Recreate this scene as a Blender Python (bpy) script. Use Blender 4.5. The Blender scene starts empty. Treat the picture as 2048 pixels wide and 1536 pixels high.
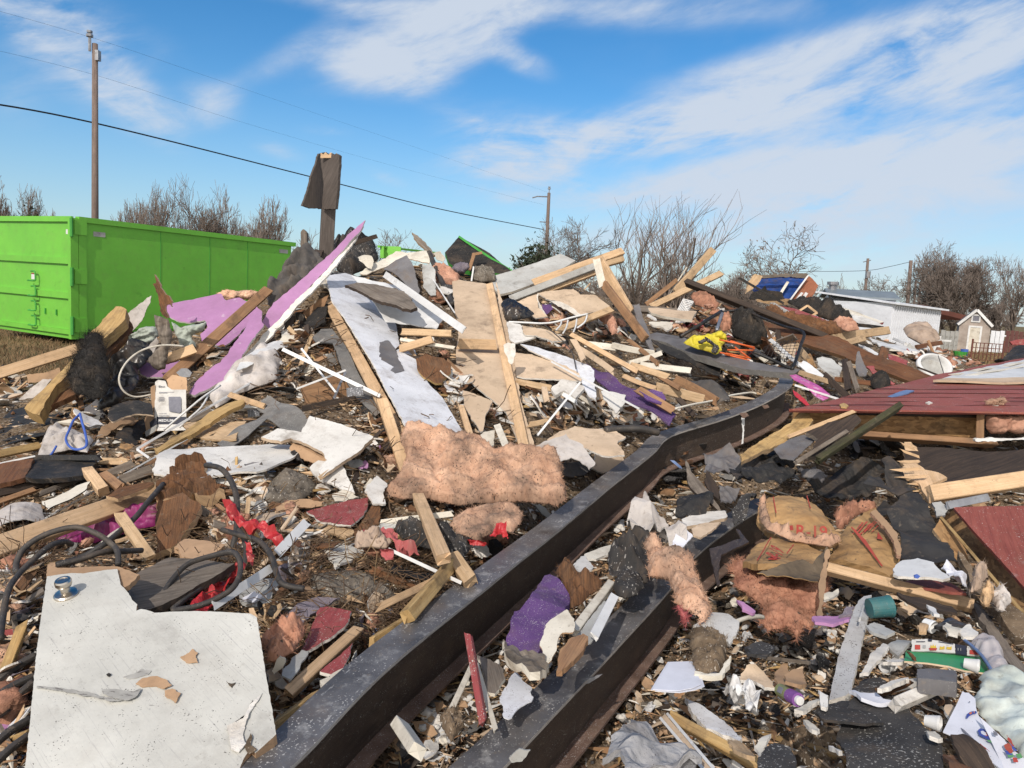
import bpy,bmesh,math,random
import numpy as np
from mathutils import Vector,Matrix,noise
from mathutils.geometry import delaunay_2d_cdt
rad=math.radians
S=bpy.context.scene
COL=S.collection
random.seed(7)
# ------------------------------------------------------------------ camera
FPX=1500.0  # focal length in pixels of a 2048 wide picture
PITCH,ROLL=rad(6.77),rad(3.5)
CAM=Vector((0,0,1.6))
FWD=Vector((0,math.cos(PITCH),-math.sin(PITCH)))
_R0=Vector((1,0,0));_U0=Vector((0,math.sin(PITCH),math.cos(PITCH)))
RGT=_R0*math.cos(ROLL)+_U0*math.sin(ROLL)
UPV=-_R0*math.sin(ROLL)+_U0*math.cos(ROLL)
cd=bpy.data.cameras.new('camera');cam=bpy.data.objects.new('camera',cd);COL.objects.link(cam)
cd.sensor_width=36;cd.lens=FPX/2048*36;cd.clip_start=0.05;cd.clip_end=4000
M=Matrix((RGT,UPV,-FWD)).transposed().to_4x4();M.translation=CAM
cam.matrix_world=M
S.camera=cam
# ------------------------------------------------------------------ light
SUN_AZ,SUN_EL=math.atan2(-0.37,-0.929),rad(38)  # azimuth measured from +Y towards +X
SKY_STRENGTH,SUN_STRENGTH,EXPOSURE=0.15,3.2,0.20
S.view_settings.view_transform='Standard';S.view_settings.look='None'
S.view_settings.exposure=EXPOSURE;S.view_settings.gamma=1
S.view_settings.use_curve_mapping=False
tosun=Vector((math.sin(SUN_AZ)*math.cos(SUN_EL),math.cos(SUN_AZ)*math.cos(SUN_EL),math.sin(SUN_EL)))
sl=bpy.data.lights.new('sun','SUN');sl.energy=SUN_STRENGTH;sl.angle=rad(0.5);sl.color=(1,.92,.83)
so=bpy.data.objects.new('sun',sl);COL.objects.link(so)
so.rotation_euler=tosun.to_track_quat('Z','Y').to_euler();so.location=tosun*50
def ray(px,py):
 return FWD+RGT*((px-1024)/FPX)-UPV*((py-768)/FPX)
def V(px,py,d):
 return CAM+ray(px,py)*d
def onz(px,py,z):
 r=ray(px,py);return CAM+r*((z-CAM.z)/r.z)
def depth_z(px,py,z):
 return(z-CAM.z)/ray(px,py).z
def topx(p):
 v=p-CAM;f=v.dot(FWD)
 return 1024+FPX*v.dot(RGT)/f,768-FPX*v.dot(UPV)/f,f
 # sky: Nishita air with cirrus laid out by compass direction
W=bpy.data.worlds.new('World');S.world=W;W.use_nodes=True
nt=W.node_tree;nt.nodes.clear()
def WN(t,**k):
 n=nt.nodes.new(t)
 for a,b in k.items():setattr(n,a,b)
 return n
def wl(a,b):nt.links.new(a,b)
def wmath(op,a,b=None,c=None,clamp=False):
 n=WN('ShaderNodeMath',operation=op,use_clamp=clamp)
 for i,x in enumerate((a,b,c)):
  if x is None:continue
  if isinstance(x,(int,float)):n.inputs[i].default_value=x
  else:wl(x,n.inputs[i])
 return n.outputs[0]
wout=WN('ShaderNodeOutputWorld')
sky=WN('ShaderNodeTexSky',sky_type='NISHITA',sun_disc=False)
sky.sun_elevation=SUN_EL;sky.sun_rotation=SUN_AZ%(2*math.pi)
sky.altitude=200;sky.air_density=1.0;sky.dust_density=0.35;sky.ozone_density=2.2
hs=WN('ShaderNodeHueSaturation');hs.inputs['Saturation'].default_value=1.38;hs.inputs['Value'].default_value=.80
wl(sky.outputs[0],hs.inputs['Color'])
bg1=WN('ShaderNodeBackground');bg1.inputs[1].default_value=SKY_STRENGTH;wl(hs.outputs[0],bg1.inputs[0])
bg2=WN('ShaderNodeBackground');bg2.inputs[0].default_value=(.70,.78,.90,1);bg2.inputs[1].default_value=0.78
tc=WN('ShaderNodeTexCoord');sx=WN('ShaderNodeSeparateXYZ');wl(tc.outputs['Generated'],sx.inputs[0])
az=wmath('ARCTAN2',sx.outputs[0],sx.outputs[1]);el=wmath('ARCSINE',sx.outputs[2])
ae=WN('ShaderNodeCombineXYZ');wl(az,ae.inputs[0]);wl(el,ae.inputs[1])
def wnoise(scale,rot,stretch,detail,dist=0.0,seed=0):
 m=WN('ShaderNodeMapping');m.inputs['Rotation'].default_value=(0,0,rot)
 m2=WN('ShaderNodeMapping');m2.inputs['Scale'].default_value=(stretch,1,1);m2.inputs['Location'].default_value=(seed,seed*1.7,seed)
 wl(ae.outputs[0],m.inputs[0]);wl(m.outputs[0],m2.inputs[0])
 n=WN('ShaderNodeTexNoise');n.inputs['Scale'].default_value=scale;n.inputs['Detail'].default_value=detail
 n.inputs['Roughness'].default_value=.62;n.inputs['Distortion'].default_value=dist
 wl(m2.outputs[0],n.inputs['Vector']);return n.outputs[0]
n1=wnoise(6.5,rad(-13),.34,9,1.1,3.1);n2=wnoise(20,rad(-15),.36,8,.7,8.7);n3=wnoise(2.2,rad(-8),.6,5,.5,1.3)
# px centre, half axes (px), tilt (deg, + = falling to the right), weight
CLOUDS=[(130,95,230,62,38,1.0),(250,185,120,42,42,.9),(415,212,70,44,-10,.75),(555,120,170,28,-32,.35),
(850,70,230,75,-18,.95),(780,150,130,50,10,.7),(960,40,160,60,-35,.7),(1045,122,70,26,20,.7),(120,20,200,60,20,.6),
(1180,285,310,52,-9,1.0),(1440,215,200,65,-12,.8),(1050,255,160,45,8,.55),(1000,310,140,50,18,.6),
(1760,150,380,72,-14,.9),(1960,90,200,80,-15,.8),(1650,90,280,30,-8,.55),(1250,18,330,34,4,.6),(700,5,300,24,4,.45),
(1900,300,420,80,-13,.95),(1480,345,380,34,-6,.8),(1650,430,700,62,-3,.6),(1300,400,420,24,0,.5),(1050,350,170,22,8,.5),
(560,300,60,20,12,.6),(650,262,55,14,2,.55),(980,385,110,18,4,.5),(770,355,50,16,25,.4),(1040,300,140,20,26,.5),
(1500,520,900,60,3,.45),(30,180,70,60,60,.35)]
dens=None
for cx,cy,a,b,t,w in CLOUDS:
 r=ray(cx,cy).normalized()
 m=WN('ShaderNodeMapping',vector_type='TEXTURE')
 m.inputs['Location'].default_value=(math.atan2(r.x,r.y),math.asin(r.z),0)
 m.inputs['Rotation'].default_value=(0,0,rad(-t)+ROLL)
 ca=1/(1+((cx-1024)/FPX)**2)**.5
 m.inputs['Scale'].default_value=(a/FPX*ca*1.5,b/FPX*1.5,1)
 wl(ae.outputs[0],m.inputs[0])
 ln=WN('ShaderNodeVectorMath',operation='LENGTH');wl(m.outputs[0],ln.inputs[0])
 mr=WN('ShaderNodeMapRange',interpolation_type='SMOOTHSTEP')
 mr.inputs[1].default_value=1.0;mr.inputs[2].default_value=0.0;mr.inputs[3].default_value=0;mr.inputs[4].default_value=w
 wl(ln.outputs['Value'],mr.inputs[0])
 dens=mr.outputs[0]if dens is None else wmath('ADD',dens,mr.outputs[0])
 # overcast veil low on the right-hand half of the sky, thin wisps everywhere
veil=wmath('MULTIPLY',wmath('ADD',az,.15,clamp=True),.55)
lowm=WN('ShaderNodeMapRange');wl(el,lowm.inputs[0]);lowm.inputs[1].default_value=.42;lowm.inputs[2].default_value=.0
veil=wmath('MULTIPLY',veil,lowm.outputs[0])
fine=wmath('ADD',wmath('MULTIPLY',wmath('SUBTRACT',n1,.5),3.3),wmath('MULTIPLY',wmath('SUBTRACT',n2,.5),2.0))
fine=wmath('ADD',fine,wmath('MULTIPLY',wmath('SUBTRACT',wnoise(42,rad(-16),.4,6,.8,5.2),.5),.8))
dd=wmath('MULTIPLY',wmath('MINIMUM',dens,1.1),wmath('ADD',fine,.78))
dd=wmath('ADD',dd,wmath('MULTIPLY',wmath('SUBTRACT',n3,.50,clamp=True),wmath('ADD',fine,1.1)))
sm=WN('ShaderNodeMapRange',interpolation_type='SMOOTHSTEP');wl(wmath('ADD',dd,wmath('MULTIPLY',veil,.65)),sm.inputs[0])
sm.inputs[1].default_value=.02;sm.inputs[2].default_value=1.22;sm.inputs[3].default_value=0;sm.inputs[4].default_value=.94
dd=sm.outputs[0]
lowh=WN('ShaderNodeMapRange',interpolation_type='SMOOTHSTEP');wl(el,lowh.inputs[0]);lowh.inputs[1].default_value=.26;lowh.inputs[2].default_value=-.02
lowh.inputs[3].default_value=0;lowh.inputs[4].default_value=.62
bg3=WN('ShaderNodeBackground');bg3.inputs[0].default_value=(.34,.555,.82,1);bg3.inputs[1].default_value=.72
mh=WN('ShaderNodeMixShader');wl(lowh.outputs[0],mh.inputs[0]);wl(bg1.outputs[0],mh.inputs[1]);wl(bg3.outputs[0],mh.inputs[2])
mx=WN('ShaderNodeMixShader');wl(dd,mx.inputs[0]);wl(mh.outputs[0],mx.inputs[1]);wl(bg2.outputs[0],mx.inputs[2])
# unseen warm glow added behind the camera to fill the shadows, patchy by noise
bg4=WN('ShaderNodeBackground');bg4.inputs[0].default_value=(1,.95,.88,1);bg4.inputs[1].default_value=1.15
rr_=WN('ShaderNodeMapRange',interpolation_type='SMOOTHSTEP');wl(sx.outputs[1],rr_.inputs[0]);rr_.inputs[1].default_value=.12;rr_.inputs[2].default_value=-.35
rr_.inputs[3].default_value=0;rr_.inputs[4].default_value=.85
mr_=WN('ShaderNodeMixShader');wl(wmath('MULTIPLY',rr_.outputs[0],wmath('ADD',n3,.45,clamp=True)),mr_.inputs[0]);wl(mx.outputs[0],mr_.inputs[1]);wl(bg4.outputs[0],mr_.inputs[2])
wl(mr_.outputs[0],wout.inputs[0])
# ------------------------------------------------------------------ materials
MATS={}
def lin(c):  # sRGB 0-255 tuple to linear
 return tuple(((x/255)/12.92 if x/255<.04 else((x/255+.055)/1.055)**2.4)for x in c)
def mat(name,c1,c2=None,scale=6,grain=False,rough=.8,bump=.25,bscale=60,dirt=0,dirtc=(.035,.028,.022),dscale=5,
specks=0,speckc=(.05,.045,.04),sscale=260,metal=0,tint=.12,coat=0,flakes=False,streak=None,ridges=0,alpha=1,wave=0,spec=.35,mottle=.3,dust=None):
 m=bpy.data.materials.new(name);m.use_nodes=True;t=m.node_tree
 N,L=t.nodes,t.links
 b=N['Principled BSDF'];b.inputs['Roughness'].default_value=rough;b.inputs['Metallic'].default_value=metal
 b.inputs['Specular IOR Level'].default_value=spec
 if coat:b.inputs['Coat Weight'].default_value=coat
 def nd(ty,**k):
  n=N.new(ty)
  for a,v in k.items():setattr(n,a,v)
  return n
 uv=nd('ShaderNodeUVMap');oi=nd('ShaderNodeObjectInfo')
 off=nd('ShaderNodeVectorMath',operation='MULTIPLY_ADD')
 cmb=nd('ShaderNodeCombineXYZ');
 for i in range(3):L.new(oi.outputs['Random'],cmb.inputs[i])
 L.new(cmb.outputs[0],off.inputs[0]);off.inputs[1].default_value=(37,53,71);L.new(uv.outputs[0],off.inputs[2])
 P=off.outputs[0]
 def noise_(sc,detail=6,stretch=None,rgh=.6,seed=0):
  mp=nd('ShaderNodeMapping');L.new(P,mp.inputs[0])
  mp.inputs['Location'].default_value=(seed,seed,seed)
  if stretch:mp.inputs['Scale'].default_value=stretch
  n=nd('ShaderNodeTexNoise');n.inputs['Scale'].default_value=sc;n.inputs['Detail'].default_value=detail
  n.inputs['Roughness'].default_value=rgh;L.new(mp.outputs[0],n.inputs['Vector']);return n.outputs[0]
 def ramp(f,stops):
  r=nd('ShaderNodeValToRGB');e=r.color_ramp.elements
  e[0].position,e[0].color=stops[0][0],(*stops[0][1],1)if not isinstance(stops[0][1],float)else(stops[0][1],)*3+(1,)
  e[1].position=stops[-1][0];e[1].color=(*stops[-1][1],1)if not isinstance(stops[-1][1],float)else(stops[-1][1],)*3+(1,)
  for p,c in stops[1:-1]:
   x=e.new(p);x.color=(*c,1)
  L.new(f,r.inputs[0]);return r.outputs[0]
 def mix(f,a,c,mode='MIX'):
  n=nd('ShaderNodeMix',data_type='RGBA',blend_type=mode)
  if isinstance(f,(int,float)):n.inputs[0].default_value=f
  else:L.new(f,n.inputs[0])
  for i,x in((6,a),(7,c)):
   if isinstance(x,tuple):n.inputs[i].default_value=(*x[:3],1)
   else:L.new(x,n.inputs[i])
  return n.outputs[2]
 c2=c2 or tuple(x*.78 for x in c1)
 if dust is None:dust=.55 if specks or dirt else 0
 f=noise_(scale,6,(1,14,14)if grain else None)
 col=ramp(f,[(.32,c2),(.68,c1)])
 if grain:
  g=noise_(scale*3.2,5,(.6,26,26),seed=4)
  col=mix(ramp(g,[(.50,0.0),(.63,.45)]),col,tuple(x*.55 for x in c2))
 if flakes:
  v=nd('ShaderNodeTexVoronoi');v.inputs['Scale'].default_value=38
  mp=nd('ShaderNodeMapping');mp.inputs['Scale'].default_value=(.55,1.5,1);L.new(P,mp.inputs[0]);L.new(mp.outputs[0],v.inputs['Vector'])
  col=mix(.6,col,ramp(v.outputs['Color'],[(.1,tuple(x*.5 for x in c2)),(.9,tuple(min(1,x*1.35)for x in c1))]))
 if ridges:
  sxy=nd('ShaderNodeSeparateXYZ');L.new(uv.outputs[0],sxy.inputs[0])
 if streak:
  s=noise_(streak[1],4,streak[3]if len(streak)>3 else(1.2,30,30),.7,seed=9)
  col=mix(ramp(s,[(streak[2],0.0),(min(1,streak[2]+.05),1.0)]),col,streak[0])
 if dirt:
  d=noise_(dscale,8,None,.68,seed=15)
  col=mix(ramp(d,[(.62-dirt*.35,0.0),(.80-dirt*.25,.92)]),col,dirtc)
 if specks:
  d=noise_(sscale,2,None,.5,seed=21);d2=noise_(sscale/14,4,None,.6,seed=25)
  add=nd('ShaderNodeMath',operation='MULTIPLY_ADD');L.new(d2,add.inputs[0]);add.inputs[1].default_value=.35;L.new(d,add.inputs[2])
  th=.93-specks*.22
  col=mix(ramp(add.outputs[0],[(th,0.0),(th+.02,.95)]),col,speckc)
 if dust:
  d=noise_(4.2,9,None,.72,seed=55)
  col=mix(ramp(d,[(.50,0.0),(.74,dust)]),col,(.165,.115,.075))
  d=noise_(23,5,None,.7,seed=58)
  col=mix(ramp(d,[(.60,0.0),(.72,dust*.9)]),col,(.11,.08,.055)if sum(c1)>.6 else(.24,.19,.14))
 mo=nd('ShaderNodeMapRange');L.new(noise_(1.7,9,None,.72,seed=41),mo.inputs[0]);mo.inputs[1].default_value=.25;mo.inputs[2].default_value=.72;mo.inputs[3].default_value=1-mottle;mo.inputs[4].default_value=1.08
 hm=nd('ShaderNodeHueSaturation');L.new(mo.outputs[0],hm.inputs['Value']);L.new(col,hm.inputs['Color']);col=hm.outputs[0]
 if tint:
  tv=nd('ShaderNodeMapRange');L.new(oi.outputs['Random'],tv.inputs[0]);tv.inputs[3].default_value=1-tint;tv.inputs[4].default_value=1+tint
  h=nd('ShaderNodeHueSaturation');L.new(tv.outputs[0],h.inputs['Value']);L.new(col,h.inputs['Color']);col=h.outputs[0]
 L.new(col,b.inputs['Base Color'])
 rr=nd('ShaderNodeMapRange');L.new(f,rr.inputs[0]);rr.inputs[3].default_value=max(.05,rough-.12);rr.inputs[4].default_value=min(1,rough+.12)
 L.new(rr.outputs[0],b.inputs['Roughness'])
 if bump:
  bn=noise_(bscale,5,(1,9,9)if grain else None,.65,seed=31)
  bp=nd('ShaderNodeBump');bp.inputs['Strength'].default_value=bump;bp.inputs['Distance'].default_value=.01 if bscale>20 else .03
  L.new(bn,bp.inputs['Height']);nrm=bp.outputs[0]
  if wave:
   wv=nd('ShaderNodeTexNoise');wv.inputs['Scale'].default_value=wave;wv.inputs['Detail'].default_value=2;L.new(P,wv.inputs['Vector'])
   b2=nd('ShaderNodeBump');b2.inputs['Strength'].default_value=.6;b2.inputs['Distance'].default_value=.06
   L.new(wv.outputs[0],b2.inputs['Height']);L.new(nrm,b2.inputs['Normal']);nrm=b2.outputs[0]
  L.new(nrm,b.inputs['Normal'])
 if alpha<1:b.inputs['Alpha'].default_value=alpha
 MATS[name]=m
 return m
W_=dict
mat('pine',(.69,.48,.295),(.56,.37,.205),3,True,.75,.2,40,dirt=.12,specks=.15)
mat('brownwood',(.38,.22,.115),(.25,.135,.07),3,True,.75,.25,40,dirt=.2)
mat('yellowwood',(.58,.40,.18),(.42,.26,.10),4,True,.8,.4,40,dirt=.25)
mat('greywood',(.26,.22,.18),(.13,.105,.085),4,True,.9,.4,40,dirt=.2)
mat('darkwood',(.075,.052,.038),(.03,.022,.018),4,True,.85,.4,40,streak=((.15,.10,.06),8,.62))
mat('rustwood',(.20,.088,.040),(.11,.048,.025),4,True,.85,.4,40,dirt=.2)
mat('rotwood',(.25,.115,.05),(.10,.05,.026),8,True,.95,.9,30,dirt=.25)
mat('osb',(.42,.25,.11),(.27,.14,.06),5,False,.8,.35,50,dirt=.18,flakes=True)
mat('ply',(.60,.43,.265),(.45,.30,.165),4,True,.8,.25,40,dirt=.2,specks=.2)
mat('tan',(.62,.48,.345),(.52,.39,.27),2.5,False,.9,.12,30,dirt=.12,dirtc=(.16,.12,.09),specks=.12,speckc=(.12,.09,.07))
mat('white',(.70,.68,.64),(.60,.58,.54),2,False,.7,.12,40,dirt=.10,dirtc=(.2,.17,.14),specks=.25)
mat('whitespeck',(.68,.69,.72),(.62,.63,.66),2,False,.65,.1,40,dirt=.06,dirtc=(.1,.1,.1),specks=.30,sscale=190)
mat('cream',(.70,.66,.57),(.58,.53,.44),3,False,.75,.15,40,dirt=.15,dirtc=(.2,.15,.1),specks=.2)
mat('gypsum',(.76,.73,.68),(.62,.58,.52),14,False,.95,.6,60,dirt=.16,dirtc=(.3,.24,.18))
mat('lilac',(.43,.215,.40),(.40,.20,.37),2,False,.75,.15,120,dirt=.03,dirtc=(.7,.66,.66),tint=.04,specks=.1,speckc=(.7,.65,.7),dust=0.22)
mat('purple',(.13,.062,.20),(.085,.042,.14),5,False,.95,.5,90,dirt=.12,dirtc=(.2,.18,.2),specks=.4,speckc=(.5,.47,.5))
mat('greypurple',(.22,.19,.22),(.13,.11,.14),8,False,.95,.5,90,specks=.4,speckc=(.45,.42,.4))
mat('beamflange',(.165,.16,.162),(.065,.060,.058),5,False,.42,.2,50,dirt=.20,dirtc=(.42,.41,.39),dscale=13,specks=.42,speckc=(.55,.53,.50),sscale=120,metal=.15,tint=0,spec=.5,
streak=((.40,.39,.37),7,.645,(1,5,5)))
mat('beamweb',(.088,.062,.048),(.032,.024,.020),6,True,.5,.25,50,streak=((.30,.28,.26),9,.675,(9,1.2,1)),specks=.28,speckc=(.42,.40,.37),sscale=170,metal=.15,tint=0,spec=.5,dust=0.45)
mat('rustdust',(.20,.13,.10),(.10,.06,.045),9,False,.9,.4,60,specks=.4,speckc=(.5,.47,.44),tint=0)
mat('blackpaint',(.02,.02,.022),(.012,.012,.012),6,False,.5,.2,50,specks=.2,speckc=(.3,.3,.3))
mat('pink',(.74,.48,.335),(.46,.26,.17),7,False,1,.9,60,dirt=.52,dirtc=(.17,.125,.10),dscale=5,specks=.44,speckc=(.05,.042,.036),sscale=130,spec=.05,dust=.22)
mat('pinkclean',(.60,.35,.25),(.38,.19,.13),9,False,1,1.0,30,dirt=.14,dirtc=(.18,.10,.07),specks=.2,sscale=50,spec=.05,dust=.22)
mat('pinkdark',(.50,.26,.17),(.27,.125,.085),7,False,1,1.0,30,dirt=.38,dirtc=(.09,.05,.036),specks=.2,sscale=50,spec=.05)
mat('kraft',(.44,.275,.125),(.30,.17,.07),5,False,.75,.15,40,dirt=.20,dirtc=(.11,.075,.05),dscale=4,specks=.25,sscale=90,wave=9)
mat('cardboard',(.46,.30,.18),(.38,.24,.14),4,False,.85,.15,50,dirt=.12,dirtc=(.15,.1,.07))
mat('shingle',(.062,.059,.058),(.034,.032,.032),9,False,.95,.6,150,specks=.5,speckc=(.34,.33,.31),sscale=110)
mat('shinglegrey',(.22,.212,.20),(.14,.135,.128),12,False,.95,.7,160,specks=.42,speckc=(.40,.39,.37),sscale=170)
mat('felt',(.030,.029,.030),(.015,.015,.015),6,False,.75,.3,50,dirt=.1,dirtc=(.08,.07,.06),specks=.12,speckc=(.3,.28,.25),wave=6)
mat('greysheet',(.17,.165,.17),(.11,.105,.11),4,False,.7,.2,40,dirt=.2,dirtc=(.06,.05,.045),specks=.2,speckc=(.4,.4,.38))
mat('palegrey',(.46,.46,.44),(.36,.36,.34),3,False,.7,.12,40,dirt=.15,dirtc=(.15,.13,.11),specks=.2)
mat('redsiding',(.31,.098,.076),(.25,.072,.058),3,True,.62,.15,50,dirt=.05,dirtc=(.42,.36,.34),dscale=9,specks=.22,speckc=(.6,.52,.48),sscale=150,tint=.05,spec=.12)
mat('redscrap',(.34,.075,.075),(.25,.05,.05),5,True,.75,.25,50,dirt=.10,dirtc=(.42,.33,.28),dscale=10,specks=.4,speckc=(.62,.55,.5),sscale=170,tint=.08)
mat('redfilm',(.52,.035,.04),(.36,.02,.025),6,False,.45,.2,20,dirt=.06,spec=.5,wave=14)
mat('redcloth',(.47,.12,.12),(.33,.07,.075),6,False,.8,.3,60,dirt=.12,dirtc=(.3,.22,.2),specks=.3,speckc=(.6,.5,.48),wave=10)
mat('magenta',(.30,.025,.16),(.2,.02,.11),5,False,.5,.15,40,dirt=.2,dirtc=(.1,.07,.06))
mat('hotpink',(.60,.14,.34),(.42,.06,.28),12,False,.5,.1,40,dirt=.25,dirtc=(.75,.72,.76),dscale=14,streak=((.12,.06,.22),10,.60,(3,3,3)))
mat('orange',(.72,.15,.035),(.6,.11,.03),5,False,.45,.1,30,dirt=.05,tint=.05,dust=0.3)
mat('yellow',(.66,.56,.045),(.55,.45,.03),6,False,.6,.2,30,dirt=.05,wave=12,tint=.05,dust=0.3)
mat('teal',(.055,.20,.21),(.035,.14,.15),6,False,.5,.15,40,dirt=.15,specks=.3,speckc=(.3,.3,.28))
mat('bluestrap',(.07,.14,.48),(.05,.1,.36),10,False,.7,.3,60,tint=0,dust=0)
mat('bluepaint',(.02,.065,.26),(.012,.035,.14),5,False,.6,.2,40,dirt=.3,dirtc=(.02,.02,.022))
mat('bluefilm',(.16,.24,.44),None,6,False,.5,.2,40)
mat('rubber',(.060,.054,.050),(.032,.029,.027),8,False,.6,.3,60,dirt=.12,dirtc=(.15,.12,.09),specks=.2,speckc=(.3,.28,.25))
mat('whiteplastic',(.72,.72,.71),(.64,.64,.63),5,False,.45,.05,30,dirt=.05,dirtc=(.3,.25,.2),dust=0.3)
mat('greycloth',(.105,.097,.092),(.06,.055,.052),6,False,.95,.4,120,dirt=.1,dirtc=(.18,.15,.12),wave=8)
mat('blackcloth',(.048,.046,.046),(.022,.021,.021),8,False,.95,.5,110,specks=.45,speckc=(.32,.30,.28),sscale=90,wave=10)
mat('whitecloth',(.58,.54,.51),(.46,.42,.39),4,False,.9,.3,90,dirt=.16,dirtc=(.22,.17,.13),wave=7,specks=.2)
mat('tancloth',(.50,.39,.31),(.38,.28,.21),5,False,.95,.3,80,dirt=.2,dirtc=(.18,.13,.1),wave=7)
mat('sagecloth',(.36,.39,.34),(.27,.30,.26),5,False,.8,.3,60,dirt=.15,wave=10)
mat('paper',(.72,.73,.80),(.68,.69,.75),3,False,.75,.05,30,dirt=.02,dirtc=(.3,.28,.26),specks=.06,dust=0.15)
mat('plasticbag',(.55,.60,.56),(.46,.51,.47),5,False,.38,.12,20,dirt=.10,dirtc=(.25,.25,.22),wave=7,spec=.5)
mat('clearbag',(.70,.66,.68),(.55,.5,.52),5,False,.25,.1,20,wave=12,alpha=.55,spec=.5)
mat('blackbag',(.018,.018,.02),(.012,.012,.013),6,False,.32,.1,20,dirt=.08,dirtc=(.1,.09,.08),wave=10,spec=.5)
mat('metal',(.42,.43,.45),(.28,.28,.30),8,False,.45,.15,60,dirt=.2,dirtc=(.14,.11,.09),metal=.6)
mat('steel',(.60,.55,.48),(.50,.46,.40),8,False,.28,.02,60,metal=1,tint=0,dust=0)
mat('container',(.155,.46,.05),(.14,.43,.045),1.2,False,.5,.06,30,dirt=.02,dirtc=(.08,.25,.03),mottle=.12,tint=.02,dust=0.2)
mat('greenpaint',(.07,.36,.06),None,4,False,.6,.1,30,tint=.05)
mat('greencard',(.03,.30,.10),(.024,.25,.085),3,False,.4,.05,30,dirt=.05,dirtc=(.3,.3,.25),specks=.12,speckc=(.5,.5,.45),tint=0,dust=0)
mat('greenbottle',(.22,.24,.10),None,4,False,.4,.05,30,dirt=.1,specks=.2,speckc=(.6,.6,.6))
mat('violet',(.24,.09,.33),None,4,False,.5,.05,30,specks=.35,speckc=(.7,.68,.7),sscale=150)
mat('ink',(.03,.033,.05),None,4,False,.6,0,30,tint=0)
mat('greyink',(.20,.20,.23),(.14,.14,.17),30,False,.6,0,30,tint=0)
mat('redink',(.42,.06,.045),(.34,.05,.035),20,False,.8,0,30,dirt=.1,dirtc=(.3,.17,.07),dscale=30,tint=0)
mat('yellowink',(.68,.48,.06),None,20,False,.7,0,30,tint=0)
mat('blueink',(.06,.09,.34),None,20,False,.7,0,30,tint=0)
mat('greenink',(.13,.34,.14),None,20,False,.7,0,30,tint=0)
mat('orangeink',(.70,.20,.08),None,20,False,.7,0,30,tint=0)
mat('soil',(.21,.155,.105),(.095,.07,.048),9,False,1,1,30,dirt=.2,specks=.5,speckc=(.40,.35,.29),sscale=170,spec=.1)
mat('greysoil',(.21,.185,.155),(.115,.098,.08),12,False,1,1,40,dirt=.15,specks=.45,speckc=(.50,.46,.40),sscale=100,spec=.1)
mat('char',(.030,.027,.025),(.014,.013,.012),9,False,.9,.9,25,specks=.3,speckc=(.22,.19,.16))
mat('straw',(.30,.20,.105),(.15,.095,.05),3,False,.9,0,30,tint=0)
mat('rootfibre',(.17,.105,.06),(.075,.048,.03),3,False,.9,0,30,tint=0)
mat('bark',(.16,.125,.10),(.09,.07,.058),6,True,.95,.3,30,tint=.12)
mat('twig',(.215,.175,.15),(.13,.105,.09),2,False,.95,0,30,tint=.12)
mat('evergreen',(.045,.058,.03),(.02,.028,.016),2,False,.9,0,30,tint=.12)
mat('polewood',(.22,.165,.14),(.14,.105,.09),2,True,.9,.3,20)
mat('wire',(.02,.02,.022),None,2,False,.6,0,30)
mat('roofmetal',(.20,.23,.25),(.17,.20,.22),1,False,.5,.05,20,tint=0)
mat('wallwhite',(.74,.76,.80),(.70,.72,.76),1,False,.6,.05,20,dirt=.05,dirtc=(.4,.38,.35),tint=0,dust=0)
mat('wallnavy',(.04,.05,.09),None,1,False,.6,.05,20,tint=0)
mat('brickorange',(.30,.115,.060),(.22,.08,.042),6,True,.85,.3,30,dirt=.06)
mat('barnbrown',(.46,.40,.35),(.34,.28,.24),3,False,.85,.3,30)
mat('redfence',(.15,.065,.055),(.10,.04,.036),3,False,.85,.3,30)
mat('rustroof',(.17,.062,.042),None,2,False,.7,.1,30)
mat('whitedoor',(.60,.59,.54),(.53,.52,.475),1.5,False,.55,.12,40,dirt=.14,dirtc=(.33,.31,.28),dscale=4,specks=.22,speckc=(.05,.045,.04),sscale=190,tint=0,streak=((.47,.46,.43),3,.585,(1.6,60,60)),dust=0.2)
mat('mosswood',(.085,.085,.035),(.035,.032,.018),5,True,.95,.5,40,dirt=.3,dirtc=(.05,.035,.025))
mat('felt2',(.040,.039,.040),(.024,.023,.024),4,False,.8,.15,40,dirt=.12,dirtc=(.10,.09,.08),wave=6)
mat('kraftdark',(.16,.12,.08),(.09,.068,.045),5,False,.8,.15,40,dirt=.2,wave=9)
mat('palegreyp',(.50,.50,.50),(.44,.44,.44),3,False,.7,.12,40,dirt=.10,dirtc=(.16,.13,.10),specks=.42,speckc=(.08,.07,.06),sscale=150,tint=0)
mat('greyfelt',(.36,.36,.37),(.22,.22,.23),9,False,1,.8,40,dirt=.25,dirtc=(.10,.085,.07),specks=.3,wave=14)
mat('paperwhite',(.70,.70,.70),(.60,.60,.60),3,False,.8,.2,30,dirt=.08,dirtc=(.2,.17,.14),wave=20)
mat('agedwood',(.125,.103,.09),(.07,.057,.049),4,True,.9,.4,40,streak=((.14,.11,.085),8,.66))
mat('grooveline',(.085,.022,.022),None,3,False,.8,0,30)
mat('doorscuff',(.40,.39,.36),(.30,.29,.27),30,False,.7,.1,40,tint=0,streak=((.16,.15,.14),22,.55,(1.2,5,5)))
mat('doorclean',(.60,.60,.59),(.57,.57,.56),3,False,.55,.05,40,tint=0)
mat('scuffhighlight',(.50,.48,.45),(.22,.19,.17),14,False,.6,.2,40,tint=0)  # scuffed flange edge, with its bright highlight painted into the pale colour
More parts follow.
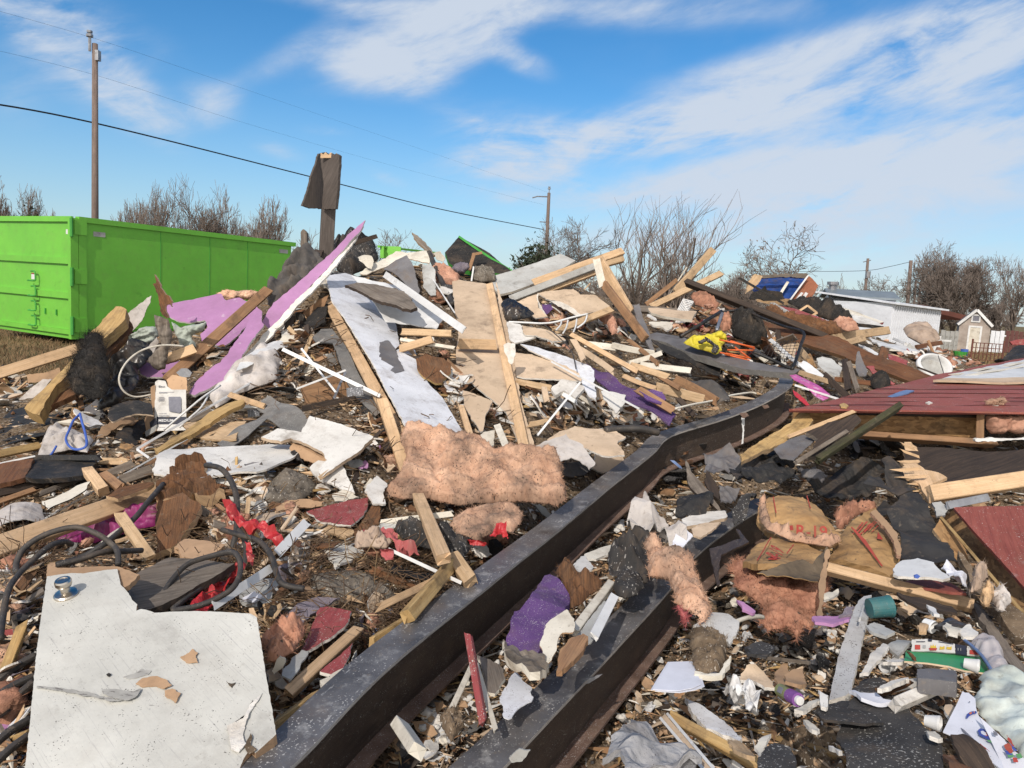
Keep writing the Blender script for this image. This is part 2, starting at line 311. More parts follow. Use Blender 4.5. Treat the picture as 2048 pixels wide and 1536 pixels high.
# ------------------------------------------------------------------ objects and properties
HELD={}
def tag(o,label=None,cat=None,group=None,kind=None):
 for k,v in(('label',label),('category',cat),('group',group),('kind',kind or('thing' if label else None))):
  if v:o[k]=v
 return o
def thing(name,loc,label,cat,group=None):
 o=bpy.data.objects.new(name,None);COL.objects.link(o);o.location=Vector(loc);o.empty_display_size=.1
 return tag(o,label,cat,group)
def mkobj(name,vs,fs,mats,uvs=None,mi=None,parent=None,smooth=False,label=None,cat=None,group=None,kind=None,origin=None):
 vs=np.asarray([tuple(v)for v in vs],float)if not isinstance(vs,np.ndarray)else vs.astype(float)
 c=np.array(tuple(origin))if origin is not None else vs.mean(0)
 if origin is None and parent is None:c[2]=vs[:,2].min()
 me=bpy.data.meshes.new(name)
 me.from_pydata((vs-c).tolist(),[],fs)
 if isinstance(mats,str):mats=[mats]
 for m in mats:me.materials.append(MATS[m])
 if mi is not None:me.polygons.foreach_set('material_index',np.asarray(mi,np.int32))
 uvl=me.uv_layers.new(name='UVMap')
 if uvs is not None:
  u=np.asarray(uvs,float)
  li=np.zeros(len(me.loops),np.int32);me.loops.foreach_get('vertex_index',li)
  d=u[li]if len(u)==len(vs)else u
  uvl.data.foreach_set('uv',d.astype(np.float32).ravel())
 if smooth:me.polygons.foreach_set('use_smooth',np.ones(len(me.polygons),bool))
 me.update()
 o=bpy.data.objects.new(name,me);COL.objects.link(o)
 if parent is not None:
  o.parent=parent;o.location=Vector(c)-world_loc(parent)
 else:o.location=Vector(c)
 return tag(o,label,cat,group,kind)
def world_loc(o):
 p=Vector((0,0,0))
 while o is not None:
  p=p+o.location;o=o.parent
 return p
 # ------------------------------------------------------------------ ground sheet with the rubble heap
CTRL=[]  # (px, depth, z)
for d,row in((1.2,[(-900,.2),(400,.15),(1024,-.05),(2000,-.1),(3000,-.1)]),(2.0,[(-600,.2),(100,.16),(500,.16),(900,-.02),(1300,-.14),(2000,-.1),(2800,-.05)]),
(2.6,[(-400,.25),(0,.22),(400,.28),(650,.26),(900,0),(1250,-.12),(1500,-.12),(2100,-.06)]),
(3.3,[(-400,.3),(0,.28),(300,.34),(600,.30),(850,.24),(1000,.06),(1200,-.02),(1400,-.08),(1700,-.06),(2100,.0)]),
(4.1,[(-300,.3),(0,.34),(300,.42),(600,.42),(900,.32),(1100,.08),(1300,0),(1550,-.04),(1800,0),(2150,.05)]),
(5.0,[(-300,.25),(0,.34),(300,.52),(600,.62),(900,.52),(1120,.3),(1300,.06),(1500,0),(1800,.05),(2150,.1)]),
(6.0,[(-300,.15),(0,.28),(150,.42),(400,.78),(700,.90),(1000,.72),(1200,.40),(1350,.15),(1500,.1),(1700,.15),(2100,.2)]),
(7.0,[(-300,.02),(0,.15),(200,.52),(400,.98),(600,1.18),(800,1.22),(1000,1.08),(1200,.72),(1400,.45),(1550,.5),(1700,.4),(2100,.4)]),
(8.0,[(-300,-.02),(-60,.02),(100,.35),(300,.9),(500,1.4),(700,1.62),(900,1.6),(1100,1.28),(1300,.9),(1500,.8),(1700,.72),(2100,.6)]),
(9.2,[(-300,0),(-40,0),(100,.1),(250,.55),(400,1.0),(600,1.62),(760,1.86),(950,1.85),(1120,1.6),(1300,1.15),(1500,1.08),(1700,.95),(2100,.75)]),
(10.6,[(-300,0),(60,0),(250,.2),(400,.5),(600,1.2),(760,1.7),(950,1.85),(1150,1.75),(1300,1.4),(1480,1.42),(1700,1.15),(1850,.95),(2200,.8)]),
(12.5,[(-200,0),(200,0),(400,.1),(600,.5),(800,1.0),(1000,1.3),(1200,1.35),(1450,1.5),(1600,1.5),(1750,1.25),(1900,.9),(2200,.75)]),
(15.0,[(0,0),(400,0),(600,0),(800,.2),(1000,.5),(1300,.8),(1500,1.1),(1680,1.2),(1830,.85),(2000,.62),(2200,.6)]),
(18.5,[(0,0),(600,0),(900,0),(1200,.2),(1450,.5),(1650,.75),(1850,.55),(2050,.5),(2300,.5)]),
(24.,[(0,0),(800,0),(1200,0),(1500,.05),(1750,.25),(1950,.2),(2200,.2)]),
(31.,[(0,0),(800,0),(1300,0),(1600,0),(1850,0),(2100,0),(2400,0)]),(42.,[(0,0),(700,0),(1400,0),(2100,0),(-500,0),(2600,0)])):
 for px,z in row:CTRL.append(((px-1024)/FPX*d,d,z))
_C=np.array(CTRL)
_K=np.linalg.norm(_C[:,None,:2]-_C[None,:,:2],axis=2)
_wts=np.linalg.solve(_K+np.eye(len(_C))*1e-3,_C[:,2])
def base_z(X,Y):
 X=np.asarray(X,float);Y=np.asarray(Y,float);sh=X.shape
 x,y=X.ravel(),Y.ravel();out=np.zeros(len(x))
 for i in range(0,len(x),20000):
  r=np.hypot(x[i:i+20000,None]-_C[None,:,0],y[i:i+20000,None]-_C[None,:,1])
  out[i:i+20000]=r@_wts
 far=np.clip((y-33)/8,0,1);side=np.clip((np.abs(x)-.8*y-4)/3,0,1)
 out=out*(1-far)
 return out.reshape(sh)
def rubble_mask(X,Y):  # 1 where demolition rubble lies, 0 on the grass
 z=base_z(X,Y);X=np.asarray(X);Y=np.asarray(Y)
 m=np.clip((z-.03)/.1,0,1)
 return np.where(Y<6.5,np.where(X<-.62*Y-.3,m,1.0),m)
 # depth of the ground along each pixel's ray, on a coarse pixel grid
_gx=np.arange(-200,2260,12);_gy=np.arange(420,1700,12)
HX_,HY_=np.linspace(-24,30,541),np.linspace(.5,42,416)
HGRID=base_z(*np.meshgrid(HX_,HY_))
def hz(X,Y):
 X=np.asarray(X,float);Y=np.asarray(Y,float)
 fx=np.clip((X+24)/54*540,0,539.99);fy=np.clip((Y-.5)/41.5*415,0,414.99)
 ix,iy=fx.astype(int),fy.astype(int);tx,ty=fx-ix,fy-iy
 return(HGRID[iy,ix]*(1-tx)+HGRID[iy,ix+1]*tx)*(1-ty)+(HGRID[iy+1,ix]*(1-tx)+HGRID[iy+1,ix+1]*tx)*ty
CONS=[];QUEUE=[];FINAL=[False]
def below(P,n=70):
 """remember points the rubble surface has to stay under (and what lies between them and the viewer's path)"""
 P=np.asarray(P,float)
 if len(P)>n:P=P[np.random.RandomState(1).choice(len(P),n,False)]
 CONS.append(P)
def settle():
 """sink the rubble surface under the placed pieces, then lay the queued loose pieces on it"""
 global DMAP,HGRID
 P=np.concatenate(CONS);P=P[P[:,1]<30];out=[P-(0,0,.05)]
 C=np.array((0,0,1.6));v=P-C;L=np.linalg.norm(v,axis=1)[:,None]
 for t in(.15,.35,.7):out.append(P-v/L*t-(0,0,.03))
 P=np.concatenate(out);low=hz(P[:,0],P[:,1])-P[:,2];P=P[low>0];low=np.minimum(low[low>0],.8)
 corr=np.zeros_like(HGRID);R=4
 gx=np.round((P[:,0]+24)/.1).astype(int);gy=np.round((P[:,1]-.5)/.1).astype(int)
 for dy in range(-R,R+1):
  for dx in range(-R,R+1):
   w=np.clip(1.25-math.hypot(dx,dy)/3.2,0,1)
   if w>0:np.maximum.at(corr,(np.clip(gy+dy,0,415),np.clip(gx+dx,0,540)),low*w)
 for _ in range(2):corr=(corr*2+np.roll(corr,1,0)+np.roll(corr,-1,0)+np.roll(corr,1,1)+np.roll(corr,-1,1))/6
 HGRID=HGRID-corr;DMAP=_depthmap();FINAL[0]=True
 for f,a,k in QUEUE:f(*a,**k)
def later(f):
 def g(*a,**k):
  if not FINAL[0]and k.get('d')is None and k.get('anchors')is None and k.get('k')is None and k.get('parent')is None:
   QUEUE.append((g,a,k));return None
  return f(*a,**k)
 return g
def _depthmap():
# regular height grid for look-ups
 px,py=np.meshgrid(_gx,_gy)
 F,R,U=(np.array(tuple(v))for v in(FWD,RGT,UPV))
 dirs=F+(px[...,None]-1024)/FPX*R-(py[...,None]-768)/FPX*U
 HZ=HGRID-.02
 D=np.full(px.shape,60.0);done=np.zeros(px.shape,bool)
 d=1.0
 while d<40:
  P=np.array((0,0,1.6))+dirs*d
  fx=np.clip((P[...,0]+24)/54*540,0,539.99);fy=np.clip((P[...,1]-.5)/41.5*415,0,414.99)
  ix,iy=fx.astype(int),fy.astype(int);tx,ty=fx-ix,fy-iy
  h=(HZ[iy,ix]*(1-tx)+HZ[iy,ix+1]*tx)*(1-ty)+(HZ[iy+1,ix]*(1-tx)+HZ[iy+1,ix+1]*tx)*ty
  hit=(~done)&(P[...,2]<h)
  D[hit]=d;done|=hit
  d*=1.006
 return D
DMAP=_depthmap()
def gd(px,py):
 fx=min(max((px-_gx[0])/12,0),len(_gx)-1.001);fy=min(max((py-_gy[0])/12,0),len(_gy)-1.001)
 ix,iy=int(fx),int(fy);tx,ty=fx-ix,fy-iy
 return(DMAP[iy,ix]*(1-tx)+DMAP[iy,ix+1]*tx)*(1-ty)+(DMAP[iy+1,ix]*(1-tx)+DMAP[iy+1,ix+1]*tx)*ty
def G(px,py,up=0):
 p=V(px,py,gd(px,py));p.z+=up;return p
 # ------------------------------------------------------------------ builders for broken pieces
FR={'A':(0,400,2.926),'B':(600,280,2.926),'C':(1150,360,3.413),'D':(1500,480,3.737),'E':(0,800,2.926),'F':(500,700,2.926),
'G':(1100,700,2.926),'H':(1448,800,3.413),'I':(0,1080,3.368),'J':(500,1080,3.368),'K':(1000,1080,3.368),'L':(1440,1080,3.368),
'M':(900,600,3.413),'N':(1700,600,5.885),'O':(280,740,10.97),'Q':(1780,1250,5.37),'P':(0,0,1.0)}
def Z(fr,pts):
 x0,y0,s=FR[fr];return[(x0+x/s,y0+y/s)for x,y in pts]
OCC=np.zeros((1536//8,2048//8),bool)  # where a placed piece already lies
def occupy(poly):
 xs=[p[0]for p in poly];ys=[p[1]for p in poly]
 for j in range(max(0,int(min(ys)//8)),min(191,int(max(ys)//8))+1):
  for i in range(max(0,int(min(xs)//8)),min(255,int(max(xs)//8))+1):
   if inside(i*8+4,j*8+4,poly):OCC[j,i]=True
def inside(x,y,poly):
 c=False;n=len(poly)
 for i in range(n):
  x1,y1=poly[i];x2,y2=poly[i-1]
  if(y1>y)!=(y2>y)and x<(x2-x1)*(y-y1)/(y2-y1)+x1:c=not c
 return c
def plane_of(poly,d=None,up=.08,anchors=None,tilt=0):
 """inverse depth as a linear function of the pixel: a plane in space"""
 if anchors:
  A=np.array([(x,y,1)for x,y,_ in anchors],float);b=np.array([1/q for*_,q in anchors])
  k=np.linalg.solve(A,b)
 elif d is not None:
  ys=[p[1]for p in poly];xs=[p[0]for p in poly]
  if not isinstance(d,(tuple,list)):d=(d,d)
  t,bt=d[0],d[1];sk=d[2]if len(d)>2 else 1.0  # skew: depth right / depth left
  y0,y1=min(ys),max(ys);x0,x1=min(xs),max(xs);xm=(x0+x1)/2;mid=2/(t+bt)
  k=np.array([(mid/sk-mid)/max(1,x1-xm)if sk!=1 else 0,(1/bt-1/t)/max(1,y1-y0),0])
  k[2]=1/t-k[1]*y0-k[0]*xm
 else:
  cx=sum(p[0]for p in poly)/len(poly);cy=sum(p[1]for p in poly)/len(poly)
  pts=list(poly)+[(cx,cy)]+[((x+cx)/2,(y+cy)/2)for x,y in poly]
  A=[];b=[]
  for x,y in pts:
   q=min(gd(x,y),gd(cx,cy)*1.5);A.append((x-cx,y-cy,1));b.append(1/(q-up*min(1.6,.5+q/8)))
  A=np.array(A);b=np.array(b)
  reg=np.diag([30.,30.,0])*len(pts)
  k=np.linalg.solve(A.T@A+reg,A.T@b)
  k=np.array([k[0],k[1],k[2]-k[0]*cx-k[1]*cy])
 return k
def at(k,x,y):return V(x,y,1/max(.004,k[0]*x+k[1]*y+k[2]))
def frame_of(poly,k,grain=None):
 P=[at(k,x,y)for x,y in poly]
 n=Vector((0,0,0))
 for i in range(len(P)):n+=(P[i]-CAM*0).cross(P[(i+1)%len(P)])
 n.normalize()
 c=sum(P,Vector((0,0,0)))/len(P)
 if n.dot(CAM-c)<0:n=-n
 if grain is not None:
  u=P[grain[1]]-P[grain[0]]
 else:
  Q=np.array([tuple(p-c)for p in P]);w,vec=np.linalg.eigh(Q.T@Q);u=Vector(vec[:,2])
 u=(u-n*u.dot(n)).normalized();v=n.cross(u)
 return P,c,n,u,v
def mesh2d(pl,res,jag,rng,jfreq=1.0):
 """boundary resampled and roughened + interior points -> triangles"""
 L=0;out=[]
 n=len(pl)
 step=res
 for i in range(n):
  a=np.array(pl[i]);b=np.array(pl[(i+1)%n]);l=np.linalg.norm(b-a)
  m=max(1,int(l/(step if not jag else min(step,max(jag*1.6,step*.35)))));m=min(m,60)
  nrm=np.array((-(b-a)[1],(b-a)[0]))/max(l,1e-6)
  for j in range(m):
   t=j/m;p=a+(b-a)*t
   if jag and j>0:
    q=noise.fractal(Vector((p[0]*.13/jag+rng,p[1]*.13/jag,rng*3)),.8,2.3,4)
    p=p+nrm*jag*(q*1.15+(random.random()-.5)*.3)
   out.append(p)
 B=np.array(out);lo,hi=B.min(0),B.max(0)
 ins=[]
 ny=int((hi[1]-lo[1])/res)+1;nx=int((hi[0]-lo[0])/res)+1
 A1=B;A2=np.roll(B,-1,0);AB=A2-A1;LL=(AB**2).sum(1)+1e-12
 def dist(p):
  t=np.clip(((p-A1)*AB).sum(1)/LL,0,1);return np.sqrt((((A1+AB*t[:,None])-p)**2).sum(1).min())
 poly=[tuple(p)for p in B]
 for j in range(ny+1):
  for i in range(nx+1):
   p=np.array((lo[0]+(i+(j%2)*.5)*res+random.uniform(-.2,.2)*res,lo[1]+j*res+random.uniform(-.2,.2)*res))
   if inside(p[0],p[1],poly)and dist(p)>res*.4:ins.append(p)
 pts=[Vector(p)for p in B]+[Vector(p)for p in ins]
 r=delaunay_2d_cdt(pts,[],[list(range(len(B)))],1,1e-7)
 vv=np.array([tuple(p)for p in r[0]]);ff=[tuple(f)for f in r[2]if len(f)==3]
 dd_=np.array([dist(p)for p in vv])
 return vv,ff,dd_
def crease(vv,sd,amp,lam,n=5):
 """sharp folds: warped triangle waves in random directions"""
 r=np.random.RandomState(int(sd*997)%99991);h=np.zeros(len(vv))
 wp=np.array([noise.noise(Vector((x/lam*.6+sd,y/lam*.6,sd*2)))for x,y in vv])
 w2=np.array([noise.noise(Vector((x/lam*.6,y/lam*.6+sd,sd*3)))for x,y in vv])
 for i in range(n):
  t=r.uniform(0,6.28);l=lam*2**(-.55*i);s=(vv[:,0]*math.cos(t)+vv[:,1]*math.sin(t))/l+r.uniform(0,5)+wp*1.1+w2*.6*(i+1)*.5
  h+=amp*2**(-.65*i)*(np.abs(s%1-.5)*2-.5)*(.5+np.clip(w2+.4,0,1))
 return h
def boundary_edges(ff):
 cnt={}
 for f in ff:
  for i in range(3):
   e=(f[i],f[(i+1)%3]);kx=(min(e),max(e))
   cnt.setdefault(kx,[]).append(e)
 return[v[0]for v in cnt.values()if len(v)==1]
def cat_of(name):return name.split('_')[-1]if len(name.split('_'))<3 else ' '.join(name.split('_')[-2:])
@later
def slab(name,label,fr,poly,m='tan',edge=None,back=None,th=.013,jag=.01,warp=.01,ws=.5,res=None,d=None,up=.08,anchors=None,
parent=None,cat=None,group=None,curl=0,curlv=0,occ=True,grain=None,k=None,ridge=None,lift=0,crumple=None):
 poly=Z(fr,poly);
 if k is None:k=plane_of(poly,d,up,anchors)
 if occ:occupy(poly)
 P,c,n,u,v=frame_of(poly,k,grain)
 pl=[((p-c).dot(u),(p-c).dot(v))for p in P]
 A=np.array(pl);size=np.linalg.norm(A.max(0)-A.min(0))
 res=res or(min(.05,max(.006,size/30))if crumple else min(.12,max(.012,size/12)))
 sd=random.random()*90
 if sum(pl[i][0]*pl[(i+1)%len(pl)][1]-pl[(i+1)%len(pl)][0]*pl[i][1]for i in range(len(pl)))<0:pl=pl[::-1]
 vv,ff,dist=mesh2d(pl,res,jag,sd)
 hx=(A[:,0].max()-A[:,0].min())/2 or 1;hy=(A[:,1].max()-A[:,1].min())/2 or 1
 mxx=(A[:,0].max()+A[:,0].min())/2;mxy=(A[:,1].max()+A[:,1].min())/2
 h=np.array([warp*noise.noise(Vector((x/ws+sd,y/ws,sd)))*2 for x,y in vv])
 h+=curl*((vv[:,0]-mxx)/hx)**2+curlv*((vv[:,1]-mxy)/hy)**2+lift
 if crumple:h+=crease(vv,sd,*crumple)
 if ridge:h+=ridge[0]*(np.abs(((vv[:,ridge[2]]/ridge[1])%1)-.5)*2)
 c_,n_,u_,v_=(np.array(tuple(q))for q in(c,n,u,v))
 front=c_+vv[:,:1]*u_+vv[:,1:2]*v_+h[:,None]*n_
 bk=front-n_*th
 if not FINAL[0]:below(bk)
 N0=len(vv);fs=list(ff)+[tuple(i+N0 for i in f[::-1])for f in ff];mi=[0]*len(ff)+[2]*len(ff)
 vs=[front,bk];uv=[vv,vv]
 be=boundary_edges(ff);off=2*N0
 ids=sorted({i for e in be for i in e});mp={q:i for i,q in enumerate(ids)}
 vs+=[front[ids],bk[ids]];uv+=[vv[ids]+np.array((0,.0)),vv[ids]+th]
 for a,b in be:
  fs.append((off+mp[b],off+mp[a],off+len(ids)+mp[a],off+len(ids)+mp[b]));mi.append(1)
 edge=edge or m;back=back or m
 return mkobj(name,np.concatenate(vs),fs,[m,edge,back],np.concatenate(uv),mi,parent,label=label if not parent or label else None,
cat=None if parent else(cat or cat_of(name)),group=group)
@later
def blob(name,label,fr,poly,m,bulge=.08,noise_=(.03,.12),folds=None,d=None,up=.02,anchors=None,rim=None,jag=.012,res=None,fuzz=0,
parent=None,cat=None,group=None,back=.5,occ=True,k=None,grain=None,fuzzl=.03):
 poly=Z(fr,poly)
 if k is None:k=plane_of(poly,d,up,anchors)
 if occ:occupy(poly)
 P,c,n,u,v=frame_of(poly,k,grain)
 pl=[((p-c).dot(u),(p-c).dot(v))for p in P]
 if sum(pl[i][0]*pl[(i+1)%len(pl)][1]-pl[(i+1)%len(pl)][0]*pl[i][1]for i in range(len(pl)))<0:pl=pl[::-1]
 A=np.array(pl);size=np.linalg.norm(A.max(0)-A.min(0));res=res or min(.06,max(.006,size/46));sd=random.random()*90
 vv,ff,dist=mesh2d(pl,res,jag,sd)
 rim=rim or max(.01,dist.max()*.75)
 t=np.clip(dist/rim,0,1);prof=np.sqrt(1-(1-t)**2)
 nz=np.array([noise.fractal(Vector((x/noise_[1]+sd,y/noise_[1],sd)),.9,2.1,5)for x,y in vv])*noise_[0]
 if folds:nz+=crease(vv,sd,folds[0]*1.5,folds[1]*2.2,6)
 else:nz+=noise_[0]*.42*(np.array([abs(noise.noise(Vector((x/noise_[1]*2.6,y/noise_[1]*2.6,sd))))for x,y in vv])*-2+.5)+noise_[0]*.16*np.array([noise.fractal(Vector((x*45,y*45,sd)),.8,2,3)for x,y in vv])
 prof=prof*np.array([.75+.6*noise.noise(Vector((x/max(rim,.14)*.7+sd,y/max(rim,.14)*.7,4)))for x,y in vv])
 h=bulge*prof+nz*np.clip(dist/(rim*.35),0,1)
 c_,n_,u_,v_=(np.array(tuple(q))for q in(c,n,u,v))
 flat=c_+vv[:,:1]*u_+vv[:,1:2]*v_
 front=flat+h[:,None]*n_;bk=flat-(bulge*back*prof)[:,None]*n_
 if not FINAL[0]:below(bk)
 N0=len(vv);fs=list(ff);vs=[front,bk];uv=[vv,vv]
 fs+=[tuple(i+N0 for i in f[::-1])for f in ff]
 for a,b in boundary_edges(ff):fs.append((b,a,a+N0,b+N0))
 mi=None
 if fuzz:
  rs=np.random.RandomState(int(sd*100));idx=rs.randint(0,N0,fuzz);edge_i=np.where(dist<res*1.2)[0]
  if len(edge_i):idx[:fuzz//3]=rs.choice(edge_i,fuzz//3)
  base=front[idx]-n_*.004
  dr=rs.normal(size=(fuzz,3))*.8+n_*.6;dr/=np.linalg.norm(dr,axis=1)[:,None]
  ln_=fuzzl*rs.uniform(.3,1.3,(fuzz,1));sdv=np.cross(dr,rs.normal(size=(fuzz,3)));sdv/=np.linalg.norm(sdv,axis=1)[:,None]
  w=.0006+rs.uniform(0,.0009,(fuzz,1));tri=np.stack([base-sdv*w,base+sdv*w,base+dr*ln_],1).reshape(-1,3)
  o0=2*N0;vs.append(tri);uv.append(np.repeat(vv[idx],3,0));fs+=[(o0+3*i,o0+3*i+1,o0+3*i+2)for i in range(fuzz)]
 return mkobj(name,np.concatenate(vs),fs,[m],np.concatenate(uv),mi,parent,smooth=True,label=label,cat=None if parent else(cat or cat_of(name)),group=group)
def bar_geo(p0,p1,w,h,upv,ends=(0,0),bow=0,seg=5,twist=0):
 ax=(p1-p0);L=ax.length;ax.normalize()
 s=ax.cross(upv).normalized();t=s.cross(ax).normalized()
 bv=min(w,h)*.08
 prof=[(-w/2+bv,-h/2),(w/2-bv,-h/2),(w/2,-h/2+bv),(w/2,h/2-bv),(w/2-bv,h/2),(-w/2+bv,h/2),(-w/2,h/2-bv),(-w/2,-h/2+bv)]
 vs=[];uv=[];fs=[];npf=len(prof);per=0;arc=[]
 for i in range(npf):
  arc.append(per);a=prof[i];b=prof[(i+1)%npf];per+=math.hypot(a[0]-b[0],a[1]-b[1])
 arc.append(per)
 rows=seg+1
 for r in range(rows):
  f=r/seg
  for i in range(npf+1):
   x,y=prof[i%npf];l=f*L
   e=ends[0]if r==0 else ends[1]if r==rows-1 else 0
   if e:
    jj=noise.noise(Vector((x*60+p0.x*7,y*60+p0.y*5,r*3.3)))+random.uniform(-.5,.5)+(x/w+y/h)*.5
    l+=(-1 if r==0 else 1)*e*jj
   tw=twist*f;cx,cy=x*math.cos(tw)-y*math.sin(tw),x*math.sin(tw)+y*math.cos(tw)
   b=bow*4*f*(1-f)
   vs.append(p0+ax*l+s*(cx+b*.4)+t*(cy+b));uv.append((l,arc[i]))
 st=npf+1
 for r in range(seg):
  for i in range(npf):
   fs.append((r*st+i,r*st+i+1,(r+1)*st+i+1,(r+1)*st+i))
 for r,rev in((0,True),(seg,False)):
  b0=len(vs);ctr=sum((vs[r*st+i]for i in range(npf)),Vector((0,0,0)))/npf
  vs.append(ctr);uv.append((0,0))
  for i in range(npf):vs.append(vs[r*st+i]);uv.append((prof[i][0]*.2,prof[i][1]))
  for i in range(npf):
   tri=(b0,b0+1+i,b0+1+(i+1)%npf);fs.append(tri[::-1]if rev else tri)
 return vs,fs,uv
@later
def bar(name,label,fr,p0,p1,wpx,m='pine',d=None,up=.10,h=.04,roll=0,ends=(.02,.02),parent=None,cat=None,group=None,occ=True,bow=0,twist=0,seg=6):
 """piece of lumber between two pixels; wpx = visible width in crop pixels of its broad face"""
 (x0,y0),(x1,y1)=Z(fr,[p0,p1]);s=FR[fr][2]
 if d is None:d0=gd(x0,y0)-up;d1=gd(x1,y1)-up
 else:d0,d1=d if isinstance(d,(tuple,list))else(d,d)
 a,b=V(x0,y0,d0),V(x1,y1,d1);w=wpx/s*(d0+d1)/2/FPX
 ax=(b-a).normalized();mid=(a+b)/2
 n=(CAM-mid).normalized();n=(n-ax*n.dot(ax)).normalized()
 if roll:n=Matrix.Rotation(rad(roll),3,ax)@n
 if occ:
  dx,dy=x1-x0,y1-y0;l=math.hypot(dx,dy)or 1;q=wpx/s/2;nx_,ny_=-dy/l*q,dx/l*q
  occupy([(x0+nx_,y0+ny_),(x1+nx_,y1+ny_),(x1-nx_,y1-ny_),(x0-nx_,y0-ny_)])
 vs,fs,uv=bar_geo(a-n*h/2,b-n*h/2,w,h,n,ends,bow,seg,twist)
 if not FINAL[0]:below([tuple(v)for v in vs])
 return mkobj(name,vs,fs,m,uv,None,parent,label=label,cat=None if parent else(cat or cat_of(name)),group=group)
def spline(P,n=8):
 out=[]
 for i in range(len(P)-1):
  p0,p1,p2,p3=P[max(0,i-1)],P[i],P[i+1],P[min(len(P)-1,i+2)]
  for j in range(n):
   t=j/n
   out.append(.5*((2*p1)+(p2-p0)*t+(2*p0-5*p1+4*p2-p3)*t*t+(3*p1-p0-3*p2+p3)*t**3))
 out.append(P[-1]);return out
def tube_geo(P,r,sides=8,r1=None):
 vs=[];fs=[];uv=[];L=0;pn=None
 for i,p in enumerate(P):
  t=(P[min(i+1,len(P)-1)]-P[max(0,i-1)]).normalized()
  if pn is None:pn=t.orthogonal().normalized()
  pn=(pn-t*pn.dot(t)).normalized();bn=t.cross(pn)
  if i:L+=(p-P[i-1]).length
  rr=r if r1 is None else r+(r1-r)*i/max(1,len(P)-1)
  for j in range(sides+1):
   a=2*math.pi*j/sides;vs.append(p+(pn*math.cos(a)+bn*math.sin(a))*rr);uv.append((L,j/sides*6.28*rr))
 st=sides+1
 for i in range(len(P)-1):
  for j in range(sides):fs.append((i*st+j,i*st+j+1,(i+1)*st+j+1,(i+1)*st+j))
 for i in(0,len(P)-1):
  b0=len(vs);vs.append(P[i]);uv.append((0,0))
  for j in range(sides):f=(b0,i*st+j,i*st+j+1);fs.append(f if i else f[::-1])
 return vs,fs,uv
@later
def tube(name,label,fr,pts,rpx,m,d=None,up=.05,parent=None,cat=None,group=None,sides=8,n=6,straight=False,hump=0):
 q=Z(fr,pts);s=FR[fr][2]
 if d is None:D=[gd(x,y)-up for x,y in q]
 elif isinstance(d,(int,float)):D=[d]*len(q)
 elif len(d)==2 and len(q)>2:D=[d[0]+(d[1]-d[0])*i/(len(q)-1)for i in range(len(q))]
 else:D=list(d)
 P=[V(x,y,dd_)for(x,y),dd_ in zip(q,D)]
 r=rpx/s*(sum(D)/len(D))/FPX
 if not straight and len(P)>2:P=spline(P,n)
 vs,fs,uv=tube_geo(P,r,sides)
 if not FINAL[0]:below([tuple(p)for p in P])
 return mkobj(name,vs,fs,m,uv,None,parent,smooth=True,label=label,cat=None if parent else(cat or cat_of(name)),group=group)
def box_geo(c,ax,size):
 """ax: three unit vectors"""
 vs=[];fs=[];uv=[]
 for i in range(3):
  a,b,n=ax[i],ax[(i+1)%3],ax[(i+2)%3];sa,sb,sn=size[i]/2,size[(i+1)%3]/2,size[(i+2)%3]/2
  for s in(1,-1):
   k0=len(vs)
   for x,y in((-1,-1),(1,-1),(1,1),(-1,1)):vs.append(c+a*(x*sa)+b*(y*sb)+n*(s*sn));uv.append((x*sa,y*sb))
   f=(k0,k0+1,k0+2,k0+3);fs.append(f if s>0 else f[::-1])
 return vs,fs,uv
def merge(*gs):
 vs,fs,uv=[],[],[]
 for v,f,u in gs:
  o=len(vs);vs+=list(v);uv+=list(u);fs+=[tuple(i+o for i in q)for q in f]
 return vs,fs,uv
def text(string,m,parent,origin,xdir,ydir,size,name='lettering',bold=0):
 cu=bpy.data.curves.new('t','FONT');cu.body=string;cu.size=1;cu.extrude=.004;cu.offset=bold
 to=bpy.data.objects.new('t',cu);COL.objects.link(to)
 me=bpy.data.meshes.new_from_object(to.evaluated_get(bpy.context.evaluated_depsgraph_get()))
 bpy.data.objects.remove(to);bpy.data.curves.remove(cu)
 xd,yd=xdir.normalized(),ydir.normalized();nd=xd.cross(yd)
 vs=[origin+xd*(v.co.x*size)+yd*(v.co.y*size)+nd*(v.co.z*size*.3+.0015)for v in me.vertices]
 fs=[tuple(p.vertices)for p in me.polygons]
 bpy.data.meshes.remove(me)
 return mkobj(name,vs,fs,m,[(v.x,v.y)for v in vs],None,parent)
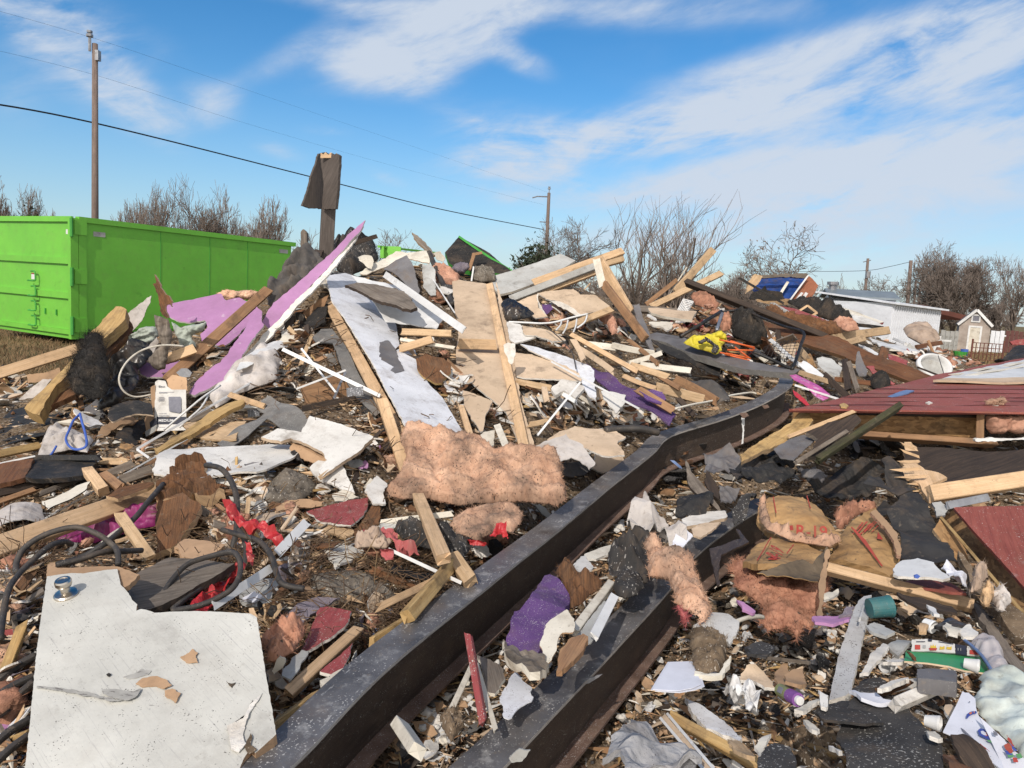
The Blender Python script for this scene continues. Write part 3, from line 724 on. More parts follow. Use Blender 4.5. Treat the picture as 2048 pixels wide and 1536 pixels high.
 # ------------------------------------------------------------------ dumpster, poles, buildings, trees
Zv=Vector((0,0,1))
def quad_box(name,o,ex,ey,ez,m,parent,**k):
 """box from corner o with edge vectors"""
 c=o+(ex+ey+ez)/2
 vs,fs,uv=box_geo(c,(ex.normalized(),ey.normalized(),ez.normalized()),(ex.length,ey.length,ez.length))
 return mkobj(name,vs,fs,m,uv,None,parent,**k)
def boxes(name,lst,m,parent,**k):
 gs=[]
 for o,ex,ey,ez in lst:
  gs.append(box_geo(o+(ex+ey+ez)/2,(ex.normalized(),ey.normalized(),ez.normalized()),(ex.length,ey.length,ez.length)))
 return mkobj(name,*(lambda g:(g[0],g[1],m,g[2]))(merge(*gs)),None,parent,**k)
def dumpster():
 C0=onz(149,690,0.0);d0=topx(C0)[2]
 H=(onz(149,690,0)-CAM).z  # only for clarity
 top=V(149,434,d0);H=top.z
 L=6.0;best=None
 for a in np.linspace(5,80,301):
  e=C0+Vector((math.cos(rad(a)),math.sin(rad(a)),0))*L;e.z=H
  x=topx(e)[0]
  if best is None or abs(x-588)<best[0]:best=(abs(x-588),a)
 a=rad(best[1]);S_=Vector((math.cos(a),math.sin(a),0));E=Vector((-math.sin(a),math.cos(a),0))  # along the side / across the door
 nS=Vector((math.sin(a),-math.cos(a),0));nD=-S_
 r=thing('dumpster',C0,'bright lime green roll-off dumpster with hinged end door behind the left of the rubble','dumpster')
 Wd=3.0;z0=.12
 up=lambda z:C0+Zv*z
 quad_box('side_wall',up(.32)+S_*.12+E*.015,S_*(L-.2),E*.05,Zv*(H-.42),'container',r)
 quad_box('far_wall',up(.32)+S_*.12+E*(Wd-.1),S_*(L-.2),E*.05,Zv*(H-.42),'container',r)
 quad_box('front_wall',up(.32)+S_*(L-.1)+E*.06,S_*.05,E*(Wd-.12),Zv*(H-.42),'container',r)
 quad_box('floor',up(.26)+S_*.1+E*.06,S_*(L-.15),E*(Wd-.12),Zv*.05,'container',r)
 quad_box('bottom_rail',up(.1)+S_*.3+E*.35,S_*(L-.5),E*.15,Zv*.16,'blackpaint',r)
 boxes('top_rail',[(up(H-.11)+S_*.1-E*.03,S_*(L-.05),E*.14,Zv*.11),(up(H-.11)+S_*.1+E*(Wd-.12),S_*(L-.05),E*.14,Zv*.11),
(up(H-.11)+S_*(L-.1)+E*.13,S_*.14,E*(Wd-.26),Zv*.11)],'container',r)
 quad_box('corner_post',up(.14)+S_*.10-E*.012,S_*.16,E*.1,Zv*(H-.26),'container',r)
 for f in(.33,.55,.74):quad_box('seam',up(.33)+S_*(L*f)+E*.008,S_*.012,E*.007,Zv*(H-.46),'greenpaint',r)
 d=quad_box('door',up(z0),S_*.06,E*Wd,Zv*(H-z0-.06),'container',r)
 for z,h in((.05*H+.08,.10),(.36*H,.13),(.63*H,.13),(.955*H,.11)):
  quad_box('rib',up(z)-S_*.055,S_*.055,E*Wd,Zv*h,'container',d)
 quad_box('door_edge',up(z0)-S_*.07-E*.012,S_*.16,E*.10,Zv*(H-z0-.04),'container',d)
 for z in(.10,.48,.86):
  h=quad_box('hinge',up(H*z)-E*.035+S_*.0,S_*.26,E*.035,Zv*.30,'container',r)
  g=tube_geo([C0+Zv*(H*z-.05)-E*.03-S_*.06,C0+Zv*(H*z+.33)-E*.03-S_*.06],.035,8);mkobj('hinge_pin',g[0],g[1],'greenpaint',g[2],None,h)
 for z in(.12,.24,.36,.48):
  o=up(H*z)+E*1.52-S_*.09
  g=merge(*[tube_geo(spline([o,o-S_*.05-E*.02,o-S_*.05-E*.2,o-E*.22+Zv*.02,o-E*.2+Zv*.19,o+Zv*.2-E*.05],4),.018,6)])
  mkobj('lash_hook',g[0],g[1],'greenpaint',g[2],None,d)
 for x in(.62,1.05):
  o=up(H*.22)+E*x-S_*.03;quad_box('lug',o,S_*.03,E*.03,Zv*.12,'greenpaint',d)
 quad_box('reflector_sticker',up(H*.86)+E*.16-S_*.006,S_*.006,E*.11,Zv*.10,'whiteplastic',d)
 s=quad_box('reflector_sticker',up(H*.86)+S_*.42+E*.008,S_*.26,E*.006,Zv*.10,'palegrey',r)
 quad_box('reflector_sticker',up(H*.88)+S_*(L-.5)+E*.008,S_*.3,E*.006,Zv*.10,'palegrey',r)
 st=quad_box('warning_sticker',up(H*.49)+E*1.46-S_*.006,S_*.006,E*.16,Zv*.14,'whiteplastic',d)
 quad_box('warning_band',up(H*.49+.11)+E*1.46-S_*.009,S_*.003,E*.16,Zv*.03,'redsiding',st)
dumpster()
def post(name,label,px,pytop,d,r,tilt=0,group=None,cat='pole',pybase=None):
 b=V(px,600,d);b.z=0
 t=V(px+tilt,pytop,d)
 root=thing(name,b,label,cat,group)
 g=tube_geo([b-Zv*.5,b+(t-b)*.5,t],r*1.15,10,r*.85);mkobj('shaft',g[0],g[1],'polewood',g[2],None,root,smooth=True)
 return root,b,t
def insul(root,p,m='metal',h=.5):
 g=merge(tube_geo([p,p+Zv*h],.05,6),tube_geo([p+Zv*h*.7,p+Zv*h*.82],.12,8),tube_geo([p+Zv*h*.9,p+Zv*h],.1,8))
 mkobj('insulator',g[0],g[1],m,g[2],None,root)
r,b,t=post('utility_pole','tall brown wooden utility pole standing behind the green dumpster',190,88,27,.115)
insul(r,t+Vector((-.1,-.16,-.3)),h=.7)
quad_box('bracket',t+Vector((.1,-.2,-.6)),Vector((.12,0,0)),Vector((0,.2,0)),Zv*.35,'metal',r)
POLE1=t
r,b,t=post('utility_pole','distant leaning utility pole with a short side arm beside the round bare tree',1089,386,60,.15,9)
insul(r,t-Zv*.2,h=.7)
g=tube_geo([t-Zv*.3,t+Vector((-.9,0,-.32)),t+Vector((-1.3,0,-.45))],.05,6);mkobj('lamp_arm',g[0],g[1],'metal',g[2],None,r)
g=tube_geo([t+Vector((0,0,-2.3)),t+Vector((-.6,0,-2.3))],.04,6);mkobj('lower_arm',g[0],g[1],'metal',g[2],None,r)
POLE2=t
r,b,t=post('utility_pole','distant utility pole with a transformer drum above the white mobile home roof',1731,517,100,.2,5)
g=tube_geo([t+Vector((.1,-.3,-2.6)),t+Vector((.1,-.3,-1.7))],.32,10);mkobj('transformer',g[0],g[1],'metal',g[2],None,r)
g=tube_geo([t+Vector((-.6,0,-.5)),t+Vector((.4,0,-.2))],.06,6);mkobj('cross_arm',g[0],g[1],'metal',g[2],None,r)
POLE3=t
r,b,t=post('utility_pole','plain utility pole to the right of the pole carrying a transformer',1818,521,95,.24,4);POLE4=t
for x,y,lab in((1832,560,'short slim grey post right of the plain utility pole by the dense tree'),(1841,566,'slim grey post nearest the dense bare tree, second right of the plain pole')):
 post('fence_post',lab,x,y,80,.13,0,cat='post')
def wire(label,P,r=.016,n=10):
 g=tube_geo(spline(P,n),r,5);mkobj('power_line',g[0],g[1],'wire',g[2],None,label=label,cat='wire')
wire('thick dark power line running from upper left down to the distant leaning pole',[V(-120,192,22),V(190,246,27.2),V(640,358,40),V(880,418,50),V(1087,459,60)],.03)
wire('thin faint topmost power line over the wooden pole at left',[V(-120,-10,22),V(186,76,27),V(430,158,36),V(700,250,52),V(1094,384,60)],.0035)
wire('thin faint power line below the topmost one at left',[V(-120,75,22),V(190,150,27),V(480,243,36),V(780,330,52),V(1088,410,60)],.0035)
wire('thin sagging wire between the two distant right-hand utility poles',[V(1500,543,110),V(1640,543,105),V(1733,541,100),V(1780,533,97),V(1819,524,95)],.03)
# bare winter trees: tapered limbs grown recursively
def grow(base,h,spread,levels,kids,rng,r0,stems=1,up=.35,wig=.18,droop=0):
 segs=[[],[]]
 def limb(p,dr,ln,r,lv):
  n=3 if lv<levels else 2;q=p;pts=[p]
  for i in range(n):
   dr=(dr+Vector((rng.gauss(0,wig),rng.gauss(0,wig),rng.gauss(0,wig*.6)+up*.16-droop*lv*.05))).normalized()
   q2=q+dr*ln/n;ra=r*(1-.55*i/n);rb=r*(1-.55*(i+1)/n)
   segs[0 if lv<=1 else 1].append((q,q2,ra,rb));q=q2;pts.append(q)
  if lv>=levels:return
  for k in range(kids[min(lv,len(kids)-1)]):
   f=rng.uniform(.3,1)if k else 1;i=min(n-1,int(f*n));pp=pts[i]+(pts[i+1]-pts[i])*(f*n-i if f<1 else 1)
   a=rng.uniform(0,2*math.pi);side=dr.orthogonal();side.rotate(Matrix.Rotation(a,3,dr))
   nd=(dr+side*spread*rng.uniform(.6,1.25)+Zv*up*.3).normalized()
   limb(pp,nd,ln*rng.uniform(.55,.82),max(r*.52,.004),lv+1)
 for s in range(stems):
  a=s/stems*6.28+rng.random();o=Vector((math.cos(a),math.sin(a),0))
  d=(Zv+o*(spread*.75 if stems>1 else .04)).normalized()
  limb(base+(o*r0*2 if stems>1 else Zv*0),d,h*(.42 if stems>1 else .34)*rng.uniform(.85,1.15),r0,0)
 return segs
def seg_mesh(name,segs,m,parent,sides=3):
 if not segs:return
 a=np.array([tuple(s[0])for s in segs]);b=np.array([tuple(s[1])for s in segs]);ra=np.array([s[2]for s in segs]);rb=np.array([s[3]for s in segs])
 t=b-a;t/=np.linalg.norm(t,axis=1)[:,None]+1e-9
 ref=np.where(np.abs(t[:,2:3])>.9,np.array([[1,0,0]]),np.array([[0,0,1]]));u=np.cross(t,ref);u/=np.linalg.norm(u,axis=1)[:,None];v=np.cross(t,u)
 vs=[]
 for base,r in((a,ra),(b,rb)):
  for j in range(sides):
   an=6.2832*j/sides;vs.append(base+(u*math.cos(an)+v*math.sin(an))*r[:,None])
 vs=np.stack(vs,1).reshape(-1,3);n=len(segs);fs=[]
 for i in range(n):
  o=i*2*sides
  for j in range(sides):fs.append((o+j,o+(j+1)%sides,o+sides+(j+1)%sides,o+sides+j))
 mkobj(name,vs,fs,m,vs[:,[2,0]],None,parent)
def fit(segs,base,h,px0,px1):
 pts=np.array([tuple(s[1])for g in segs for s in g]);top=np.percentile(pts[:,2],99.7)-base.z
 xs=np.array([topx(Vector(p))[0]for p in pts[::max(1,len(pts)//800)]]);w=np.percentile(xs,99)-np.percentile(xs,1);sz=h/top;sxy=(px1-px0)/w
 def T(p):d=p-base;return base+Vector((d.x*sxy,d.y*sxy,d.z*sz))
 mid=(np.percentile(xs,99)+np.percentile(xs,1))/2
 return[[(T(a),T(b),ra,rb)for a,b,ra,rb in g]for g in segs]
def tree(label,px,px0,px1,pytop,d,seed,levels=5,kids=(6,5,4,4),spread=.62,r0=.16,stems=1,up=.35,wig=.18,group=None,minr=1.0,name='bare_tree',fuzzleaf=None,m='twig',droop=0):
 b=V(px,620,d);b.z=-.05
 t=V(px,pytop,d);rng=random.Random(seed)
 segs=grow(b,t.z,spread,levels,kids,rng,r0,stems,up,wig,droop)
 segs=fit(segs,b,t.z,px0,px1)
 rm=.34*d/FPX*minr
 segs=[[(p,q,max(a,rm),max(c,rm*.8))for p,q,a,c in g]for g in segs]
 root=thing(name,b,label,'tree',group)
 seg_mesh('trunk',segs[0],'bark',root,6);seg_mesh('crown',segs[1],m,root,3)
 if fuzzleaf:
  tips=[s[1]for s in segs[1]];rs=np.random.RandomState(seed);n=fuzzleaf[0]
  P=np.array([tuple(tips[i])for i in rs.randint(0,len(tips),n)])+rs.normal(size=(n,3))*fuzzleaf[1]
  A=rs.normal(size=(n,3))*fuzzleaf[2];B=rs.normal(size=(n,3))*fuzzleaf[2]
  vs=np.stack([P,P+A,P+B],1).reshape(-1,3);mkobj('leaves',vs,[(3*i,3*i+1,3*i+2)for i in range(n)],fuzzleaf[3],vs[:,:2],None,root)
G1='bare trees in a row behind the green dumpster'
tree('bare grey tree at the far left edge behind the dumpster',28,-25,78,360,55,11,spread=.7,group=G1)
tree('dark evergreen bush between bare trees behind the dumpster door',62,38,90,402,50,12,4,group=G1,fuzzleaf=(700,.3,.12,'evergreen'),name='evergreen_bush')
tree('low bare tree just left of the tall wooden pole',100,72,145,390,56,13,5,spread=.75,group=G1)
tree('small loose bare tree with its twigs right of the tall wooden pole',262,228,300,404,48,14,5,(5,4,4,3),.6,stems=3,group=G1)
tree('wide dense bare thicket in the middle of the row behind the dumpster',335,275,410,380,45,15,5,(5,4,4,3),.6,stems=5,minr=.85,group=G1)
tree('tall dense bare thicket left of the gap in the row behind the dumpster',398,330,465,382,46,16,5,(5,4,4,3),.55,stems=5,minr=.85,group=G1)
tree('rounded bare bush closing the dense thicket on its right',440,385,485,388,47,17,5,(6,5,4,3),.55,stems=3,group=G1)
tree('open bare bush above the far end of the dumpster',525,480,580,400,44,18,5,(6,5,4,3),.6,stems=3,group=G1)
tree('faint low bare tree behind the broken upright board',625,590,690,462,75,19,4,(6,5,4),.7)
tree('faint wide bare tree low on the skyline right of the broken board',745,690,800,455,75,20,4,(6,5,4),.7)
tree('round bare tree behind the leaning utility pole',1130,1060,1198,440,48,21,6,(5,4,4,3,3),.62,up=.3,minr=.85)
tree('dark evergreen bush left of the leaning utility pole',1020,985,1062,486,46,22,4,fuzzleaf=(4000,.3,.13,'evergreen'),name='evergreen_bush')
tree('small dim bare tree between the evergreen bush and the leaning pole',1060,1030,1100,472,50,23,5,(5,4,4,3))
tree('large spreading bare tree with many straight upright stems at centre right',1310,1195,1448,385,26,24,4,(5,4,3,2),.52,.085,stems=6,up=.7,wig=.12,minr=.85)
tree('thorny low bare brush under the large spreading tree, left part',1240,1195,1300,560,28,25,5,(6,5,4,3),.8,.05,stems=5,name='bare_shrub')
tree('thorny low bare brush under the large spreading tree, right part',1375,1310,1450,545,27,26,5,(6,5,4,3),.8,.05,stems=5,name='bare_shrub')
tree('gnarled bare tree with seed clusters between the spreading tree and the tilted house piece',1545,1440,1628,458,34,27,5,(6,5,4,4),.85,.14,up=.12,wig=.40,minr=1.1,fuzzleaf=(500,.12,.07,'twig'))
tree('low bare shrub in front of the gnarled bare tree',1470,1430,1520,545,30,28,5,(6,5,4,3),.8,.06,stems=4,name='bare_shrub')
tree('pale bare tree behind the white mobile home roof',1742,1665,1815,548,60,29,5,(5,4,4,3),.9,.14,up=.1)
tree('thin bare tree right of the tilted house piece',1648,1625,1672,548,60,30,4,(5,4,4))
tree('dense dark bare tree behind the small gabled shed',1912,1825,1990,502,55,31,6,(6,5,4,4,3),.62,stems=3,up=.3)
tree('bare tree cut by the right edge of the picture',2040,1985,2110,512,50,32,6,(5,4,4,3,3),.65,minr=.8)
tree('dim low bare tree between the two large trees at the far right',1990,1955,2030,585,70,33,5,(6,5,4,3),.8,stems=3)
tree('dim far bare thicket on the skyline behind the spreading tree',1180,1130,1240,575,70,34,5,(6,5,4,3),.9,stems=4)
# trees farther off that read as one band on the skyline
rngw=random.Random(5);segs=[]
for i in range(60):
 px=rngw.uniform(-300,2400);d=rngw.uniform(110,150);b=V(px,620,d);b.z=0
 for g in grow(b,rngw.uniform(4,7.5),.8,3,(6,5,4),rngw,.12,3):segs+=[(p,q,max(a,.05),max(c,.045))for p,q,a,c in g]
seg_mesh('distant_woodland',segs,'twig',None,3)
tag(bpy.data.objects['distant_woodland'],'far line of bare woodland along the horizon','woodland',None,'stuff')
# mobile home, metal shed, gabled playhouse, fences at right
def wallbox(pxl,pxr,d_l,d_r,z0,z1,th,name,m,parent,back=None):
 a=V(pxl,640,d_l);b=V(pxr,640,d_r);a.z=b.z=z0;e=b-a;n=Vector((-e.y,e.x,0)).normalized()
 return quad_box(name,a,e,n*th,Zv*(z1-z0),m,parent),a,e,n
def mobile_home():
 a=V(1660,640,42);b=V(1786,640,41.2);a.z=b.z=0;e=b-a;n=Vector((-e.y,e.x,0)).normalized();D=3.0;u=e.normalized()
 zt=V(1786,602,41.2).z;zr=V(1700,584,43).z
 r=thing('mobile_home',a,'long white mobile home with grey metal roof and dark blue end wall at right','house')
 quad_box('white_wall',a,e,n*.1,Zv*zt,'wallwhite',r)
 quad_box('blue_wall',a+n*.1,u*.1,n*D,Zv*zt,'wallnavy',r)
 quad_box('back_wall',a+n*D+u*.1,e-u*.2,n*.1,Zv*zt,'wallwhite',r)
 quad_box('end_wall',b-u*.1+n*.1,u*.1,n*D,Zv*zt,'wallwhite',r)
 A=a-u*.25-n*.25+Zv*(zt+.02);B=b+u*.2-n*.25+Zv*(zt+.02);mid=n*(D/2+.25)+Zv*(zr-zt);bk=n*(D+.5)
 vs=[A,B,B+mid,A+mid,A+bk,B+bk];vs+=[v+Zv*.12 for v in vs]
 fs=[(6,7,8,9),(9,8,11,10),(1,0,3,2),(2,3,4,5),(0,1,7,6),(5,4,10,11),(3,0,6,9),(4,3,9,10),(1,2,8,7),(2,5,11,8)]
 mkobj('roof',vs,fs,'roofmetal',[(v.x,v.y)for v in vs],None,r)
 for s_ in(a,b-u*.1):mkobj('gable',[s_+Zv*zt,s_+n*D+Zv*zt,s_+n*(D/2)+Zv*(zr-.05),s_+u*.1+Zv*zt,s_+u*.1+n*D+Zv*zt,s_+u*.1+n*(D/2)+Zv*(zr-.05)],[(0,2,1),(3,4,5),(0,3,5,2),(1,2,5,4)],'wallwhite',[(0,0)]*6,None,r)
 p=a+e*.05+n*1.4+Zv*(zr-.1)
 g=merge(tube_geo([p,p+Zv*.45],.2,10),tube_geo([p+Zv*.45,p+Zv*.62],.32,10));mkobj('roof_vent',g[0],g[1],'metal',g[2],None,r)
 for f in(.2,.4,.6,.8):quad_box('wall_seam',a+e*f-n*.012,u*.03,n*.012,Zv*zt,'palegrey',r)
mobile_home()
def metal_shed():
 a=V(1782,640,38);b=V(1880,640,40);a.z=b.z=0;e=b-a;n=Vector((-e.y,e.x,0)).normalized();u=e.normalized();D=5
 z1=V(1782,606,38).z;z2=V(1880,619,40).z
 r=thing('metal_shed',a,'low shed of pale ribbed metal sheets joined to the white mobile home','shed')
 vs=[a,b,b+n*D,a+n*D,a+Zv*z1,b+Zv*z2,b+n*D+Zv*z2,a+n*D+Zv*z1]
 mkobj('wall',vs,[(0,1,5,4),(1,2,6,5),(2,3,7,6),(3,0,4,7)],'wallwhite',[(v.x,v.z)for v in vs],None,r)
 o=Zv*.01-u*.2-n*.25
 A,B=a+Zv*(z1+.03)-n*.25-u*.15,b+Zv*(z2+.03)-n*.25+u*.3
 quadv=[A,B,B+n*(D+.4)+Zv*.5,A+n*(D+.4)+Zv*.5];quadv+=[v-Zv*.09 for v in quadv]
 mkobj('roof',quadv,[(0,1,2,3),(7,6,5,4),(0,4,5,1),(1,5,6,2),(2,6,7,3),(3,7,4,0)],'wallwhite',[(v.x,v.y)for v in quadv],None,r)
 gs=[]
 for i in range(22):
  f=(i+.5)/22;p=a+e*f-n*.03;gs.append(box_geo(p+Zv*((z1*(1-f)+z2*f)/2-.06),(u,n,Zv),(.05,.05,z1*(1-f)+z2*f-.12)))
 g=merge(*gs);mkobj('wall_ribs',g[0],g[1],'wallwhite',g[2],None,r)
 q=thing('carport_roof',V(1870,615,45),'rust brown sloping carport roof behind the ribbed metal shed','roof')
 A=V(1848,610,46);B=V(1938,632,44);dn=(n*4)
 vv=[A,B,B+dn,A+dn];vv+=[x-Zv*.28 for x in vv]
 mkobj('panel',vv,[(0,1,2,3),(7,6,5,4),(0,4,5,1),(1,5,6,2),(2,6,7,3),(3,7,4,0)],'rustroof',[(x.x,x.y)for x in vv],None,q)
 for px,d,dk in((1936,44,n*0),(1900,45,n*3)):
  P=V(px,640,d)+dk;P.z=0;g=tube_geo([P,P+Zv*(B.z-.2)],.07,6);mkobj('post',g[0],g[1],'rustroof',g[2],None,q)
metal_shed()
def playhouse():
 a=V(1919,650,42);b=V(1982,650,41.3);a.z=b.z=0;e=b-a;n=Vector((-e.y,e.x,0)).normalized();u=e.normalized();D=2.6
 w=e.length;ze=V(1919,648,42).z;za=V(1950,622,42).z
 r=thing('gabled_shed',a,'small brown gabled shed with white roof trim and white door','shed')
 m_=a+e*.5
 vs=[a,b,b+Zv*ze,m_+Zv*za,a+Zv*ze];vs+=[x+n*D for x in vs]
 mkobj('wall',vs,[(0,1,2,3,4),(9,8,7,6,5),(0,4,9,5),(1,6,7,2),(4,3,8,9),(3,2,7,8)],'barnbrown',[(x.x,x.z)for x in vs],None,r)
 for s in(-1,1):
  p0=m_+Zv*(za+.06);p1=(a if s<0 else b)+Zv*(ze+.06);dd_=(p1-p0);p1=p0+dd_*1.12
  vs2,fs2,uv2=bar_geo(p0-n*.12,p1-n*.12,.14,.05,n);mkobj('roof_trim',vs2,fs2,'whiteplastic',uv2,None,r)
  vv=[p0-n*.1+Zv*.05,p1-n*.1+Zv*.05,p1+n*D+Zv*.05,p0+n*D+Zv*.05];vv+=[x-Zv*.06 for x in vv]
  mkobj('roof_slope',vv,[(0,1,2,3),(7,6,5,4),(0,4,5,1),(1,5,6,2),(2,6,7,3),(3,7,4,0)],'greysheet',[(x.x,x.y)for x in vv],None,r)
 quad_box('door',a+e*.34-n*.04,e*.34,n*.04,Zv*1.35,'cream',r)
 boxes('door_frame',[(a+e*.30-n*.06,u*.09,n*.06,Zv*1.45),(a+e*.68-n*.06,u*.09,n*.06,Zv*1.45),(a+e*.30+u*.09-n*.06+Zv*1.36,e*.38-u*.09,n*.06,Zv*.09)],'whiteplastic',r)
 win=boxes('loft_window',[(m_-u*.22-n*.05+Zv*(ze+.15),u*.44,n*.05,Zv*.07),(m_-u*.22-n*.05+Zv*(ze+.51),u*.44,n*.05,Zv*.07),(m_-u*.22-n*.05+Zv*(ze+.22),u*.07,n*.05,Zv*.29),(m_+u*.15-n*.05+Zv*(ze+.22),u*.07,n*.05,Zv*.29)],'whiteplastic',r)
 quad_box('pane',m_-u*.15-n*.02+Zv*(ze+.22),u*.3,n*.02,Zv*.29,'greyink',win)
playhouse()
def fence(label,pxl,pxr,d1,d2,h,m,gap=0,pick=.12,name='fence'):
 a=V(pxl,650,d1);b=V(pxr,650,d2);a.z=b.z=0;e=b-a;u=e.normalized();n=Vector((-e.y,e.x,0)).normalized()
 r=thing(name,a,label,'fence');k=int(e.length/(pick+gap));gs=[]
 for i in range(k):
  p=a+u*(i*(pick+gap));hh=h*random.uniform(.97,1.03);gs.append(box_geo(p+u*pick/2+Zv*hh/2,(u,n,Zv),(pick*.96,.03,hh)))
 g=merge(*gs);mkobj('pickets',g[0],g[1],m,g[2],None,r)
 for z in(.2,.75):quad_box('rail',a+n*.03+Zv*(h*z),e,n*.05,Zv*.08,m,r)
fence('white board fence right of the small gabled shed',1984,2016,43,43,1.25,'wallwhite',.02,.25)
fence('rusty red board fence at the far right behind the white fence',2014,2100,44,43,1.3,'redfence',.02,.2)
fence('white picket fence in front of the shed on the right',1872,1908,33,33,.95,'whiteplastic',.22,.3)
fence('grey board fence between the ribbed shed and the gabled shed',1884,1922,42,42,1.1,'palegrey',.01,.25)
def yard_rack():
 a=V(1946,680,31);a.z=0;r=thing('wire_rack',a,'rusty wire rack standing in the yard before the gabled shed','rack');gs=[]
 for x in np.linspace(0,1.3,9):gs.append(tube_geo([a+Vector((x,0,.1)),a+Vector((x,0,.8))],.018,4))
 for z in(.1,.35,.6,.8):gs.append(tube_geo([a+Vector((0,0,z)),a+Vector((1.3,0,z))],.02,4))
 g=merge(*gs);mkobj('grid',g[0],g[1],'rustroof',g[2],None,r)
 for x in(0,1.3):g=tube_geo([a+Vector((x,0,-.1)),a+Vector((x,0,.95))],.04,6);mkobj('leg',g[0],g[1],'rustroof',g[2],None,r)
yard_rack()
for px,py,w,h,m,lab in((1925,674,.55,.28,'greenpaint','green plastic tub lying in the yard before the gabled shed'),(1933,671,.3,.4,'bluestrap','blue bucket in the yard before the gabled shed')):
 p=V(px,py,34);p.z=0;g=tube_geo([p,p+Zv*h*.5,p+Zv*h],w*.4,10,w*.55);mkobj('bucket',g[0],g[1],m,g[2],label=lab,cat='bucket')
 # dry winter grass around the dumpster
rs=np.random.RandomState(3);n=26000
px=rs.uniform(-250,420,n);d=rs.uniform(6.5,19,n);X=(px-1024)/FPX*d;Y=d
keep=rubble_mask(X,Y)<.5;X,Y=X[keep],Y[keep];n=len(X)
B=np.stack([X,Y,np.full(n,-.03)],1);T=B+np.stack([rs.normal(0,.05,n),rs.normal(0,.05,n),rs.uniform(.04,.12,n)],1)
w=rs.normal(size=(n,3))*.006;w[:,2]=0
vs=np.stack([B-w,B+w,T],1).reshape(-1,3)
mkobj('dry_grass',vs,[(3*i,3*i+1,3*i+2)for i in range(n)],'straw',vs[:,:2],kind='stuff',label='dry straw coloured grass beside the dumpster',cat='grass')
n=9000;px=rs.uniform(1700,2200,n);d=rs.uniform(25,42,n);X=(px-1024)/FPX*d
B=np.stack([X,d,np.full(n,-.03)],1);T=B+np.stack([rs.normal(0,.08,n),rs.normal(0,.08,n),rs.uniform(.05,.25,n)],1)
w=rs.normal(size=(n,3))*.014;w[:,2]=0
vs=np.stack([B-w,B+w,T],1).reshape(-1,3)
mkobj('dry_grass',vs,[(3*i,3*i+1,3*i+2)for i in range(n)],'straw',vs[:,:2],kind='stuff',label='dry yard grass before the sheds at right',cat='grass')
# ------------------------------------------------------------------ the two steel chassis beams
def ibeam(label,path,width,H,lean=0):
 """path: (px, py, depth) along the middle of the top flange"""
 P=spline([V(*p)for p in path],6)
 r=thing('steel_beam',(P[0].x,P[0].y,P[0].z-H),label,'beam')
 def sweep(name,off,w,h,m):
  vs,fs,uv=[],[],[];L=0
  for i,p in enumerate(P):
   t=(P[min(i+1,len(P)-1)]-P[max(0,i-1)]).normalized();s=t.cross(Zv).normalized();u=s.cross(t).normalized()
   if i:L+=(p-P[i-1]).length
   u2=(u+s*lean).normalized();o=p+u2*off
   jit=noise.noise(o*1.7)*.006
   for a,b in((-.5,0),(.5,0),(.5,-1),(-.5,-1)):
    vs.append(o+s*(a*w+jit)+u2*(b*h));uv.append((L,a*w+b*.37))
  n=len(P)
  for i in range(n-1):
   for j in range(4):fs.append((i*4+j,(i+1)*4+j,(i+1)*4+(j+1)%4,i*4+(j+1)%4))
  fs+=[(3,2,1,0),tuple((n-1)*4+q for q in range(4))]
  fs=[f[::-1]for f in fs];top=name=='top_flange'
  return mkobj(name,vs,fs,[m,'scuffhighlight'],uv,[1 if top and k<4*(n-1)and k%4 in(1,3)else 0 for k in range(len(fs))],r)
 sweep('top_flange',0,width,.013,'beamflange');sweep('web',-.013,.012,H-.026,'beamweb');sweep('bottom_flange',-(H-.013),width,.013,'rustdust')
 below([tuple(p+Zv*-(H+.03)+Vector((dx,0,0)))for p in P for dx in(-.09,0,.09)],400)
 return r,P
occupy([(500,1536),(1034,1080),(1270,870),(1540,760),(1600,780),(1320,900),(1300,990),(1100,1180),(800,1480),(760,1536)])
occupy([(880,1536),(1330,1140),(1530,1000),(1540,1040),(1370,1180),(1180,1536)])
b1,P1=ibeam('long black steel beam running past the pink insulation and bent at its far end',
[(400,1640,1.78),(562,1500,depth_z(562,1500,.31)),(775,1300,depth_z(775,1300,.31)),(1063,1080,depth_z(1063,1080,.31)),(1200,972,5.05),(1288,905,5.75),
(1330,868,6.1),(1442,833,6.6),(1517,803,6.95),(1566,773,7.3),(1572,752,7.9)],.135,.30)
b2,P2=ibeam('shorter black steel beam on the right with pink insulation draped over it',
[(860,1620,depth_z(860,1620,.17)),(1019,1472,depth_z(1019,1472,.17)),(1178,1312,depth_z(1178,1312,.17)),(1327,1159,depth_z(1327,1159,.18)),(1363,1112,depth_z(1363,1112,.19)),(1450,1045,depth_z(1450,1045,.2)),(1530,1000,depth_z(1530,1000,.2))],.135,.31)
for par,P_,pts in((b2,P2,((1206,1372),)),):
 slab('torn_bracket',None,'K',[(560,970),(600,930),(690,905),(640,940),(600,965)],'metal',th=.006,jag=.002,warp=.01,d=2.85,parent=par)
 slab('weld_tab',None,'K',[(60,1470),(130,1405),(205,1415),(150,1490),(80,1500)],'palegrey',th=.006,jag=.002,d=2.2,parent=par)
for pts in([(1110,370),(1150,365),(1165,385),(1130,400)],[(1240,325),(1275,320),(1285,335),(1255,345)]):
 slab('weld_tab',None,'G',pts,'rustdust',th=.01,jag=.002,d=6.35,parent=b1)
slab('paint_drip',None,'G',[(1122,395),(1140,400),(1138,470),(1130,548),(1118,550),(1128,470)],'whiteplastic',th=.002,jag=.006,d=6.44,parent=b1)
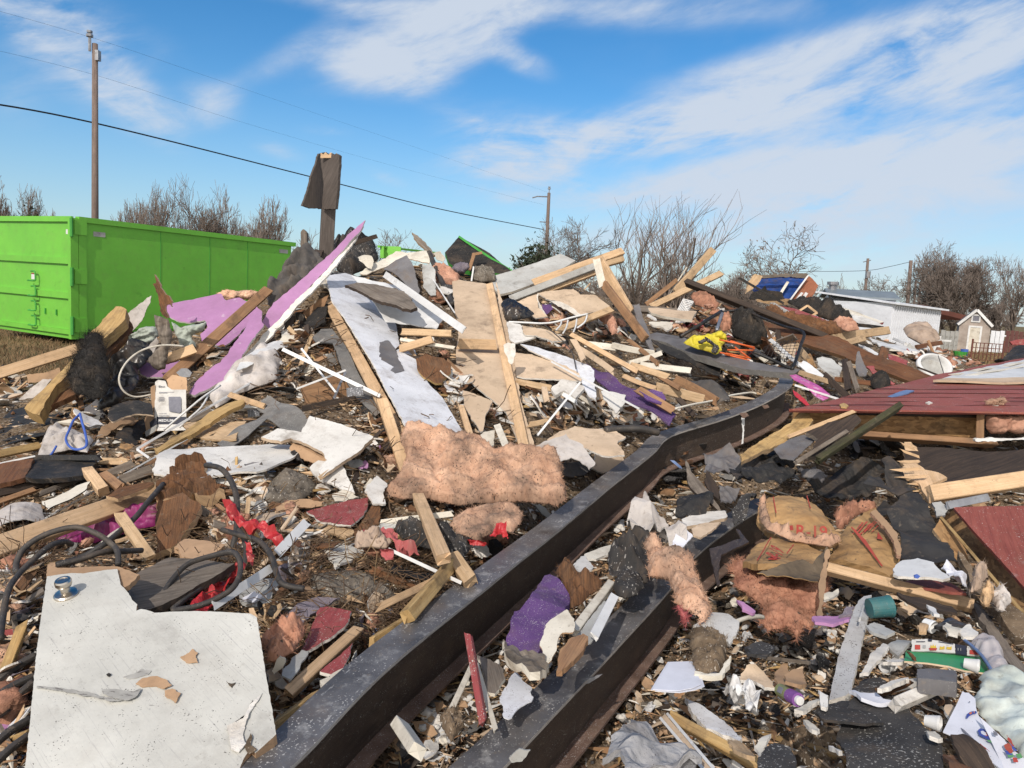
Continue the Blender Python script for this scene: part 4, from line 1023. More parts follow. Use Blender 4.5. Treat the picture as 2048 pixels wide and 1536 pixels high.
# ------------------------------------------------------------------ broken white door, lower left
DK=plane_of([],anchors=[(100,1130,2.85),(500,1130,2.85),(300,1536,1.98)])
door=thing('door_leaf',at(DK,300,1350),'broken white door lying on the rubble with a round silver knob','door')
slab('door_face',None,'I',[(316,245),(400,232),(480,222),(560,225),(640,212),(720,200),(790,195),(800,240),(812,300),(850,340),(880,380),(890,405),(925,435),(918,478),(950,466),(985,472),(1040,492),(1180,484),(1310,480),(1500,486),(1690,497),(1728,520),
(1760,700),(1790,900),(1830,1120),(1860,1305),(1790,1370),(1720,1432),(1690,1400),(1640,1470),(1605,1560),(1590,1750),(130,1750),(168,1536),(200,1250),(240,800),(270,560)],'whitedoor' if 'whitedoor' in MATS else 'white','cardboard',th=.035,jag=.0014,warp=.0015,k=DK,res=.03,parent=door)
slab('exposed_core',None,'I',[(313,240),(318,165),(345,150),(372,150),(372,182),(480,186),(640,172),(790,166),(862,186),(935,214),(905,250),(868,282),(815,310),(780,260),(560,290),(320,300)],'cardboard',th=.02,jag=.005,k=DK,lift=-.012,res=.03,parent=door)
slab('edge_strip',None,'I',[(1672,440),(1705,436),(1735,520),(1690,530)],'pine',th=.03,jag=.004,k=DK,lift=-.006,parent=door)
for pts,m_,nm in(([(915,975),(960,940),(1060,925),(1130,955),(1160,990),(1110,1015),(1040,990),(960,995)],'cardboard','torn_patch'),([(1110,1020),(1160,1010),(1220,1045),(1185,1105),(1120,1060)],'cardboard','torn_patch'),
([(1215,795),(1260,770),(1300,740),(1335,775),(1320,800),(1335,835),(1260,830)],'cardboard','torn_patch'),([(1530,968),(1560,975),(1588,965),(1562,1000)],'char','dirt_fleck'),([(718,912),(735,903),(750,915),(735,928)],'char','dirt_fleck'),
([(1530,1260),(1640,1215),(1680,1120),(1770,1035),(1740,1090),(1690,1160),(1650,1260),(1640,1330),(1660,1380),(1610,1440),(1560,1420),(1545,1330)],'gypsum','cracked_patch')):
 slab(nm,None,'I',pts,m_,th=.003,jag=.003,warp=.003,ws=.05,k=DK,lift=.005,parent=door)
for pts,m_ in(([(250,990),(420,1005),(560,1030),(690,1062),(780,1090),(880,1092),(760,1102),(650,1072),(520,1045),(380,1022),(250,1005)],'doorscuff'),([(690,1020),(790,1018),(900,1035),(950,1010),(930,1060),(860,1092),(770,1080),(700,1050)],'doorscuff'),
([(830,925),(900,905),(960,870),(1020,885),(1000,910),(930,930),(870,940)],'doorscuff'),([(1000,1110),(1150,1118),(1290,1135),(1360,1150),(1280,1148),(1130,1132)],'doorscuff'),([(840,1240),(980,1252),(1130,1275),(1050,1282),(900,1258)],'doorscuff'),
([(545,450),(640,405),(735,440),(740,560),(690,690),(560,725),(525,640)],'doorclean'),([(1560,1250),(1650,1180),(1700,1080),(1706,1090),(1660,1190),(1640,1260)],'char'),([(1640,1400),(1690,1310),(1700,1330),(1690,1390),(1730,1420),(1680,1450)],'soil')):
 slab('scuff_mark',None,'I',pts,m_,th=.001,jag=.004,k=DK,lift=.0025,parent=door,res=.012)
def knob():
 b=at(DK,132.5,1190);n=(at(DK,100,1200)-at(DK,100,1300)).cross(at(DK,200,1200)-at(DK,100,1200)).normalized()
 if n.z<0:n=-n
 kr=bpy.data.objects.new('knob',None);
 def lathe(prof,seg=32):
  u=n.orthogonal().normalized();v=n.cross(u);vs=[];fs=[];uv=[]
  for z,r in prof:
   for j in range(seg):a=6.2832*j/seg;vs.append(b+n*z+(u*math.cos(a)+v*math.sin(a))*r);uv.append((z,a*r))
  for i in range(len(prof)-1):
   for j in range(seg):fs.append((i*seg+j,i*seg+(j+1)%seg,(i+1)*seg+(j+1)%seg,(i+1)*seg+j))
  return vs,fs,uv
 g=lathe([(.0,.0),(.0,.040),(.006,.040),(.010,.036),(.014,.020),(.016,.0155),(.034,.0155),(.038,.024),(.046,.0275),(.058,.0275),(.064,.0245),(.0645,.017),(.062,.016),(.0615,.0)])
 mkobj('door_knob',g[0],g[1],'steel',g[2],None,door,smooth=False)
knob()
occupy(Z('I',[(240,160),(800,160),(1000,470),(1720,480),(1860,1300),(1600,1536),(160,1536)]))
# ------------------------------------------------------------------ hero pieces of the heap
# broken upright board
r=thing('broken_post',V(652,500,9.2),'dark weathered post standing upright with a flared board at its top','post')
bar('post',None,'B',(155,700),(172,395),78,'agedwood',d=9.2,h=.09,parent=r,roll=12)
slab('flared_board',None,'B',[(115,78),(160,70),(158,395),(130,402),(60,400),(14,384),(60,235)],'agedwood',th=.03,jag=.01,d=(9.12,9.12,1.02),parent=r,grain=(0,3))
slab('front_board',None,'B',[(118,76),(135,84),(150,72),(165,86),(180,74),(198,86),(212,78),(230,90),(224,200),(216,300),(206,402),(128,402),(140,250)],'agedwood',th=.04,jag=.006,d=(9.05,9.05,.99),parent=r,grain=(8,11))
slab('splintered_top',None,'B',[(120,74),(135,84),(148,70),(165,86),(182,72),(198,86),(214,76),(230,88),(226,104),(118,104)],'pine',th=.012,jag=.006,d=9.03,parent=r)
# lilac wall pieces with their rail
pk=plane_of([],anchors=[(400,600,8.3),(560,600,8.2),(400,760,6.9)])
slab('painted_drywall','wide lilac painted drywall sheet behind a brown rail in front of the green dumpster','A',
[(945,622),(985,615),(1030,600),(1150,575),(1290,548),(1325,588),(1400,572),(1470,604),(1500,615),(1480,690),(1400,790),(1300,860),(1240,840),(1180,830),(1172,780),(1215,742),(1200,702),(1100,716),(1030,702),(965,662)],
'lilac','gypsum','tan',th=.016,jag=.014,warp=.01,k=pk)
slab('painted_drywall','lower corner of lilac drywall above the white printed carton, with a pale torn end','A',
[(806,965),(865,958),(1000,955),(1095,930),(1130,950),(1060,1010),(985,1034),(860,1040),(820,1020)],'lilac','gypsum',th=.016,jag=.012,d=(7.0,6.7))
slab('painted_drywall','long narrow lilac drywall strip rising to a point beside the broken upright board','A',
[(1530,715),(1570,640),(1600,600),(1680,540),(1760,468),(1850,388),(1940,308),(2050,190),(2138,118),(2110,180),(2040,250),(1900,422),(1720,602),(1640,690),(1580,760)],'lilac','gypsum','gypsum',th=.02,jag=.012,warp=.006,d=(8.4,7.2),grain=(8,1))
slab('gypsum_edge','torn white gypsum edge along the underside of the long lilac strip','A',
[(2115,175),(2128,150),(2060,265),(1910,450),(1730,630),(1600,790),(1480,900),(1400,985),(1395,955),(1560,770),(1720,600),(1900,420)],'gypsum',th=.02,jag=.014,warp=.01,d=(8.43,6.7),cat='drywall edge')
slab('painted_drywall','lilac drywall tongue that tapers down to a torn white tip above the sack','A',
[(1105,1132),(1150,1060),(1200,1010),(1290,950),(1370,840),(1440,740),(1500,622),(1535,655),(1530,700),(1545,730),(1470,830),(1400,940),(1350,1035),(1250,1085),(1140,1142)],'lilac','gypsum','gypsum',th=.02,jag=.016,warp=.008,d=(7.3,6.0))
slab('vinyl_flap','curled off-white vinyl flap hanging below the long lilac strip','A',
[(1620,745),(1700,640),(1790,545),(1890,430),(1925,460),(1955,515),(1930,545),(1890,500),(1830,535),(1780,560),(1700,660)],'cream','cream','brownwood',th=.006,jag=.008,warp=.03,ws=.3,d=(8.3,7.2),curl=-.05,cat='vinyl flap')
bar('wall_rail','brown wooden rail crossing the lilac drywall diagonally','A',(985,1045),(1570,520),62,'brownwood',d=(6.55,7.9),h=.04,roll=-14)
bar('wall_rail','short bare wood block under the lilac sheet beside the broken stub','A',(965,930),(1130,870),58,'pine',d=(6.7,6.75),h=.04,roll=-20,cat='wood block')
blob('crumpled_jacket','crumpled dark grey jacket lodged on top of the heap beside the lilac strip','A',
[(1560,560),(1590,490),(1640,450),(1660,370),(1740,292),(1800,275),(1870,310),(1895,365),(1800,470),(1700,545),(1650,610),(1600,640),(1565,610)],'greycloth',.09,(.05,.2),(.06,.13,.6),d=(8.7,7.9),cat='jacket')
blob('insulation_batt','pink insulation tuft peeking over the top of the wide lilac sheet','A',[(1268,548),(1300,530),(1330,520),(1400,532),(1470,524),(1515,540),(1470,590),(1400,575),(1330,590)],'pink',.08,(.03,.08),d=8.5,fuzz=500,cat='insulation')
slab('splintered_board','tall jagged splinter of wood standing in front of the dumpster side','A',[(905,435),(925,470),(938,510),(960,540),(985,558),(1004,590),(1002,625),(970,610),(965,640),(978,692),(942,660),(925,560),(895,492),(915,485)],'rotwood','pine','darkwood',th=.035,jag=.012,d=7.4,cat='splinter')
blob('broken_stub','fuzzy brown broken branch stub leaning on the lilac drywall','A',[(900,672),(985,700),(1005,760),(1010,812),(985,880),(965,990),(930,1000),(890,975),(862,940),(905,880),(945,845),(925,770),(910,720)],'greywood',.06,(.02,.05),d=6.6,cat='branch stub',grain=(0,6))
blob('fabric_scrap','sage green satin cloth bunched beside the yellow beam','A',[(748,800),(790,770),(835,745),(912,742),(930,790),(900,850),(830,856),(765,848)],'sagecloth',.06,(.02,.1),(.03,.07,.3),d=7.0,cat='cloth')
blob('fabric_scrap','sage green cloth spilling over the torn edge of the wide lilac sheet','A',[(1000,708),(1060,748),(1130,728),(1210,712),(1190,760),(1120,800),(1150,860),(1100,885),(1050,850),(1030,790)],'sagecloth',.05,(.02,.1),(.025,.07,1.2),d=6.9,cat='cloth')
slab('white_sheet','pointed white sheet sticking up against the green dumpster','A',[(718,682),(800,625),(888,560),(880,605),(850,660),(832,705),(770,772),(740,742)],'whitecloth',th=.006,jag=.006,warp=.02,d=7.5,cat='sheet')
slab('white_sheet','white torn sheet hanging below the broken stub','A',[(800,945),(860,860),(920,800),(930,830),(890,900),(850,945)],'whitecloth',th=.006,jag=.01,warp=.02,d=6.75,cat='sheet')
# yellow beam with netting
r=thing('broken_beam',V(130,780,6.4),'thick splintered yellow timber beam leaning at the left edge of the heap','beam')
slab('beam_face',None,'A',[(680,628),(712,632),(745,652),(735,705),(640,790),(480,935),(380,1040),(300,1132),(232,1258),(190,1250),(145,1225),(260,1110),(400,955),(520,800),(600,700)],'yellowwood','yellowwood',th=.10,jag=.014,warp=.02,d=(7.1,5.9),parent=r,grain=(9,0))
slab('beam_side',None,'A',[(735,690),(775,728),(745,800),(690,850),(560,985),(440,1140),(300,1205),(235,1255),(310,1120),(480,930),(640,780)],'rotwood',th=.05,jag=.016,warp=.02,d=(7.25,6.0),parent=r,grain=(0,5))  # shadow side of the beam, its shade put into a browner wood colour
blob('netting','bundle of black plastic netting draped over the yellow beam','A',[(505,795),(560,775),(600,800),(612,880),(650,1000),(640,1100),(600,1160),(540,1165),(430,1120),(398,1010),(450,900)],'char',.07,(.03,.08),(.03,.14,.2),d=(6.6,5.75),fuzz=5000,fuzzl=.09,cat='netting')
blob('rubbish_bag','large black rubbish bag slumped right of the yellow beam','A',[(640,965),(720,890),(800,842),(900,850),(905,900),(860,940),(805,1000),(822,1060),(760,1130),(690,1190),(560,1235),(600,1150),(655,1050)],'blackbag',.10,(.04,.12),(.05,.16,.5),d=(6.9,6.1),cat='bag')
bar('floor_joist','clean pale plank lying on the grass at the far left edge','A',(-60,1028),(455,868),62,'pine',d=(6.6,7.1),h=.04,roll=-15,cat='plank')
slab('cardboard_scrap','folded brown cardboard below the pale plank at far left','A',[(160,1022),(255,1012),(345,980),(350,1020),(300,1062),(165,1070)],'cardboard',th=.02,jag=.005,d=6.6,cat='cardboard')
slab('white_sheet','white torn sheet on the grass behind the foot of the yellow beam','A',[(115,1170),(180,1100),(250,1048),(300,1048),(260,1100),(200,1155)],'whitecloth',th=.006,jag=.008,warp=.02,d=6.5,cat='sheet')
slab('tarp','dark grey ground tarp at the left edge below the grass','A',[(-60,1300),(60,1230),(200,1195),(330,1205),(480,1180),(440,1260),(380,1335),(200,1400),(0,1465),(-60,1470)],'felt',th=.006,jag=.01,warp=.03,up=.06)
tube('white_cable','white cable bent into a loop left of the printed carton','A',[(1075,855),(950,850),(830,880),(740,950),(697,1040),(720,1115),(790,1152),(890,1138)],5.5,'cream',d=[6.4,6.3,6.2,6.1,6.0,6.0,6.05,6.1],cat='cable')
blob('stuffed_sack','off-white stuffed sack squeezed under the lilac tongue','A',[(1225,1150),(1300,1070),(1360,1010),(1400,960),(1480,905),(1560,868),(1615,885),(1645,935),(1625,1040),(1560,1075),(1500,1092),(1400,1130),(1330,1180),(1262,1218)],'whitecloth',.13,(.03,.15),(.022,.12,.9),d=(6.8,5.9),cat='sack')
slab('vinyl_roll','white vinyl sheet rolled up above the stuffed sack','A',[(1380,995),(1410,930),(1450,885),(1500,848),(1580,820),(1640,815),(1692,832),(1640,850),(1600,880),(1520,925),(1440,970)],'whiteplastic','cream','tan',th=.006,jag=.006,warp=.02,d=(6.9,6.1),curlv=-.06,cat='vinyl roll')
# printed carton
def carton():
 k=plane_of([],anchors=[(309,765,6.02),(372,762,6.0),(311,868,5.78)])
 r=thing('printed_carton',at(k,340,868),'white printed carton with a dark MEDIUM band standing in the heap below the lilac drywall','box')
 fr='O'
 slab('front_panel',None,fr,[(330,260),(400,215),(560,240),(600,360),(700,430),(1010,430),(1015,1030),(1000,1320),(700,1330),(345,1335),(320,1030)],'palegrey' if False else 'white','cardboard',th=.006,jag=0,warp=.001,k=k,parent=r)
 slab('torn_flap',None,fr,[(560,200),(700,90),(1010,150),(1010,445),(700,445),(610,380)],'cardboard',th=.005,jag=.003,k=k,lift=-.012,parent=r)
 kl=plane_of([],anchors=[(309,765,6.02),(311,868,5.78),(292,868,6.02)])
 slab('side_panel',None,fr,[(240,380),(330,330),(325,800),(330,1060),(350,1335),(150,1480),(110,1200),(95,1100),(260,760)],'cardboard',th=.005,jag=.003,k=kl,parent=r)
 slab('side_band',None,fr,[(120,1200),(355,1050),(365,1190),(140,1345)],'ink',th=.002,jag=0,k=kl,lift=.004,parent=r)
 slab('side_foot',None,fr,[(140,1350),(365,1195),(345,1335),(150,1475)],'palegrey',th=.002,jag=0,k=kl,lift=.004,parent=r)
 slab('dark_band',None,fr,[(372,1030),(1012,1025),(1008,1190),(372,1195)],'ink',th=.002,jag=0,k=k,lift=.004,parent=r)
 o=lambda x,y:at(k,*Z(fr,[(x,y)])[0])
 xd=o(1000,600)-o(400,600);yd=o(400,400)-o(400,1000);n=xd.cross(yd).normalized()
 px=(o(1000,600)-o(400,600)).length/600
 def t(s,x,y,h,m):text(s,m,r,o(x,y)+n*.0055,xd,yd,h*px*1.38,bold=.01)
 t('MEDIUM',415,1142,62,'whiteplastic');t('Elect',415,392,52,'ink')
 t('LARGE WIRE',420,972,22,'greyink')
 slab('printed_picture',None,fr,[(640,600),(890,595),(915,640),(915,930),(870,960),(660,920),(645,780)],'greyink',th=.002,jag=0,k=k,lift=.0045,parent=r)
 slab('picture_panel',None,fr,[(665,625),(870,620),(885,760),(668,790)],'palegrey',th=.002,jag=0,k=k,lift=.006,parent=r)
 for y,x1 in((466,680),(490,750),(510,600),(575,560),(605,540),(632,550),(660,545),(685,540),(1012,650),(1258,560)):
  slab('text_line',None,fr,[(420,y-4),(x1,y-5),(x1,y+4),(420,y+5)],'greyink',th=.001,jag=0,k=k,lift=.005,parent=r)
 occupy(Z(fr,[(150,200),(1010,200),(1010,1330),(150,1480)]))
carton()
slab('metal_disc','small grey metal disc bolted on the foot of the brown rail','A',[(1030,1010),(1060,985),(1095,985),(1122,1010),(1110,1035),(1060,1040)],'metal',th=.01,jag=0,d=6.2,cat='disc')
slab('asphalt_shingle','bent grey asphalt shingle draped over the white drywall below the sack','A',[(1500,1200),(1530,1165),(1580,1150),(1640,1185),(1700,1205),(1765,1240),(1868,1326),(1780,1350),(1690,1368),(1640,1335),(1565,1290),(1520,1330),(1400,1425),(1325,1488),(1272,1432),(1330,1385),(1400,1330),(1500,1280),(1548,1240)],
'shinglegrey','shinglegrey','felt',th=.008,jag=.005,warp=.04,ws=.35,d=(5.75,4.95),cat='shingle')
# blue strap on white rag
blob('rag','crumpled white rag with grey stains under the blue strap','A',[(268,1362),(340,1330),(400,1345),(470,1360),(545,1402),(510,1480),(400,1460),(310,1480),(218,1515),(240,1440)],'whitecloth',.06,(.04,.08),(.02,.06,.4),d=(5.6,5.1))
tube('blue_strap','blue looped strap lying on the stained white rag','A',[(470,1252),(430,1290),(405,1345),(386,1400),(410,1445),(455,1460),(505,1438),(500,1370),(480,1300),(468,1250)],7,'bluestrap',d=[5.5,5.4,5.3,5.2,5.1,5.05,5.05,5.2,5.35,5.5],cat='strap')
tube('blue_strap','loose end of blue strap under the white rag','A',[(330,1440),(310,1475),(290,1500)],6,'bluestrap',d=[5.1,5.05,5.0],cat='strap')
slab('felt_sheet','curled black roofing felt with a tan edge left of the carton','A',[(625,1215),(660,1190),(760,1172),(880,1180),(890,1225),(800,1235),(720,1262),(660,1290),(635,1270)],'felt','tan',th=.012,jag=.01,warp=.03,d=(5.9,5.6),curl=-.04,cat='roofing felt')
slab('felt_sheet','black roofing felt lying flat below the carton with torn brown edge','A',[(640,1430),(670,1370),(720,1325),(840,1290),(858,1320),(810,1410),(740,1462),(650,1482)],'felt','cardboard',th=.012,jag=.012,warp=.02,up=.12,cat='roofing felt')
slab('board_scrap','torn light brown fibreboard between the two pieces of black felt','A',[(590,1330),(640,1300),(700,1270),(760,1268),(812,1290),(780,1312),(700,1315),(650,1340),(610,1370),(575,1420),(562,1400)],'cardboard',th=.012,jag=.016,warp=.02,up=.14,cat='fibreboard')
bar('white_trim','long thin white trim bar in front of the carton running down to the left','A',(805,1455),(1480,1062),13,'whiteplastic',d=(5.1,6.2),h=.012,ends=(.002,.002),cat='trim')
bar('white_trim','short bent foot of white trim at the lower end of the long white bar','A',(800,1458),(870,1508),14,'whiteplastic',d=(5.08,4.95),h=.012,ends=(.002,.002),cat='trim')
bar('white_trim','very long thin white trim bar crossing the left of the heap below the carton','E',(268,690),(1142,203),9,'whiteplastic',d=(4.3,5.2),h=.01,ends=(.002,.002),cat='trim')
tube('white_cable','pair of white wires crossing the lower right of the carton','A',[(960,1345),(1060,1260),(1180,1160),(1290,1085)],6,'whiteplastic',d=[5.6,5.6,5.7,5.9],cat='cable')
tube('white_cable','white flat wire beside the pair of wires under the lilac tip','A',[(1050,1330),(1110,1275),(1180,1210),(1225,1130)],6,'whiteplastic',d=[5.5,5.55,5.65,5.8],cat='cable')
slab('foam_strip','strip of yellow crumbled foam board running up to the sack','A',[(905,1465),(1000,1400),(1100,1345),(1210,1260),(1330,1190),(1420,1150),(1425,1190),(1320,1255),(1230,1320),(1120,1385),(1000,1445),(930,1490)],'yellowwood',th=.03,jag=.02,warp=.02,d=(5.7,4.95),cat='foam strip')
slab('plywood_scrap','pale splintered plywood below the grey bent shingle','A',[(1055,1300),(1200,1292),(1440,1290),(1410,1330),(1380,1395),(1240,1400),(1150,1390),(1105,1360)],'ply',th=.015,jag=.012,up=.18,cat='plywood')
bar('lumber_scrap','short clean wood slat pointing at the sack above the grey shingle','A',(1335,1135),(1540,1205),34,'pine',d=(5.75,5.6),h=.03,cat='slat')
bar('white_trim','white metal bar slanting from the sack to the white speckled board','F',(190,-5),(760,268),22,'whiteplastic',d=(6.0,5.7),h=.015,ends=(.002,.002),cat='trim')
bar('white_trim','thin white rod crossing over the brown drawer wood','F',(300,-10),(500,245),12,'whiteplastic',d=(6.4,5.9),h=.01,ends=(.002,.002),cat='trim')
bar('white_trim','thin white rod slanting up in front of the brown drawer wood','F',(270,228),(560,118),11,'whiteplastic',d=(5.9,6.0),h=.01,ends=(.002,.002),cat='trim')
bar('white_trim','grey steep metal strip by the brown drawer wood','F',(490,285),(560,125),14,'metal',d=(5.85,6.1),h=.01,ends=(.002,.002),cat='trim')
for i,(a,b,lab)in enumerate((((300,225),(590,150),'topmost brown drawer board behind the white rods'),((310,262),(592,200),'middle brown drawer board behind the white rods'),((320,298),(595,248),'lowest brown drawer board behind the white rods'))):
 bar('drawer_board',lab,'F',a,b,42,'brownwood',d=(6.15,6.3),h=.015,group='stacked brown drawer boards',cat='board')
bar('charred_lath','black charred slat with a plastic grille beside the brown drawer boards','F',(300,345),(665,268),34,'darkwood',d=(5.7,5.9),h=.03,cat='slat')
for fr,p,lab in(('F',[(565,222),(662,212),(665,262),(568,275)],'small grey plastic grille beside the leaning white board'),('F',[(-10,348),(55,342),(60,385),(-5,395)],'small grey plastic grille above the grey bent shingle')):
 slab('vent_grille',lab,fr,p,'metal',th=.01,jag=0,d=5.75,ridge=(.012,.022,0),res=.008,cat='grille')
 # big white speckled board with its lumber frame
r=thing('white_board',V(780,720,6.5),'big white speckled wall board leaning from the heap top down to the pink insulation','wall board')
wk=plane_of([],anchors=[(652,550,8.25),(760,600,8.05),(870,868,5.15)])
slab('sheet',None,'P',[(652,552),(690,546),(735,560),(768,600),(792,650),(800,690),(778,706),(760,688),(762,720),(800,742),(792,700),(826,686),(842,745),(860,770),(885,796),(905,828),(931,872),(860,870),(812,852),(775,782),(740,716),(700,652),(664,602)],'whitespeck','gypsum','tan',th=.014,jag=.005,warp=.004,k=wk,parent=r,grain=(0,16))
bar('frame_stud',None,'P',(654,600),(818,900),22,'pine',d=(7.9,5.0),h=.06,roll=-8,parent=r)
bar('broken_stud',None,'P',(806,676),(840,744),16,'pine',d=(6.9,6.4),h=.03,parent=r)
slab('torn_hole',None,'P',[(758,688),(775,684),(790,702),(796,720),(808,742),(790,748),(772,735),(760,722)],'greysheet',th=.01,jag=.012,k=wk,lift=.008,parent=r)
bar('frame_stud','light lumber stud that sticks out below the big pink insulation','F',(985,840),(1132,1190),74,'pine',d=(4.32,3.28),h=.05,roll=-18,cat='stud')
bar('frame_stud','light lumber stud beside the lower edge of the white speckled board','F',(775,290),(908,690),66,'pine',d=(5.3,4.9),h=.05,roll=-10,cat='stud')
slab('vinyl_siding','white ridged vinyl siding panel behind the white speckled board','B',[(300,795),(400,820),(560,850),(700,930),(835,1055),(800,1112),(640,1080),(500,1060),(440,960)],'whiteplastic',th=.01,jag=.006,warp=.015,d=(7.9,6.9),ridge=(.012,.11,1),cat='siding')
slab('bark_board','grey rotten layered board lying on the white ridged siding','B',[(262,850),(330,822),(450,838),(560,862),(630,920),(688,988),(650,1005),(600,1000),(500,955),(420,922),(330,880)],'greywood','darkwood',th=.03,jag=.022,warp=.03,d=(7.55,6.7),cat='board')
bar('trim_board','long narrow white trim board slanting down to the tan drywall sheet','B',(495,785),(955,1110),42,'whiteplastic',d=(7.7,6.4),h=.02,cat='trim')
for a,b,w_,mm,lab in(((585,1220),(770,1165),46,'pine','pale wood block right of the torn white board'),((590,1120),(880,1130),40,'ply','splintered plywood strip under the white siding'),
((590,1165),(900,1215),20,'cream','thin cream lath under the plywood strip'),((600,1260),(780,1300),30,'darkwood','dark broken lath below the pale wood block')):
 bar('lumber_scrap',lab,'B',a,b,w_,mm,d=(6.6,6.5),h=.04,roll=-15,cat='wood scrap')
slab('osb_scrap','splintered yellow-brown OSB scrap in the gap between the white board and tan sheet','B',[(680,1300),(740,1260),(840,1280),(880,1330),(830,1410),(760,1400),(700,1370)],'rotwood','yellowwood',th=.02,jag=.03,warp=.03,d=(6.4,6.1),cat='board scrap')
slab('asphalt_shingle','long dark gritty shingle sheet hanging left of the white speckled board','B',[(70,1140),(120,1085),(185,1075),(240,1150),(300,1260),(370,1390),(430,1480),(490,1560),(440,1600),(330,1500),(270,1390),(215,1250),(190,1180),(90,1175)],'shinglegrey','shingle',th=.012,jag=.006,warp=.05,ws=.5,d=(7.0,5.6),cat='shingle')
# tan drywall with a stud nailed to its back
r=thing('drywall_sheet',V(980,750,7),'tall tan drywall sheet with a stud down its right side, middle of the heap','drywall')
tk=plane_of([],anchors=[(905,558,8.7),(975,570,8.6),(1050,900,5.55)])
slab('sheet',None,'P',[(903,556),(925,560),(972,566),(992,630),(1004,690),(1022,760),(1042,830),(1062,905),(1045,900),(1022,850),(1012,825),(985,800),(955,778),(938,760),(914,744),(912,700),(918,660),(910,620)],'tan','gypsum','white',th=.014,jag=.009,warp=.006,k=tk,parent=r)
slab('side_strip',None,'P',[(992,566),(1003,600),(1014,640),(1024,690),(1030,720),(1042,805),(1056,850),(1072,905),(1050,905),(1020,760),(1000,640)],'tan','gypsum','white',th=.014,jag=.01,warp=.01,k=tk,lift=.01,parent=r)
bar('stud',None,'P',(978,566),(1050,905),17,'pine',d=(8.5,5.45),h=.05,roll=10,parent=r)
bar('cross_block',None,'B',(925,1192),(1148,1198),62,'pine',d=(6.95,6.95),h=.05,parent=r)
slab('gypsum_lump',None,'M',[(365,310),(400,290),(445,300),(448,370),(420,440),(395,400)],'gypsum',th=.03,jag=.01,d=6.4,parent=r)
slab('drywall_scrap','tan drywall scrap with a bitten edge between the white board and the stud','M',[(85,620),(160,640),(290,690),(240,800),(225,900),(205,905),(160,830),(100,730)],'tan','gypsum',th=.013,jag=.008,d=(6.0,5.5),cat='drywall scrap')
bar('lumber_scrap','short upright pine stake left of the tall tan sheet','M',(75,715),(150,950),42,'pine',d=(5.8,5.2),h=.035,roll=-15,cat='stake')
slab('drywall_scrap','pale drywall scrap under the foot of the tall tan sheet','M',[(180,945),(230,900),(305,885),(300,985),(250,1005),(195,990)],'cream','gypsum',th=.013,jag=.008,d=(5.5,5.3),cat='drywall scrap')
bar('split_lath','cream split lath beside the foot of the stud','M',(320,850),(385,1005),48,'cream',d=(5.5,5.1),h=.02,cat='lath')
# grey wall section and crossed lumber right of centre
slab('wall_board','pale grey smooth wall panel tilted against the sky right of centre','B',[(1130,790),(1220,765),(1380,715),(1525,664),(1612,705),(1480,785),(1345,850),(1240,890),(1165,905),(1120,850)],'palegrey','cream',th=.03,jag=.004,d=(9.9,9.0),cat='wall panel')
bar('pale_lumber','pale lumber with broken outer end crossing above the grey panel','B',(1365,832),(1890,645),44,'pine',d=(9.0,9.3),h=.04,roll=-25,cat='lumber')
bar('pale_lumber','lumber piece that ends in a double broken tip against the bare tree','B',(1600,770),(1892,690),40,'ply',d=(9.1,9.3),h=.06,roll=-20,cat='lumber')
bar('painted_lumber','grey painted lumber running just below the pale grey panel','B',(1235,925),(1725,735),42,'palegrey',d=(8.7,9.0),h=.05,roll=-25,cat='lumber')
bar('pale_lumber','tan lumber lowest of the three parallel pieces below the grey panel','B',(1250,950),(1740,765),34,'ply',d=(8.75,9.05),h=.06,roll=-20,cat='lumber')
bar('pale_lumber','lumber post falling to the right from the crossing point beside the bare tree','B',(1745,700),(1925,1010),56,'pine',d=(8.9,8.6),h=.05,roll=28,cat='lumber')
bar('pale_lumber','darker lumber post leaning beside the falling post','B',(1770,840),(2010,1160),48,'brownwood',d=(8.7,8.0),h=.05,roll=25,cat='lumber')
bar('pale_lumber','split white lumber strip against the top of the falling post','B',(1735,700),(1765,830),44,'cream',d=(8.75,8.7),h=.03,ends=(.03,.05),cat='lumber')
slab('charcoal_board','narrow charcoal panel standing right of the falling lumber posts','C',[(400,850),(440,840),(460,930),(505,1040),(540,1160),(520,1165),(470,1080),(425,980)],'greysheet',th=.03,jag=.006,d=(8.6,7.9),cat='panel')
slab('drywall_scrap','big tan drywall piece under the crossed lumber with a torn white edge','B',[(1388,893),(1470,880),(1600,870),(1640,905),(1720,905),(1812,965),(1810,985),(1640,1022),(1500,942),(1440,930)],'tan','gypsum',th=.014,jag=.01,d=(8.4,8.0),cat='drywall scrap')
slab('drywall_scrap','tan drywall face hanging below the parallel lumber','B',[(1250,950),(1400,895),(1385,930),(1395,985),(1450,1035),(1380,1045),(1330,1000),(1270,960)],'tan','gypsum',th=.014,jag=.01,d=(8.3,7.9),cat='drywall scrap')
slab('gypsum_edge','curved white torn edge in front of the dark hollow below the crossed lumber','B',[(1385,905),(1400,895),(1395,940),(1420,990),(1450,1035),(1425,1040),(1388,985)],'gypsum',th=.02,jag=.014,d=8.15,cat='drywall edge')
slab('gypsum_edge','torn white sliver across the dark hollow','B',[(1455,940),(1520,945),(1590,980),(1650,1022),(1620,1030),(1540,990)],'gypsum',th=.02,jag=.016,d=7.95,cat='drywall edge')
slab('purple_scrap','dull purple scrap inside the dark hollow under the lumber','B',[(1415,960),(1470,965),(1480,990),(1445,1020),(1420,1000)],'purple',th=.01,jag=.006,d=8.2,cat='carpet scrap')
